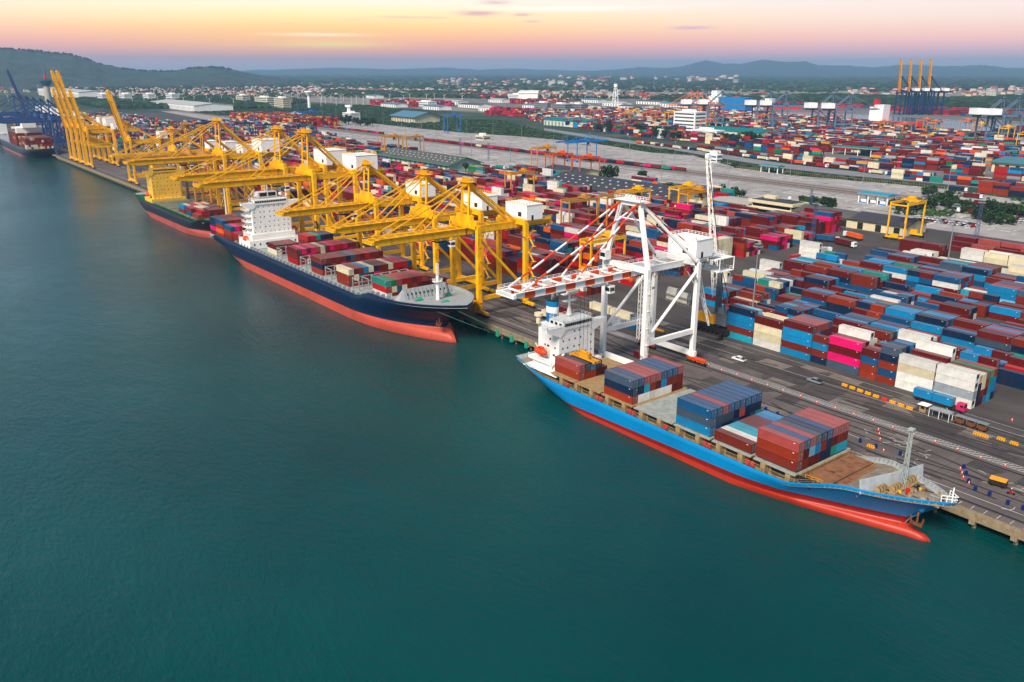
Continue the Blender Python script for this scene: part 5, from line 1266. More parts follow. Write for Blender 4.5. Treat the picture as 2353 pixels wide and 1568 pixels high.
def rmg(x, y, lab):
    c = place_rtg('sky_blue', x, y, lab, span=30, hx=8, h=22, rail=True, cant=18, group='bright blue rail gantries over the tracks')
    b = MB()
    for X in (-8, 8):
        for Y in (0, 30):
            b.bar((X, Y, 23), (X, Y+(-1 if Y == 0 else 1)*2, 29), .6); b.bar((X, Y, 29), (X, Y-14, 23.2), .4); b.bar((X, Y, 29), (X, Y+14, 23.2), .4)
    b.build('stay_frame', M['sky_blue'], c)
rmg(-729, 652, 'bright blue rail gantry above the long red trains, nearest one')
rmg(-1570, 700, 'bright blue rail gantry far left over the tracks')
c = place_rtg('sky_blue', -1215, 800, 'slim bright blue rail gantry standing on the pale yard', span=26, hx=5, h=27, rail=True, group='bright blue rail gantries over the tracks')
rg = random.Random(2)
fl = [(1310,277),(1440,272),(1480,275),(1500,278),(1530,275),(1560,272),(1615,300),(1860,292),(1905,288),(1740,285),(1690,280),(2210,300),(2110,298),(2135,305),(2240,312),(2010,305),(2060,312),(2300,322),(1360,270),(1420,282),(2343,340),(1570,292)]
for i, (px, py) in enumerate(fl):
    q = at(px, py+14); c = place_rtg('yellow' if 1430 < px < 1470 or px in (1530,2240,2300,2343) else 'salmon', q.x, q.y, '%s yard gantry among the far stacks, %s from the left' % ('yellow' if 1430 < px < 1470 or px in (1530,2240,2300,2343) else 'pale orange', '%dth' % (sorted(p_[0] for p_ in fl).index(px)+1)), span=26, hx=6, h=24, rz=R(rg.choice((-6,0,5))), group='small gantries over the far yards')

# ------------------------------------------------------------------ mobile harbour crane
s = empty('mobile_harbour_crane', (-204.5,263.5,QZ)); tag(s, 'grey mobile harbour crane with tall white lattice jib and yellow counterweight', 'crane')
gk_ = mat('grey_crane_paint', (92,100,104), rough=.5)
b = MB(); b.box(-8,8,-3,3,1.2,2.8)
for k in range(7):
    for yy in (-3.4, 3.4): b.tube((-6.6+k*2.2,yy-.5,.8),(-6.6+k*2.2,yy+.5,.8), .8, n=10)
b.build('chassis', M['dark'], s)
for sx in (-1, 1):
    for sy in (-1, 1): b = MB(); b.bar((sx*5,sy*2,1.8),(sx*7.5,sy*7.5,1.4), .9); b.box(sx*7.5-1.2,sx*7.5+1.2,sy*7.5-1.2,sy*7.5+1.2,0,.4); b.build('outrigger', M['dark'], s)
b = MB(); b.tube((0,0,2.8),(0,0,4.2), 2, n=14); b.box(-1,6.5,-3.2,3.4,4.2,8.4); b.box(1,5,-1.5,2.5,8.4,10.6, 1); b.build('upper_carriage', [gk_, M['steel']], s)
b = MB(); b.box(-6.5,1.5,-4.6,-3.25,4.4,8.2)
b.build('counterweight', mat('amber_yellow_panel', (244,166,20), rough=.4), s)
b = MB(); b.bar((0,0,6),(-1.5,1,27), 2.4,2.4, 1.6,1.6); b.build('tower', gk_, s)
b = MB(); tip = Vector((-22.5,14.5,66)); foot = Vector((-2.5,1,14)); b.lattice(foot, tip, 2.3, .19, 26, w2=1.4); b.tube(tip+Vector((-.7,0,1)), tip+Vector((.7,0,1)), 1.3, n=12); b.build('jib', M['white'], s)
b = MB(); b.bar((-1.8,1,27), tip, .15); b.bar((-1.2,1,27), tip, .15); b.bar((5,-2,9),(-1.5,1,26.5), .2); b.bar((5,2,9),(-1,1,26.5), .2); b.build('stay_cable', M['dark'], s)
s.rotation_euler = (0,0,R(0))
# ------------------------------------------------------------------ vehicles and quay clutter
CABC = {}
def truck(x, y, rz, cabc, loads, lab, group=None, cont=True, flat=None, z=QZ+.06, L=12.4):
    """x,y = middle of the trailer; cab at +x end"""
    s = empty('container_truck', (x,y,z), rz)
    b = MB(); b.box(-L/2, L/2, -.5, .5, .95, 1.25); b.box(-L/2, L/2, -1.15, -.95, 1.05, 1.3); b.box(-L/2, L/2, .95, 1.15, 1.05, 1.3)
    for k in range(6): b.box(-L/2+k*L/5-.1, -L/2+k*L/5+.1, -1.15, 1.15, 1.02, 1.2)
    b.build('trailer_frame', mat('red_brown_chassis', (70,24,20), rough=.7), s)
    for xx in (-L/2+1.3, -L/2+2.6, L/2-.6, L/2+2.9):
        b = MB()
        for yy in (-1.1, .8): b.tube((xx, yy, .52), (xx, yy+.3, .52), .52, n=12)
        b.build('wheel', M['rubber'], s)
    x0 = L/2+1.3
    b = MB(); b.xprism([(-1.15,.9),(1.15,.9),(1.15,2.2),(1.0,3.1),(-1.0,3.1),(-1.15,2.2)], x0, x0+2.3, 0); b.box(x0+2.3, x0+2.5, -1.15, 1.15, .6, 1.6, 0); b.box(x0-1.8, x0+2.3, -.9, .9, .6, .95, 1)
    co = b.build('cab', [cabc, M['dark']], s)
    b = MB(); b.cbox((x0+2.32, 0, 2.35), (.08,1.9,.8)); b.cbox((x0+1.6,-1.12,2.3),(.9,.1,.6)); b.cbox((x0+1.6,1.12,2.3),(.9,.1,.6)); b.build('windscreen', M['glass'], co)
    tag(s, lab, 'truck', group)
    ca, sa = math.cos(rz), math.sin(rz)
    for (lx, ln, c, h, l2) in loads:
        me, md = cont_mesh(12.19 if ln == 40 else 6.06, h, False)
        o = bpy.data.objects.new('shipping_container', me); COL.objects.link(o); o.location = (x+ca*lx+sa*1.22, y+sa*lx-ca*1.22, z+1.31); o.rotation_euler = (0,0,rz)
        d = bpy.data.objects.new('door', md); COL.objects.link(d); d.parent = o
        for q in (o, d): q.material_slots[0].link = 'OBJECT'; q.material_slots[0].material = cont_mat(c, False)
        tag(o, l2, 'container', 'containers riding on trucks')
    return s
pinkc = mat('pink_cab_paint', (196,40,92), rough=.35); yelc = mat('yellow_cab_paint', (236,156,10), rough=.35); whc = mat('white_cab_paint', (226,228,228), rough=.35)
truck(-112.5, 256.6, 0, pinkc, [(-6.2,20,'azure',2.59,'rear azure container on the pink cab truck'), (.05,20,'azure',2.59,'front azure container on the pink cab truck')], 'truck with pink cab parked along the white corner stacks')
truck(-303, 206.5, 0, yelc, [(-6.1,40,'navy',2.59,'navy container on the yellow cab truck under the crane')], 'yellow cab truck under the low yellow crane by the navy bow')
truck(-257, 221, R(3), yelc, [(-6.1,40,'cream',2.59,'pale container on the truck behind the light blue funnel')], 'yellow cab truck with pale container behind the light blue funnel')
truck(-258, 230, R(2), yelc, [(-6.1,40,'maroon',2.59,'maroon container on the truck beyond the light blue funnel')], 'truck with maroon container behind the pale one near the funnel')
for x, y, ln, c, h, lab in ((-262,246.5,40,'cream',2.9,'long cream container in the row beside the rail, left'), (-249.2,246.5,40,'cream',2.9,'long cream container in the row beside the rail, right'), (-236.4,246.5,40,'slate',2.9,'slate container at the end of the cream row'),
                         (-240,238,20,'grey',2.59,'grey short container with rounded tarp near the white crane leg'), (-232,238.5,20,'blue',2.59,'dark blue short container next to the grey one'), (-203,214,40,'maroon',2.59,'maroon container on the quay behind the light blue ship, under the white crane')):
    me, md = cont_mesh(12.19 if ln == 40 else 6.06, h, False); o = bpy.data.objects.new('shipping_container', me); COL.objects.link(o); o.location = (x,y,QZ+.06)
    d = bpy.data.objects.new('door', md); COL.objects.link(d); d.parent = o
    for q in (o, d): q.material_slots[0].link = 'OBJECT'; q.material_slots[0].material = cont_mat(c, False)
    tag(o, lab, 'container', 'loose containers on the quay')
tankm = mat('dull_silver_tank', (188,184,172), rough=.4, metal=.4, dirt='#6a5236', dirt_amt=.5)
k = 0
for i in range(5):
    for j, zz in enumerate((0, 2.45)):
        x, y = -250+ (i % 2)*6.6 - (i//2)*2.2, 283+ (i//2)*2.8
        s = empty('tank_container', (x,y,QZ+.06+zz)); b = MB(); b.tube((.25,1.2,1.2),(5.8,1.2,1.2), 1.1, n=16); b.build('tank', tankm, s, smooth=False)
        b = MB()
        for X in (.07, 5.98):
            for Y in (.07, 2.33): b.bar((X,Y,0),(X,Y,2.4), .14)
            for Z in (.07, 2.33): b.bar((X,0,Z),(X,2.4,Z), .14)
        for Y in (.07, 2.33):
            for Z in (.07,): b.bar((0,Y,Z),(6.05,Y,Z), .14)
        b.build('frame', M['steel'], s); tag(s, 'silver tank container, %s pair from quay, %s, %s' % (ORD[i//2], 'left' if i % 2 == 0 else 'right', 'upper' if j else 'lower'), 'tank container', 'silver tank containers by the white crane')
def pickup(x, y, rz, c, lab, back):
    s = empty('pickup_truck', (x,y,QZ+.06), rz)
    b = MB(); b.yprism([(-2.6,.45),(2.6,.45),(2.6,.95),(1.35,1.05),(-2.6,1.1)], -.9, .9); b.yprism([(-.9,1.05),(1.3,1.05),(.7,1.75),(-.75,1.75)], -.82, .82); b.build('body', c, s)
    b = MB(); b.yprism([(-.82,1.12),(1.15,1.12),(.66,1.66),(-.7,1.66)], -.86, .86); b.build('window', M['glass'], s)
    for xx in (-1.7, 1.7):
        for yy in (-.85, .65): b = MB(); b.tube((xx,yy,.38),(xx,yy+.2,.38), .38, n=12); b.build('wheel', M['rubber'], s)
    b = MB(); b.box(-2.5,-.95,-.8,.8,1.0,1.55 if back else 1.2); b.build('load_bed', M['dark'], s)
    tag(s, lab, 'pickup truck', 'pickups driving on the quay')
pickup(-176.5, 241.5, math.pi, whc, 'white pickup on the quay road left of the pink containers', 0)
pickup(-146.5, 243.5, math.pi, mat('silver_blue_car_paint', (160,172,184), rough=.3, metal=.5), 'silver pickup beside the yellow and black barriers', 1)
ystr = mat('barrier_yellow', (240,160,10), rough=.6); redp = mat('barrier_red', (220,40,20), rough=.6)
bs_, ks = at(1941,888), at(2090,941)
for i in range(9):
    q = bs_.lerp(ks, i/8)
    s = MB(); s.yprism([(-.95,0),(.95,0),(.95,.3),(-.95,.3)], -.45, .45, 0)
    s.xprism([(-.3,.3),(.3,.3),(.15,.9),(-.15,.9)], -.95, .95, 0)
    for k in (-.6, 0, .6): s.add([(k-.18,-.46,.02),(k+.06,-.46,.02),(k+.2,-.3,.6),(k-.04,-.3,.6)], [(0,1,2,3)], 1); s.box(k-.12,k+.12,-.2,.2,.9,.915,1)
    o = s.build('traffic_barrier', [redp if i == 5 else ystr, M['dark']], loc=(q.x, q.y, QZ+.06)); tag(o, ('red barrier knocked among the yellow and black ones' if i == 5 else 'yellow and black road barrier, %s from the silver pickup' % ORD[i]), 'barrier', 'row of road barriers near the quay road')
for i, (px, py) in enumerate(((2262,1005),(2300,1012),(2330,1022),(2001,1029),(2245,1000))):
    q = at(px, py); s = MB(); s.box(-1.1,1.1,-.4,.4,0,.35,0); s.box(-1,1,-.2,.2,.35,.8,0); 
    for k in (-.6,0,.6): s.box(k-.12,k+.12,-.405,.405,.05,.3,1); s.box(k-.12,k+.12,-.21,.21,.4,.7,1)
    o = s.build('traffic_barrier', [ystr, M['dark']], loc=(q.x,q.y,QZ+.06)); tag(o, 'yellow and black barrier %s' % ['in the heap at the right edge','second in the heap at the right edge','cropped near the right edge','alone on the apron beside the forward containers','left end of the right edge heap'][i], 'barrier', 'barriers on the apron')
conem = [mat('cone_red', (230,60,40), rough=.5), M['white']]
cb = MB(); cb.box(-.25,.25,-.25,.25,0,.06,0); cb.tube((0,0,.06),(0,0,.45), .22,.15, n=8, m=0); cb.tube((0,0,.45),(0,0,.7), .15,.1, n=8, m=1); cb.tube((0,0,.7),(0,0,.95), .1,.04, n=8, m=0); cme = cb.mesh('traffic_cone', conem)
for i in range(24):
    x = -186+i*6.3; y = 228.2+random.uniform(-.3,.3)
    o = bpy.data.objects.new('traffic_cone', cme); COL.objects.link(o); o.location = (x,y,QZ+.05); o.scale = (1.05,)*3; tag(o, 'red and white cone in the line beside the crane rail', 'traffic cone', 'cones lined up along the crane rail')
for i, (px, py) in enumerate(((2018,990),(2020,1000),(2022,1012),(2030,1038),(2210,1090),(2213,1100),(2206,1080),(2226,1113),(2325,968))):
    q = at(px, py); o = bpy.data.objects.new('traffic_cone', cme); COL.objects.link(o); o.location = (q.x,q.y,QZ+.05); o.scale = (1.05,)*3; tag(o, 'red and white cone standing loose on the apron among blue barrels', 'traffic cone', 'loose cones on the apron')
bm_ = mat('barrel_blue', (16,38,100), rough=.45)
bb = MB(); bb.tube((0,0,0),(0,0,.95), .34, n=14)
for z in (.28,.62): bb.tube((0,0,z),(0,0,z+.05), .36, n=14)
bb.tube((0,0,.9),(0,0,.97), .35, n=14); bme = bb.mesh('blue_barrel', bm_)
for i, (px, py) in enumerate(((1759,944),(1786,955),(1976,1017),(2012,1030),(2068,1046),(2214,1077),(2219,1092),(2225,1110),(2240,1128),(2273,1140),(2315,1160),(2350,1172))):
    q = at(px, py); o = bpy.data.objects.new('blue_barrel', bme); COL.objects.link(o); o.location = (q.x,q.y,QZ+.05); o.scale = (1.2,)*3; tag(o, 'blue barrel on the apron, %s counted from the left' % ORD[i], 'barrel', 'blue barrels marking the apron')
q = at(2292,1117); s = empty('generator', (q.x,q.y,QZ+.05), R(10)); b = MB(); b.box(-2,2,-1,1,.5,1.7,1); b.box(-1.9,1.9,-.95,-.05,1.7,2.1,0); b.box(-1.9,1.9,.1,.95,1.7,2.1,0); b.build('housing', [mat('generator_orange', (244,160,30), rough=.4), M['dark']], s)
for xx in (-1.2,1.2): b = MB(); b.tube((xx,-1,.35),(xx,1,.35), .35, n=10); b.build('wheel', M['rubber'], s)
tag(s, 'orange topped black generator on wheels near the right edge of the apron', 'generator')
# motorcycle and rider
q = at(2322,1137); s = empty('motorcycle', (q.x,q.y,QZ+.05), R(200)); b = MB(); b.bar((-.5,0,.6),(.5,0,.75), .25,.3); b.bar((.5,0,.9),(.72,0,.3), .08); b.bar((.45,-.35,1),(.45,.35,1), .05); b.build('body', M['redm'], s)
for xx in (-.65,.65): b = MB(); b.tube((xx,-.06,.3),(xx,.06,.3), .3, n=12); b.build('wheel', M['rubber'], s)
tag(s, 'small red motorcycle on the apron near the orange topped generator', 'motorcycle')
def person(loc, rz, label, seated=True, shirt='maroon'):
    me = bpy.data.meshes.new('person'); o = bpy.data.objects.new('person', me); COL.objects.link(o)
    V = [(0,0,.85),(0,0,1.1),(0,0,1.36),(0,0,1.48),(0,0,1.62), (0,-.2,1.36),(.25,-.3,1.15),(.45,-.3,1.02), (0,.2,1.36),(.25,.3,1.15),(.45,.3,1.02), (.05,-.12,.82),(.45,-.2,.72),(.35,-.2,.3), (.05,.12,.82),(.45,.2,.72),(.35,.2,.3)]
    Ed = [(0,1),(1,2),(2,3),(3,4),(2,5),(5,6),(6,7),(2,8),(8,9),(9,10),(0,11),(11,12),(12,13),(0,14),(14,15),(15,16)]
    rad = [.15,.14,.16,.06,.12,.07,.05,.04,.07,.05,.04,.11,.08,.05,.11,.08,.05]
    me.from_pydata(V, Ed, []); o.modifiers.new('skin', 'SKIN')
    for i, r_ in enumerate(rad): me.skin_vertices[0].data[i].radius = (r_, r_)
    me.skin_vertices[0].data[0].use_root = True
    sb = o.modifiers.new('sub', 'SUBSURF'); sb.levels = sb.render_levels = 1
    me.materials.append(mat('dark_red_work_clothes', (110,30,34), rough=.8)); o.location = loc; o.rotation_euler = (0,0,rz)
    h = MB(); h.sphere((0,0,1.68), .15, m=0); h.build('helmet', M['white'], o)
    tag(o, label, 'person')
if True:
    person((q.x,q.y,QZ+.02), R(200), 'rider in dark red clothes and white helmet sitting on the red motorcycle')
# guard booth and shelters
q = at(2122,946); s = empty('guard_booth', (q.x,q.y,QZ+.06), R(0)); b = MB(); b.box(-1,1,-1,1,0,2.4); b.build('wall', M['buff'], s); b = MB(); b.add([(-1.6,-1.6,2.4),(1.6,-1.6,2.4),(1.6,1.6,2.4),(-1.6,1.6,2.4),(0,0,3)], [(0,1,4),(1,2,4),(2,3,4),(3,0,4),(0,3,2,1)]); b.build('roof', M['white'], s)
b = MB(); b.cbox((0,-1.01,1.5),(1.2,.06,.9)); b.cbox((1.01,0,1.5),(.06,1.2,.9)); b.build('window', M['glass'], s); tag(s, 'small white roofed booth beside the quay road', 'booth')
q = at(2160,962); s = empty('shelter', (q.x,q.y,QZ+.06)); b = MB(); b.yprism([(-3.2,2.5),(3.2,2.5),(3.2,2.7),(0,2.9),(-3.2,2.7)], -1.3, 1.3); b.build('roof', M['grey_deck'], s)
for xx in (-3,0,3):
    for yy in (-1.2,1.2): b = MB(); b.bar((xx,yy,0),(xx,yy,2.5), .14); b.build('post', M['white'], s)
tag(s, 'open shelter with pale corrugated roof beside the booth', 'shelter')
for i, (px, py) in enumerate(((2206,974),(2231,982),(2256,990))):
    q = at(px, py); s = empty('light_cart', (q.x,q.y,QZ+.06)); b = MB(); b.box(-1.3,1.3,-.9,.9,.4,1.5,0); b.tube((-1,-.9,.35),(-1,.9,.35), .35, n=8, m=1); b.tube((1,-.9,.35),(1,.9,.35), .35, n=8, m=1); b.build('body', [M['rustm'], M['rubber']], s)
    b = MB(); b.yprism([(-1.5,2.3),(1.5,2.3),(1.5,2.42),(-1.5,2.42)], -1, 1)
    b.build('canopy', M['steel'], s); b = MB()
    for xx in (-1.2,1.2):
        for yy in (-.8,.8): b.bar((xx,yy,1.5),(xx,yy,2.3), .1)
    b.build('frame', M['steel'], s); tag(s, 'rusty equipment cart with blue grey canopy, %s of three beside the shelter' % ORD[i], 'cart', 'rusty carts beside the shelter')
# orange bogie clutter at the white crane, yellow frame under it
b = MB()
for k in range(9): b.box(-7+k*1.6,-6.6+k*1.6,-2,2,.9,1.3,0); b.bar((-7+k*1.6,-2,.2),(-6+k*1.6,-2,1.2), .2,m=0)
b.box(-7.4,7,-2.1,-1.7,.3,.8,0); b.box(-7.4,7,1.7,2.1,.3,.8,0); b.box(-7.4,7,-2,2,0,.3,1)
o = b.build('spreader_rack', [M['amber'], M['dark']], loc=(-197,232.5,QZ+.06)); tag(o, 'yellow steel frame rack on the ground under the white crane', 'rack')
b = MB()
for k in range(5): b.tube((k*1.1,0,.8),(k*1.1+.9,.5,1), .6, n=8)
o = b.build('crane_spreader', M['amber'], loc=(-221,244,QZ+.06)); tag(o, 'yellow spreader lying on the asphalt left of the mobile crane', 'spreader')
# teal fenders
fb = MB(); fb.box(-.9,.9,-.4,0,-1.7,.9); fme = fb.mesh('quay_fender', M['teal'])
for i, x in enumerate((-263,-253.5,-244,-234.5,-225)):
    o = bpy.data.objects.new('quay_fender', fme); COL.objects.link(o); o.location = (x,196.2,2.6); tag(o, 'teal fender panel on the quay face between the ships, %s from the navy bow' % ORD[i], 'fender', 'teal fenders on the quay face')
# light masts
def mast(x, y, h, lab, lat=False, grp='tall light masts'):
    s = empty('light_mast', (x,y,QZ+.05)); b = MB()
    if lat: b.lattice((0,0,0),(0,0,h), 2.0, .16, int(h/2), w2=1.1)
    else: b.tube((0,0,0),(0,0,h), .38, .16, n=8)
    b.build('pole', mat('blue_grey_lattice', (70,84,120), rough=.5) if lat else M['steel'], s)
    b = MB()
    b.tube((0,0,h-1),(0,0,h-.8), 1.6, n=14)
    for k in range(10): a = k*.628; b.cbox((1.8*math.cos(a),1.8*math.sin(a),h-.9),(.5,.5,.45))
    if not lat: b.box(-1.2,1.2,-1.2,1.2,h,h+.25)
    b.build('lamp_head', M['steel'], s); tag(s, lab, 'light mast', grp)
for x, y, h, lab, la in ((-208,291,32,'tall steel light mast in front of the azure container, near yard',0),(-203,452,34,'tall steel light mast left of the cream stacks on the right',0),(-205,560,36,'tall steel light mast cut by the right frame edge',0),
                     (-268,425,30,'blue lattice mast right of the tall pink and red stack',1),(-230,545,24,'blue lattice mast behind the tall yellow gantry',1),(-345,540,20,'blue lattice mast right of the cream office',1),
                     (-620,530,16,'small lattice mast above the stacks behind the green shed',1),(-880,600,20,'lattice mast by the grey shed, left',1),(-800,585,20,'lattice mast by the grey shed, right',1),(-560,590,16,'lattice mast between the big tree and the dome tree',1)):
    mast(x, y, h, lab, la)
pm = MB(); pm.tube((0,0,0),(0,0,24), .3,.14, n=6); pm.tube((0,0,23.5),(0,0,24), 1.3, n=10); pme = pm.mesh('light_mast', M['steel'])
for i in range(46):
    row = i % 2; x = -1900+ (i//2)*78 + row*30; y = 600 if row else 735+max(0,(-x-600))*.08
    if row and x > -400: continue
    o = bpy.data.objects.new('light_mast', pme); COL.objects.link(o); o.location = (x,y,QZ+.1); tag(o, 'thin light mast standing on the pale rail yard', 'light mast', 'light masts on the pale rail yard')

# ------------------------------------------------------------------ trains
fm = MB(); fm.box(0,13.2,-1.3,1.3,.95,1.3)
for xx in (1.2,3,10.2,12): 
    for yy in (-.95,.75): fm.tube((xx,yy,.45),(xx,yy+.2,.45), .45, n=8)
fme_ = fm.mesh('flat_wagon', M['dark'])
for i, (x, y) in enumerate(TR):
    o = bpy.data.objects.new('flat_wagon', fme_); COL.objects.link(o); o.location = (x,y,QZ+.2); tag(o, 'dark flat wagon carrying a container in the long trains', 'railway wagon', 'flat wagons in the trains')
rw = random.Random(6); wag = {}
for i, (x, y, a) in enumerate(FT):
    c = wpick(rw, [('grey',8),('maroon',5),('blue',4),('white',3),('rust',3),('navy',2),('azure',1)])
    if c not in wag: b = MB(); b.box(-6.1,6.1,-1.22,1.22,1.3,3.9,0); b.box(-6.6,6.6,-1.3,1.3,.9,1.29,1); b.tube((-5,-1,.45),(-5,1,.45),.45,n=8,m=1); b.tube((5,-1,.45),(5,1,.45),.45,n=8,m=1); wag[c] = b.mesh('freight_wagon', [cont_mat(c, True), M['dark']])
    o = bpy.data.objects.new('freight_wagon', wag[c]); COL.objects.link(o); o.location = (x,y,QZ+.12); o.rotation_euler = (0,0,a); o.scale = (1,1,1); tag(o, '%s loaded wagon in the train beyond the fence' % NAMES[c], 'railway wagon', 'loaded wagons beyond the fence')
# trucks on the port road and in the yards (simple at this size)
def small_truck(cc, bc):
    b = MB(); b.box(-7,5.2,-1.2,1.2,1.3,3.9,0); b.box(-7.2,6,-1.2,1.2,.8,1.29,2); b.box(6,8.2,-1.2,1.2,.8,3.6,1); b.box(8.15,8.24,-1,1,2.2,3.2,2)
    for xx in (-5.5,-4,5,7.2): b.tube((xx,-1.2,.5),(xx,1.2,.5), .5, n=8, m=2)
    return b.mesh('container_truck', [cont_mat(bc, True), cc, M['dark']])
tm = {c: small_truck(whc, c) for c in ('maroon','blue','cream','orange','red','teal','navy')}
def put_truck(x, y, a, c, lab, g):
    o = bpy.data.objects.new('container_truck', tm[c]); COL.objects.link(o); o.location = (x,y,QZ+.18); o.rotation_euler = (0,0,a); tag(o, lab, 'truck', g)
rtk = random.Random(14)
A_, B_ = at(1471,331), at(2200,424)
for i in range(34):
    t_ = i/34+rtk.uniform(-.006,.006); q = A_.lerp(B_, t_); c = wpick(rtk, [('maroon',5),('blue',2),('cream',4),('orange',1),('red',2),('navy',2)]); 
    put_truck(q.x, q.y+rtk.uniform(-4,4), math.atan2(B_.y-A_.y, B_.x-A_.x)+rtk.choice((0,0,math.pi)), c, 'white cab truck with %s box, road beyond the fence' % NAMES[c], 'trucks on the road beyond the fence')
for px, py, a, c in ((1120,388,0,'maroon'),(1150,389,0,'teal'),(1060,384,0,'maroon'),(1080,385,0,'maroon'),(1265,398,0,'blue'),(1290,402,0,'teal'),(1322,404,0,'maroon'),(2430/1.088,456,0,'maroon'),(2225,492,3.1,'maroon'),(2260,474,0,'maroon'),(2200,440,0,'navy'),(1990,520-16,0,'blue'),(1855,465,0,'red'),(2140,470,0,'cream')):
    q = at(px, py); put_truck(q.x, q.y, a+.05, c, 'truck with white cab and %s box at the edge of the pale yard' % NAMES[c], 'trucks beside the pale yard')
for i, (px, py, a, c) in enumerate(((1896,556,.3,'blue'),(1940,566,-.2,'maroon'),(1880,585,1.2,'cream'),(1800,640,0,'navy'),(1730,655,.1,'blue'),(1960,550,2.8,'orange'),(1835,600,1.5,'red'))):
    q = at(px, py); put_truck(q.x, q.y, a, c, 'truck with %s box in the asphalt gap between the two yards, %s of seven' % (NAMES[c], ORD[i]), 'trucks between the two yards')
cars = {}
for k, c in enumerate(((220,222,224),(60,62,66),(150,30,30),(180,184,190))):
    b = MB(); b.box(-2.2,2.2,-.88,.88,.35,.95,0); b.yprism([(-1.5,.95),(1.2,.95),(.7,1.45),(-1.2,1.45)], -.8, .8, 1); b.box(-1.1,.65,-.78,.78,1.451,1.47,0)
    for xx in (-1.4,1.4): b.tube((xx,-.9,.33),(xx,.9,.33), .33, n=8, m=2)
    cars[k] = b.mesh('parked_car', [mat('car_paint_%s' % 'white black red silver'.split()[k], c, rough=.3), M['glass'], M['rubber']])
for i in range(70):
    row = i//14; q = at(2105,505) if row < 2 else at(2205,505)
    x, y = q.x + (i % 14)*3.0, q.y + row*9 + rtk.uniform(-.6,.6)
    k = rtk.choice((0,0,0,1,3,2,3)); o = bpy.data.objects.new('parked_car', cars[k]); COL.objects.link(o); o.location = (x,y,QZ+.12); o.rotation_euler = (0,0,R(80+rtk.uniform(-6,6))); tag(o, '%s car parked in the car park behind the tall yellow gantry' % 'white black red silver'.split()[k], 'car', 'cars parked behind the tall yellow gantry')

# ------------------------------------------------------------------ buildings
def shed(name, x0, x1, y0, y1, eave, ridge_h, roofm, wallm, label, cat='warehouse', axis='x', lights=0, rz=0, loc=None, open_side=False, over=1.2):
    cx, cy = (x0+x1)/2, (y0+y1)/2; s = empty(name, (loc or (cx,cy,QZ+.06)), rz); hx, hy = (x1-x0)/2, (y1-y0)/2
    b = MB()
    if axis == 'x':
        b.xprism([(-hy,0),(hy,0),(hy,eave),(0,ridge_h),(-hy,eave)], -hx, hx)
    else: b.yprism([(-hx,0),(hx,0),(hx,eave),(0,ridge_h),(-hx,eave)], -hy, hy)
    b.build('wall', wallm, s)
    b = MB(); o_ = over
    if axis == 'x':
        dz = (ridge_h-eave)/hy*o_; b.xprism([(-hy-o_,eave-dz+.1),(0,ridge_h+.1),(hy+o_,eave-dz+.1),(hy+o_,eave-dz+.5),(0,ridge_h+.55),(-hy-o_,eave-dz+.5)], -hx-o_, hx+o_)
    else:
        dz = (ridge_h-eave)/hx*o_; b.yprism([(-hx-o_,eave-dz+.1),(0,ridge_h+.1),(hx+o_,eave-dz+.1),(hx+o_,eave-dz+.5),(0,ridge_h+.55),(-hx-o_,eave-dz+.5)], -hy-o_, hy+o_)
    if lights:
        nx = int(2*hx/9)
        for i in range(nx):
            for j in range(1, 4):
                for sg in (-1, 1):
                    t_ = j/4; y = sg*hy*t_; x = -hx+(i+.5+(.25 if j % 2 else 0))*2*hx/nx; z = ridge_h+.6-(ridge_h-eave)*t_; dz_ = .7*(ridge_h-eave)/hy*sg
                    b.add([(x-1.1,y-.7,z+dz_),(x+1.1,y-.7,z+dz_),(x+1.1,y+.7,z-dz_),(x-1.1,y+.7,z-dz_)], [(0,1,2,3)], 1)
    b.build('roof', [roofm, mat('skylight_panel', (196,204,208), rough=.3)], s)
    w = MB()
    for k in range(max(2, int(2*hx/10))): x = -hx+(k+.5)*2*hx/max(2, int(2*hx/10)); w.cbox((x,-hy-.03,eave*.4),(4,.1,eave*.75))
    w.build('door', M['dark'] if open_side else M['steel'], s)
    tag(s, label, cat); return s
roofd = mat('dark_grey_roof', (62,62,68), rough=.7, var=.12, scale=.1, dirt='#44403c', dirt_amt=.5); creamw = mat('cream_wall', (214,200,164), rough=.8, var=.08, scale=.2, dirt='#8a7650', dirt_amt=.3); mint = mat('mint_wall', (190,206,186), rough=.8); tealr = mat('teal_roof', (16,110,112), rough=.5)
roofg = mat('weathered_grey_roof', (84,84,80), rough=.85, var=.2, scale=.08, dirt='#4a463c', dirt_amt=.6)
shed('warehouse', -562,-424,470,522, 8.5,15, roofd, creamw, 'big warehouse with dark roof dotted with skylights behind the white crane mast', lights=1, over=2)
s = shed('warehouse', -872,-728,482,522, 8,14, roofg, mint, 'green edged warehouse with mint gable wall and grey roof', lights=1, over=2)
b = MB(); b.xprism([(-22.2,7.0),(0,14.0),(22.2,7.0),(22.2,7.9),(0,14.9),(-22.2,7.9)], 74.3, 75.4); b.bar((-74,-22.4,7.4),(75,-22.4,7.4), .9); b.build('roof_trim', mat('green_trim', (70,128,92), rough=.6), s)
shed('warehouse', -300,-262,520,545, 6,9.5, roofd, creamw, 'small dark roofed shed left of the tall yellow gantry', open_side=True); shed('warehouse', -345,-300,520,545, 6,9, roofg, creamw, 'low grey roofed shed beside the cream office', open_side=True)
shed('warehouse', -655,-600,548,575, 6,9, roofd, creamw, 'dark roofed shed behind the bright orange gantries')
shed('warehouse', -420,-385,520,545, 5,5.6, mat('pale_flat_roof', (170,162,150), rough=.8), creamw, 'long low open loading shed left of the cream office', open_side=True)
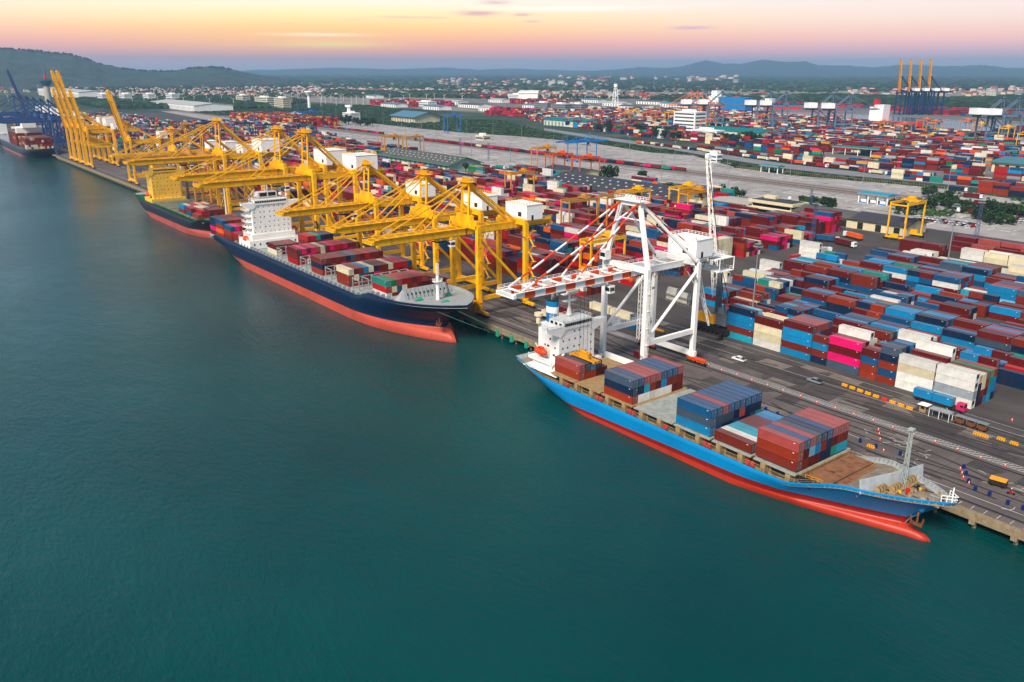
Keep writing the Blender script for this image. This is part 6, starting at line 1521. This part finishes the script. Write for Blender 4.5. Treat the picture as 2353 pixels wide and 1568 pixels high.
# cream office with overhanging flat roofs
s = empty('office_building', (-364,528,QZ+.06), 0); b = MB(); b.box(-17,17,-8,8,0,9); b.build('wall', creamw, s)
b = MB(); b.box(-19,19,-10,10,8.2,9.2); b.box(-20,20,-10.6,10.6,4.2,4.9); b.box(-19.01,19.01,-10.01,10.01,9.2,10.2); b.build('roof_overhang', creamw, s); b = MB(); b.box(-17.5,17.5,-8.5,8.5,10.2,10.3,0); b.box(-14,-4,2,7,10.2,12.4,1); b.sphere((6,5,12),1.3,m=2); b.build('roof', [roofd, creamw, M['white']], s)
b = MB(); b.box(-16,16,-8.06,-8.0,5.6,7.6); b.box(17,17.06,-7,7,5.6,7.6); b.box(-16,16,-8.06,-8,1.6,3.4); b.box(17,17.06,-7,7,1.6,3.4); b.build('window', M['glass'], s); tag(s, 'cream two storey office with dark flat roof and wide overhangs', 'office')
# fuel station and canopies
def canopy(px, py, w, d, h, roofm, lab, n=3, white=True, rz=0, signs=False):
    q = at(px, py); s = empty('fuel_station' if signs else 'canopy_building', (q.x,q.y,QZ+.1), rz)
    b = MB(); b.xprism([(-d/2,h),(d/2,h),(d/2,h+.9),(0,h+1.8),(-d/2,h+.9)], -w/2, w/2, 0); b.box(-w/2-.2,w/2+.2,-d/2-.2,-d/2,h-.3,h+.9,1); b.build('roof', [roofm, M['steel']], s)
    for i in range(n):
        for yy in (-d/2+1.5, d/2-1.5): b = MB(); b.box(-w/2+1+i*(w-2)/(n-1)-.35,-w/2+1+i*(w-2)/(n-1)+.35,yy-.35,yy+.35,0,h); b.build('column', M['white'], s)
    if signs:
        for i in range(n-1):
            x = -w/2+1+(i+.5)*(w-2)/(n-1); b = MB(); b.box(x-2.2,x+2.2,-d/2+2,-d/2+3,0,2.8,0); b.box(x-2.2,x+2.2,-d/2+1.95,-d/2+2,0,.9,1); b.build('pump_island', [M['white'], M['sky_blue']], s)
    tag(s, lab, 'fuel station' if signs else 'building')
    return s
canopy(2013,468,26,14,7, mat('light_blue_roof', (30,140,170), rough=.5), 'fuel station with light blue canopy roof on the pale yard', 4, signs=True)
canopy(1773,397,22,12,6.5, mat('pale_teal_roof', (40,130,136), rough=.5), 'gate canopy with teal roof right of the white lattice jib', 3)
canopy(1640,298,60,30,12, tealr, 'teal roofed open canopy left of the white office tower', 5); canopy(1980,358,70,22,9, tealr, 'teal roofed canopy among the far stacks', 5)
q = at(1690,318); shed('warehouse', q.x-60,q.x+60,q.y-25,q.y+25, 12,16, tealr, mint, 'long teal roofed warehouse right of the white office tower', rz=R(0)); q = at(1320,290); shed('warehouse', q.x-60,q.x+60,q.y-25,q.y+25,10,14, tealr, mint, 'teal roofed warehouse by the far road, centre')
q = at(2310,395); shed('warehouse', q.x-10,q.x+110,q.y-10,q.y+60, 10,13, mat('faded_teal_roof', (70,120,130), rough=.6), creamw, 'wide faded teal roofed warehouse at the right edge', over=3, open_side=True)
q = at(955,280); shed('warehouse', q.x-45,q.x+45,q.y-30,q.y+30, 12,20, mat('slate_blue_roof', (80,120,140), rough=.6), creamw, 'cream hall with blue grey roof beside the grass strip', axis='x', over=4)
q = at(420,250); shed('warehouse', q.x-190,q.x+190,q.y-30,q.y+70, 14,19, mat('pale_roof', (176,176,170), rough=.7), M['white'], 'very long pale roofed hall below the wind turbines')
q = at(150,222); shed('warehouse', q.x-260,q.x+500,q.y-50,q.y+50, 26,30, mat('pale_roof'  , (176,176,170)), M['white'], 'huge white hall behind the observation tower')
rs = random.Random(41)
for i, (px, py) in enumerate(((1150,236),(1300,240),(1360,236),(1420,244),(1500,240),(1560,246),(1620,240),(1680,246),(1240,250),(1330,250),(1450,252),(900,246),(1050,240),(1090,248),(1000,252),(1130,256),(1700,252),(860,226),(960,222))):
    q = at(px, py); shed('warehouse', q.x-rs.uniform(25,60), q.x+rs.uniform(25,60), q.y-20, q.y+20, 9, 12, [mat('pale_roof', (176,176,170)), roofg, mat('slate_blue_roof', (80,120,140))][i % 3], M['white'], 'low shed on the dusty plain behind the far road, %s' % (ORD+['seventeenth','eighteenth','nineteenth'])[i])
# hangar-like white building
q = at(1215,235); s = empty('hangar', (q.x,q.y,QZ+.1), R(-40)); b = MB(); b.box(-110,110,-30,30,0,30,0); b.box(-112,112,-32,32,30,34,0); b.build('wall', M['white'], s); b = MB(); b.box(-90,-10,-30.4,-30,0,24); b.box(25,90,-30.4,-30,0,24); b.build('door', mat('navy_hangar_door', (40,56,80), rough=.6), s); tag(s, 'big white hangar with two dark door openings', 'hangar')
def office(px, py, w, d, h, fl, lab, name='office_building', rz=0, m=None, roofm=None):
    q = at(px, py); s = empty(name, (q.x,q.y,QZ+.1), rz); b = MB(); b.box(-w/2,w/2,-d/2,d/2,0,h); b.box(-w/2-.4,w/2+.4,-d/2-.4,d/2+.4,h,h+.8); b.build('wall', m or M['white'], s)
    b = MB()
    for k in range(fl):
        z = h*(k+.5)/fl; b.cbox((0,-d/2-.1,z),(w*.9,.15,h/fl*.45)); b.cbox((w/2+.1,0,z),(.15,d*.85,h/fl*.45))
    b.build('window', mat('grey_glass', (70,90,100), rough=.3), s)
    b = MB(); b.box(-w/4,w/6,-d/4,d/4,h+.8,h+4); b.build('roof_house', roofm or M['white'], s)
    tag(s, lab, 'building'); return s
office(1583,306,46,28,34,6,'white six storey office tower among the far stacks'); office(1625,318,50,20,12,2,'low white annex right of the office tower')
c = office(808,276,36,22,14,4,'white control building with a small lookout turret'); b = MB(); b.tube((-10,0,14),(-10,0,26), 4, n=8); b.tube((-10,0,26),(-10,0,30), 8, n=8); b.build('lookout', M['white'], c)
office(1640,372,16,10,8,2,'small white gatehouse at the fence'); office(980,246,60,30,14,3,'white three storey block behind the grass strip'); office(1190,228,80,30,16,3,'white block left of the hangar'); office(680,270,30,14,8,1,'white flat building left of the control tower'); office(1110,322,20,14,6,1,'small cream hut on the grass strip', m=creamw)
for i, (px, py, w) in enumerate(((610,246,90),(650,248,60),(560,240,50),(240,236,60),(290,236,60),(345,236,60),(398,236,60),(1250,258,50),(1290,262,50),(1330,262,40))):
    office(px, py, w, 24, 26 if i < 7 else 22, 5, ['cream block left of the red stacks','cream block inside the red stacks','small cream block above the long pale hall','white apartment block near the yellow booms','second white apartment block along the turbines','third white apartment block along the turbines','fourth white apartment block along the turbines','grey silo block, left','grey silo block, middle','grey silo block, right'][i], 'apartment_block', m=creamw if i < 3 else (M['steel'] if i > 6 else M['white']))
# observation tower, water tower
d_ = 3000; q = az_at(107,200,d_); s = empty('observation_tower', (q.x,q.y,QZ)); zt = lambda y: az_at(107,y,d_).z-QZ
b = MB(); b.tube((0,0,0),(0,0,zt(197)), 11,8, n=14); b.build('shaft', mat('tower_concrete', (176,166,150), rough=.8), s); b = MB(); b.tube((0,0,zt(197)),(0,0,zt(186)), 11,17, n=16); b.tube((0,0,zt(186)),(0,0,zt(182)), 17,9, n=16); b.build('pod', mat('dark_teal_pod', (24,74,84), rough=.4), s)
b = MB(); b.tube((0,0,zt(182)),(0,0,zt(172)), 4.5,3, n=8, m=0); b.tube((0,0,zt(172)),(0,0,zt(158)), 2.4,1.8, n=8, m=1); b.tube((0,0,zt(158)),(0,0,zt(140)), 1.6,.5, n=8, m=1); b.build('antenna', [M['redm'], mat('pale_grey_antenna', (90,104,120))], s); tag(s, 'concrete observation tower with dark teal pod and antenna', 'tower')
q = at(711,248); s = empty('water_tower', (q.x,q.y,QZ)); s.scale = (.7,)*3; b = MB(); b.tube((0,0,0),(0,0,44), 6,5, n=12); b.tube((0,0,44),(0,0,60), 5,16, n=14); b.tube((0,0,60),(0,0,64), 16,14, n=14); b.build('body', M['white'], s); tag(s, 'white funnel shaped water tower', 'water tower')
q = at(1413,250); s = empty('radar_tower', (q.x,q.y,QZ)); b = MB(); b.lattice((0,0,0),(0,0,56), 14, 1.2, 6, w2=5); b.tube((0,0,56),(0,0,64), 5, n=8); b.build('frame', M['white'], s); tag(s, 'white lattice tower in front of the far plain', 'tower')
# wind turbines
tb = MB(); tb.tube((0,0,0),(0,0,26), .55,.32, n=6); tb.cbox((0,0,26),(1.5,3,1.5)); tb.sphere((0,-2,26), .9, n=6, k=4); tme = tb.mesh('tower', M['white'])
bl = MB()
for k in range(3): a = k*2.094+.5; bl.bar((0,-2,26),(math.cos(a)*11,-2,26+math.sin(a)*11), 1.5,.35,.5,.2)
blm = bl.mesh('rotor', M['white']); rtb = random.Random(12)
tp = [(20,235),(150,238)]+[(250+i*20+rtb.uniform(-8,8), 240+rtb.uniform(-6,8)) for i in range(30)]+[(560+i*26+rtb.uniform(-8,8), 236+rtb.uniform(-4,2)) for i in range(20)]
for i, (px, py) in enumerate(tp):
    q = at(px, py); s = empty('wind_turbine', q, R(rtb.uniform(50,85))); s.scale = (.85,)*3
    t_ = bpy.data.objects.new('tower', tme); COL.objects.link(t_); t_.parent = s; ro = bpy.data.objects.new('rotor', blm); COL.objects.link(ro); ro.parent = s; ro.rotation_euler = (0,0,0); tag(s, 'small white wind turbine in the long rows before the town', 'wind turbine', 'small wind turbines before the town')

# ------------------------------------------------------------------ trees
LEAF = [mat('foliage_dark', (26,46,26), rough=1, var=.3, scale=.3), mat('foliage_mid', (44,70,34), rough=1, var=.3, scale=.3), mat('foliage_light', (72,92,42), rough=1, var=.3, scale=.3)]
BARK = mat('bark', (76,60,44), rough=1)
def tree_meshes(seed, h, w, tint=0, n=520):
    r = random.Random(seed); b = MB(); cl = []
    for k in range(13):
        a = r.uniform(0,6.28); rr = w*.5*r.uniform(.1,.85); cl.append((rr*math.cos(a), rr*math.sin(a), h*r.uniform(.42,.88), w*r.uniform(.16,.27)))
    for k in range(n):
        cx, cy, cz, cr = r.choice(cl); v = Vector((r.gauss(0,1),r.gauss(0,1),r.gauss(0,1))).normalized()*cr*r.uniform(.55,1.05)
        p = Vector((cx,cy,cz))+v; nrm = (v.normalized()+Vector((r.uniform(-.6,.6),r.uniform(-.6,.6),r.uniform(-.2,.8)))).normalized()
        u = nrm.orthogonal().normalized(); w2 = nrm.cross(u); sz = w*r.uniform(.035,.075); a = r.uniform(0,6.28); u, w2 = u*math.cos(a)+w2*math.sin(a), w2*math.cos(a)-u*math.sin(a)
        b.add([p-u*sz-w2*sz*.7, p+u*sz-w2*sz*.5, p+u*sz*.8+w2*sz*.8, p-u*sz*.6+w2*sz], [(0,1,2,3)], r.choice(((0,0,1),(0,1,1),(1,1,2))[tint]))
    crown = b.mesh('crown', LEAF); t = MB(); t.tube((0,0,0),(0,0,h*.5), w*.05, w*.03, n=7)
    for k in range(6): cx, cy, cz, cr = cl[k]; t.tube((0,0,h*.35),(cx,cy,cz), w*.025, w*.01, n=5)
    return crown, t.mesh('trunk', BARK)
TV = [tree_meshes(1,9,9,0), tree_meshes(2,8,10,1), tree_meshes(3,7,7,2), tree_meshes(4,10,8,1)]
KIND = ['dark green spreading tree','mid green rounded tree','pale green young tree','tall green tree']
def tree(x, y, k, sc, lab, grp):
    s = empty('tree', (x,y,QZ+.05), random.uniform(0,6)); s.scale = (sc,sc,sc*random.uniform(.9,1.1))
    for nme, me in zip(('crown','trunk'), TV[k]): o = bpy.data.objects.new(nme, me); COL.objects.link(o); o.parent = s
    tag(s, lab, 'tree', grp)
for px, py, k, sc, lab in ((1395,418,0,1.7,'large dark tree beside the trucks behind the big warehouse'),(1408,420,0,1.6,'dark tree touching the large one behind the big warehouse'),(1474,420,0,1.2,'low dome shaped tree at the edge of the pale yard'),(1070,398,3,1.0,'palm like tree behind the grey shed')):
    q = at(px, py); tree(q.x, q.y, k, sc, lab, 'trees near the big warehouse')
rt_ = random.Random(31); G1 = 'trees around the cream office and car park'
for px0, py0, px1, py1, n_, kk in ((1640,452,1700,458,9,(0,1,3)),(1840,470,1920,482,9,(0,1,2)),(2055,485,2150,480,12,(0,1)),(2150,470,2230,492,12,(0,1,2)),(2120,448,2200,468,8,(1,0)),(2230,505,2330,520,12,(0,1,2)),(2270,485,2353,500,10,(0,1)),(1700,330,1760,338,6,(0,)),(1660,330,1700,340,5,(0,)),(1500,318,1560,322,8,(0,)),(1370,300,1480,312,12,(0,)),(760,285,860,292,10,(0,)),(1520,448,1560,452,4,(1,0))):
    for i in range(n_):
        q = at(px0+(px1-px0)*(i+rt_.random())/n_, py0+(py1-py0)*(i+rt_.random())/n_+rt_.uniform(-3,3)); k = rt_.choice(kk)
        tree(q.x, q.y, k, rt_.uniform(.55,1.1) if py0 > 400 else rt_.uniform(1.2,2), KIND[k]+(' among the sheds and car parks' if py0 > 400 else ' along the far road and grass strip'), G1 if py0 > 400 else 'trees along the far road')
# masses of low bushes and distant woods (uncountable)
def bushes(name, polys, n, size, label, seed, hmax=3, zb=QZ+.1, tint=None):
    r = random.Random(seed); b = MB()
    for k in range(n):
        poly = r.choice(polys); xs = [p[0] for p in poly]; ys = [p[1] for p in poly]
        for _ in range(30):
            x, y = r.uniform(min(xs),max(xs)), r.uniform(min(ys),max(ys))
            if inpoly(x, y, poly): break
        else: continue
        h = r.uniform(.4,1)*hmax; s = size*r.uniform(.5,1.3)*h/hmax; m = r.choice((0,0,1,1,2)) if tint is None else r.choice(tint)
        nn = 7; b0 = []; a0 = r.uniform(0,6)
        ring = lambda rad, z: [(x+rad*r.uniform(.7,1.2)*math.cos(a0+6.283*i/nn), y+rad*r.uniform(.7,1.2)*math.sin(a0+6.283*i/nn), z+r.uniform(-.12,.12)*h) for i in range(nn)]
        vs = ring(s,zb)+ring(s*.95,zb+h*.5)+ring(s*.5,zb+h*.92)+[(x,y,zb+h)]
        fs = [(i,(i+1)%nn,nn+(i+1)%nn,nn+i) for i in range(nn)]+[(nn+i,nn+(i+1)%nn,2*nn+(i+1)%nn,2*nn+i) for i in range(nn)]+[(2*nn+i,2*nn+(i+1)%nn,3*nn) for i in range(nn)]
        b.add(vs, fs, m)
    o = b.build(name, LEAF); return tag(o, label, 'vegetation', kind='stuff')
gs = LOW+TOP[::-1]
bushes('undergrowth', [gs], 7000, 3.6, 'low green scrub covering the strip beyond the rail yard', 3, 1.9, tint=(0,0,0,1))
bushes('undergrowth', [P((2180,440),(2330,418),(2353,430),(2353,505),(2270,520),(2200,490)), P((2050,492),(2100,480),(2200,487),(2180,500))], 260, 2.0, 'patches of scrub around the car park at the right', 4, 1.8)
woods = [P((560,183),(1400,190),(2440,190),(2440,207),(2000,214),(1500,212),(1000,206),(600,212)), P((0,196),(560,186),(700,205),(400,205),(100,212)), P((150,232),(560,226),(700,236),(600,250),(250,250)), P((1500,225),(1900,222),(2440,236),(2440,250),(1900,240),(1500,236)), P((2130,236),(2440,222),(2440,240),(2200,250)), P((760,212),(1100,216),(1100,226),(760,222))]
bushes('distant_woods', woods, 15000, 26, 'dark woods and gardens fading towards the horizon', 5, 15, zb=QZ, tint=(0,0,1))
bushes('hillside_trees', [[tuple(az_at(x_, 160, 7150)[:2]), tuple(az_at(x_+40, 160, 7150)[:2]), tuple(az_at(x_+40, 160, 7240)[:2]), tuple(az_at(x_, 160, 7240)[:2])] for x_ in ()] or [P((0,176),(10,176),(10,177))], 1, 1, 'x', 1) if False else None
b = MB(); rh2 = random.Random(8); rp2 = [(-120,118),(0,111),(38,112),(90,119),(160,124),(200,135),(232,147),(290,158),(340,163),(400,163),(440,156),(480,154),(530,159),(560,168)]
for (xa, ya), (xb_, yb) in zip(rp2, rp2[1:]):
    for k in range(int((xb_-xa)*.75)):
        if rh2.random() < .45: continue
        t_ = rh2.random(); c_ = az_at(xa+(xb_-xa)*t_, ya+(yb-ya)*t_, 7200+rh2.uniform(-60,20)); s_ = rh2.uniform(4,10)*(1.6 if 60 < xa+(xb_-xa)*t_ < 100 or 440 < xa < 500 else 1)
        b.sphere((c_.x,c_.y,c_.z+s_*.2-3), s_, n=6, k=4, sc=(1,1,rh2.uniform(.6,1.1)), m=rh2.choice((0,0,1)))
tag(b.build('hillside_trees', LEAF), 'dark tree clumps breaking the outline of the left hill', 'trees', kind='stuff')
bushes('distant_woods', [P((190,198),(520,194),(660,214),(640,230),(250,232)), P((560,200),(1150,208),(1150,228),(560,224)), P((1130,210),(1480,214),(1480,228),(1130,228))], 2600, 11, 'garden trees between the houses of the distant town', 15, 13, zb=QZ, tint=(0,0,1))
woods2 = [P((-50,176),(600,174),(1300,171),(2440,172),(2440,190),(1300,190),(600,190),(-50,196))]
bushes('distant_woods', woods2, 9000, 75, 'hazy wooded plain right under the horizon', 6, 20, zb=QZ, tint=(0,0,1))
# town houses
rh_ = random.Random(77)
HM = {}
for nm, wc, rc_ in (('pale house with red roof',(176,170,158),(150,66,52)),('cream house with brown roof',(216,198,160),(130,78,54)),('pale house with grey roof',(170,168,162),(120,122,122)),('pale block with flat pale roof',(184,180,170),(170,168,162)),('pinkish house with red roof',(214,170,156),(150,80,66))):
    flat = 'flat' in nm; w_, d2, h_ = (26,14,13) if flat else (16,12,7)
    b = MB(); b.box(-w_/2,w_/2,-d2/2,d2/2,0,h_); wl_ = b.mesh('wall', mat('house_wall_%d_%d_%d' % wc, wc, rough=.8))
    b = MB()
    if flat: b.box(-w_/2-.5,w_/2+.5,-d2/2-.5,d2/2+.5,h_,h_+1)
    else: b.xprism([(-d2/2-1,h_),(d2/2+1,h_),(0,h_+4.5)], -w_/2-1, w_/2+1)
    rf_ = b.mesh('roof', mat('house_roof_%d_%d_%d' % rc_, rc_, rough=.8)); b = MB()
    for i in range(4):
        for z in ((2,) if not flat else (3,7,11)): b.cbox((-w_/2+w_*(i+.5)/4,-d2/2-.06,z+1),(1.6,.1,1.6)); b.cbox((w_/2+.06,-d2/2+d2*(i+.5)/4,z+1),(.1,1.4,1.6))
    HM[nm] = (wl_, rf_, b.mesh('window', mat('grey_glass', (70,90,100))))
zones = [(P((560,203),(1150,212),(1150,226),(560,220)),90,1.2),(P((190,205),(520,200),(640,216),(560,228),(250,228)),120,.9),(P((1130,214),(1480,216),(1480,226),(1130,226)),60,1.3),(P((1480,220),(1760,218),(1760,232),(1480,232)),30,1.3),(P((1000,186),(1400,186),(1400,200),(1000,200)),20,2.2),(P((1280,178),(1700,180),(1700,192),(1280,190)),14,3),(P((1950,208),(2353,206),(2353,222),(1950,224)),30,1.5),(P((0,196),(180,192),(180,212),(0,214)),24,1.6)]
pts_ = []
for poly, n_, sc in zones:
    xs = [p_[0] for p_ in poly]; ys = [p_[1] for p_ in poly]; k = 0
    while k < n_*3.2:
        x, y = rh_.uniform(min(xs),max(xs)), rh_.uniform(min(ys),max(ys))
        if inpoly(x, y, poly): pts_.append((x, y, sc*rh_.uniform(.55,1.0))); k += 1
pts_.sort(key=lambda p_: (p_[0]**2+p_[1]**2)**.5/p_[2])
for i, (x, y, sc) in enumerate(pts_[:290]):
    nm = rh_.choice(list(HM)); s = empty('house', (x,y,QZ), rh_.choice((.2,.25,-.1,1.7,1.8))); s.scale = (sc,sc,sc)
    for kk, me in zip(('wall','roof','window'), HM[nm]): o = bpy.data.objects.new(kk, me); COL.objects.link(o); o.parent = s
    tag(s, 'small '+nm+' in the distant town', 'house', 'houses of the distant town')
b = MB()
hmats = [MATS[k_] for k_ in MATS if k_.startswith('house_wall')]+[MATS[k_] for k_ in MATS if k_.startswith('house_roof')]
for x, y, sc in pts_[290:]:
    w_, h_ = rh_.uniform(10,26)*sc, rh_.uniform(6,12)*sc; a = rh_.randrange(3); b.box(x-w_/2,x+w_/2,y-6*sc,y+6*sc,QZ,QZ+h_,a); b.add([(x-w_/2-1,y-7*sc,QZ+h_),(x+w_/2+1,y-7*sc,QZ+h_),(x+w_/2+1,y+7*sc,QZ+h_),(x-w_/2-1,y+7*sc,QZ+h_),(x-w_/2,y,QZ+h_+4*sc),(x+w_/2,y,QZ+h_+4*sc)], [(0,1,5,4),(3,4,5,2),(0,4,3),(1,2,5)], 3+rh_.randrange(3))
tag(b.build('distant_houses', hmats), 'scatter of tiny pale houses farther out in the plain', 'houses', kind='stuff')
# fence along the grass strip
b = MB()
for px in range(1690, 2353, 1): pass
fa, fb_ = at(1693,387), at(2183,437); n_ = 90
b = MB()
for i in range(n_+1): q = fa.lerp(fb_, i/n_); b.bar((q.x,q.y,QZ),(q.x,q.y,QZ+2.4), .25)
b.bar((fa.x,fa.y,QZ+2.2),(fb_.x,fb_.y,QZ+2.2), .12); tag(b.build('fence', M['buff']), 'long post fence between the pale road and the scrub at the right', 'fence')

# ------------------------------------------------------------------ haze
b = MB(); b.box(-25500, 5500, -8500, 29500, -6, 420)
hz = b.build('haze', None) if False else None
hm = bpy.data.materials.new('haze_air'); hm.use_nodes = True; nt = hm.node_tree; nt.nodes.clear()
pv = nt.nodes.new('ShaderNodeVolumePrincipled'); mo = nt.nodes.new('ShaderNodeOutputMaterial'); nt.links.new(pv.outputs[0], mo.inputs['Volume'])
pv.inputs['Color'].default_value = (.36,.60,.86,1); pv.inputs['Density'].default_value = 7e-5; pv.inputs['Anisotropy'].default_value = .0
hz = b.build('haze', hm); tag(hz, 'pale blue evening haze over the harbour', 'haze', kind='stuff')
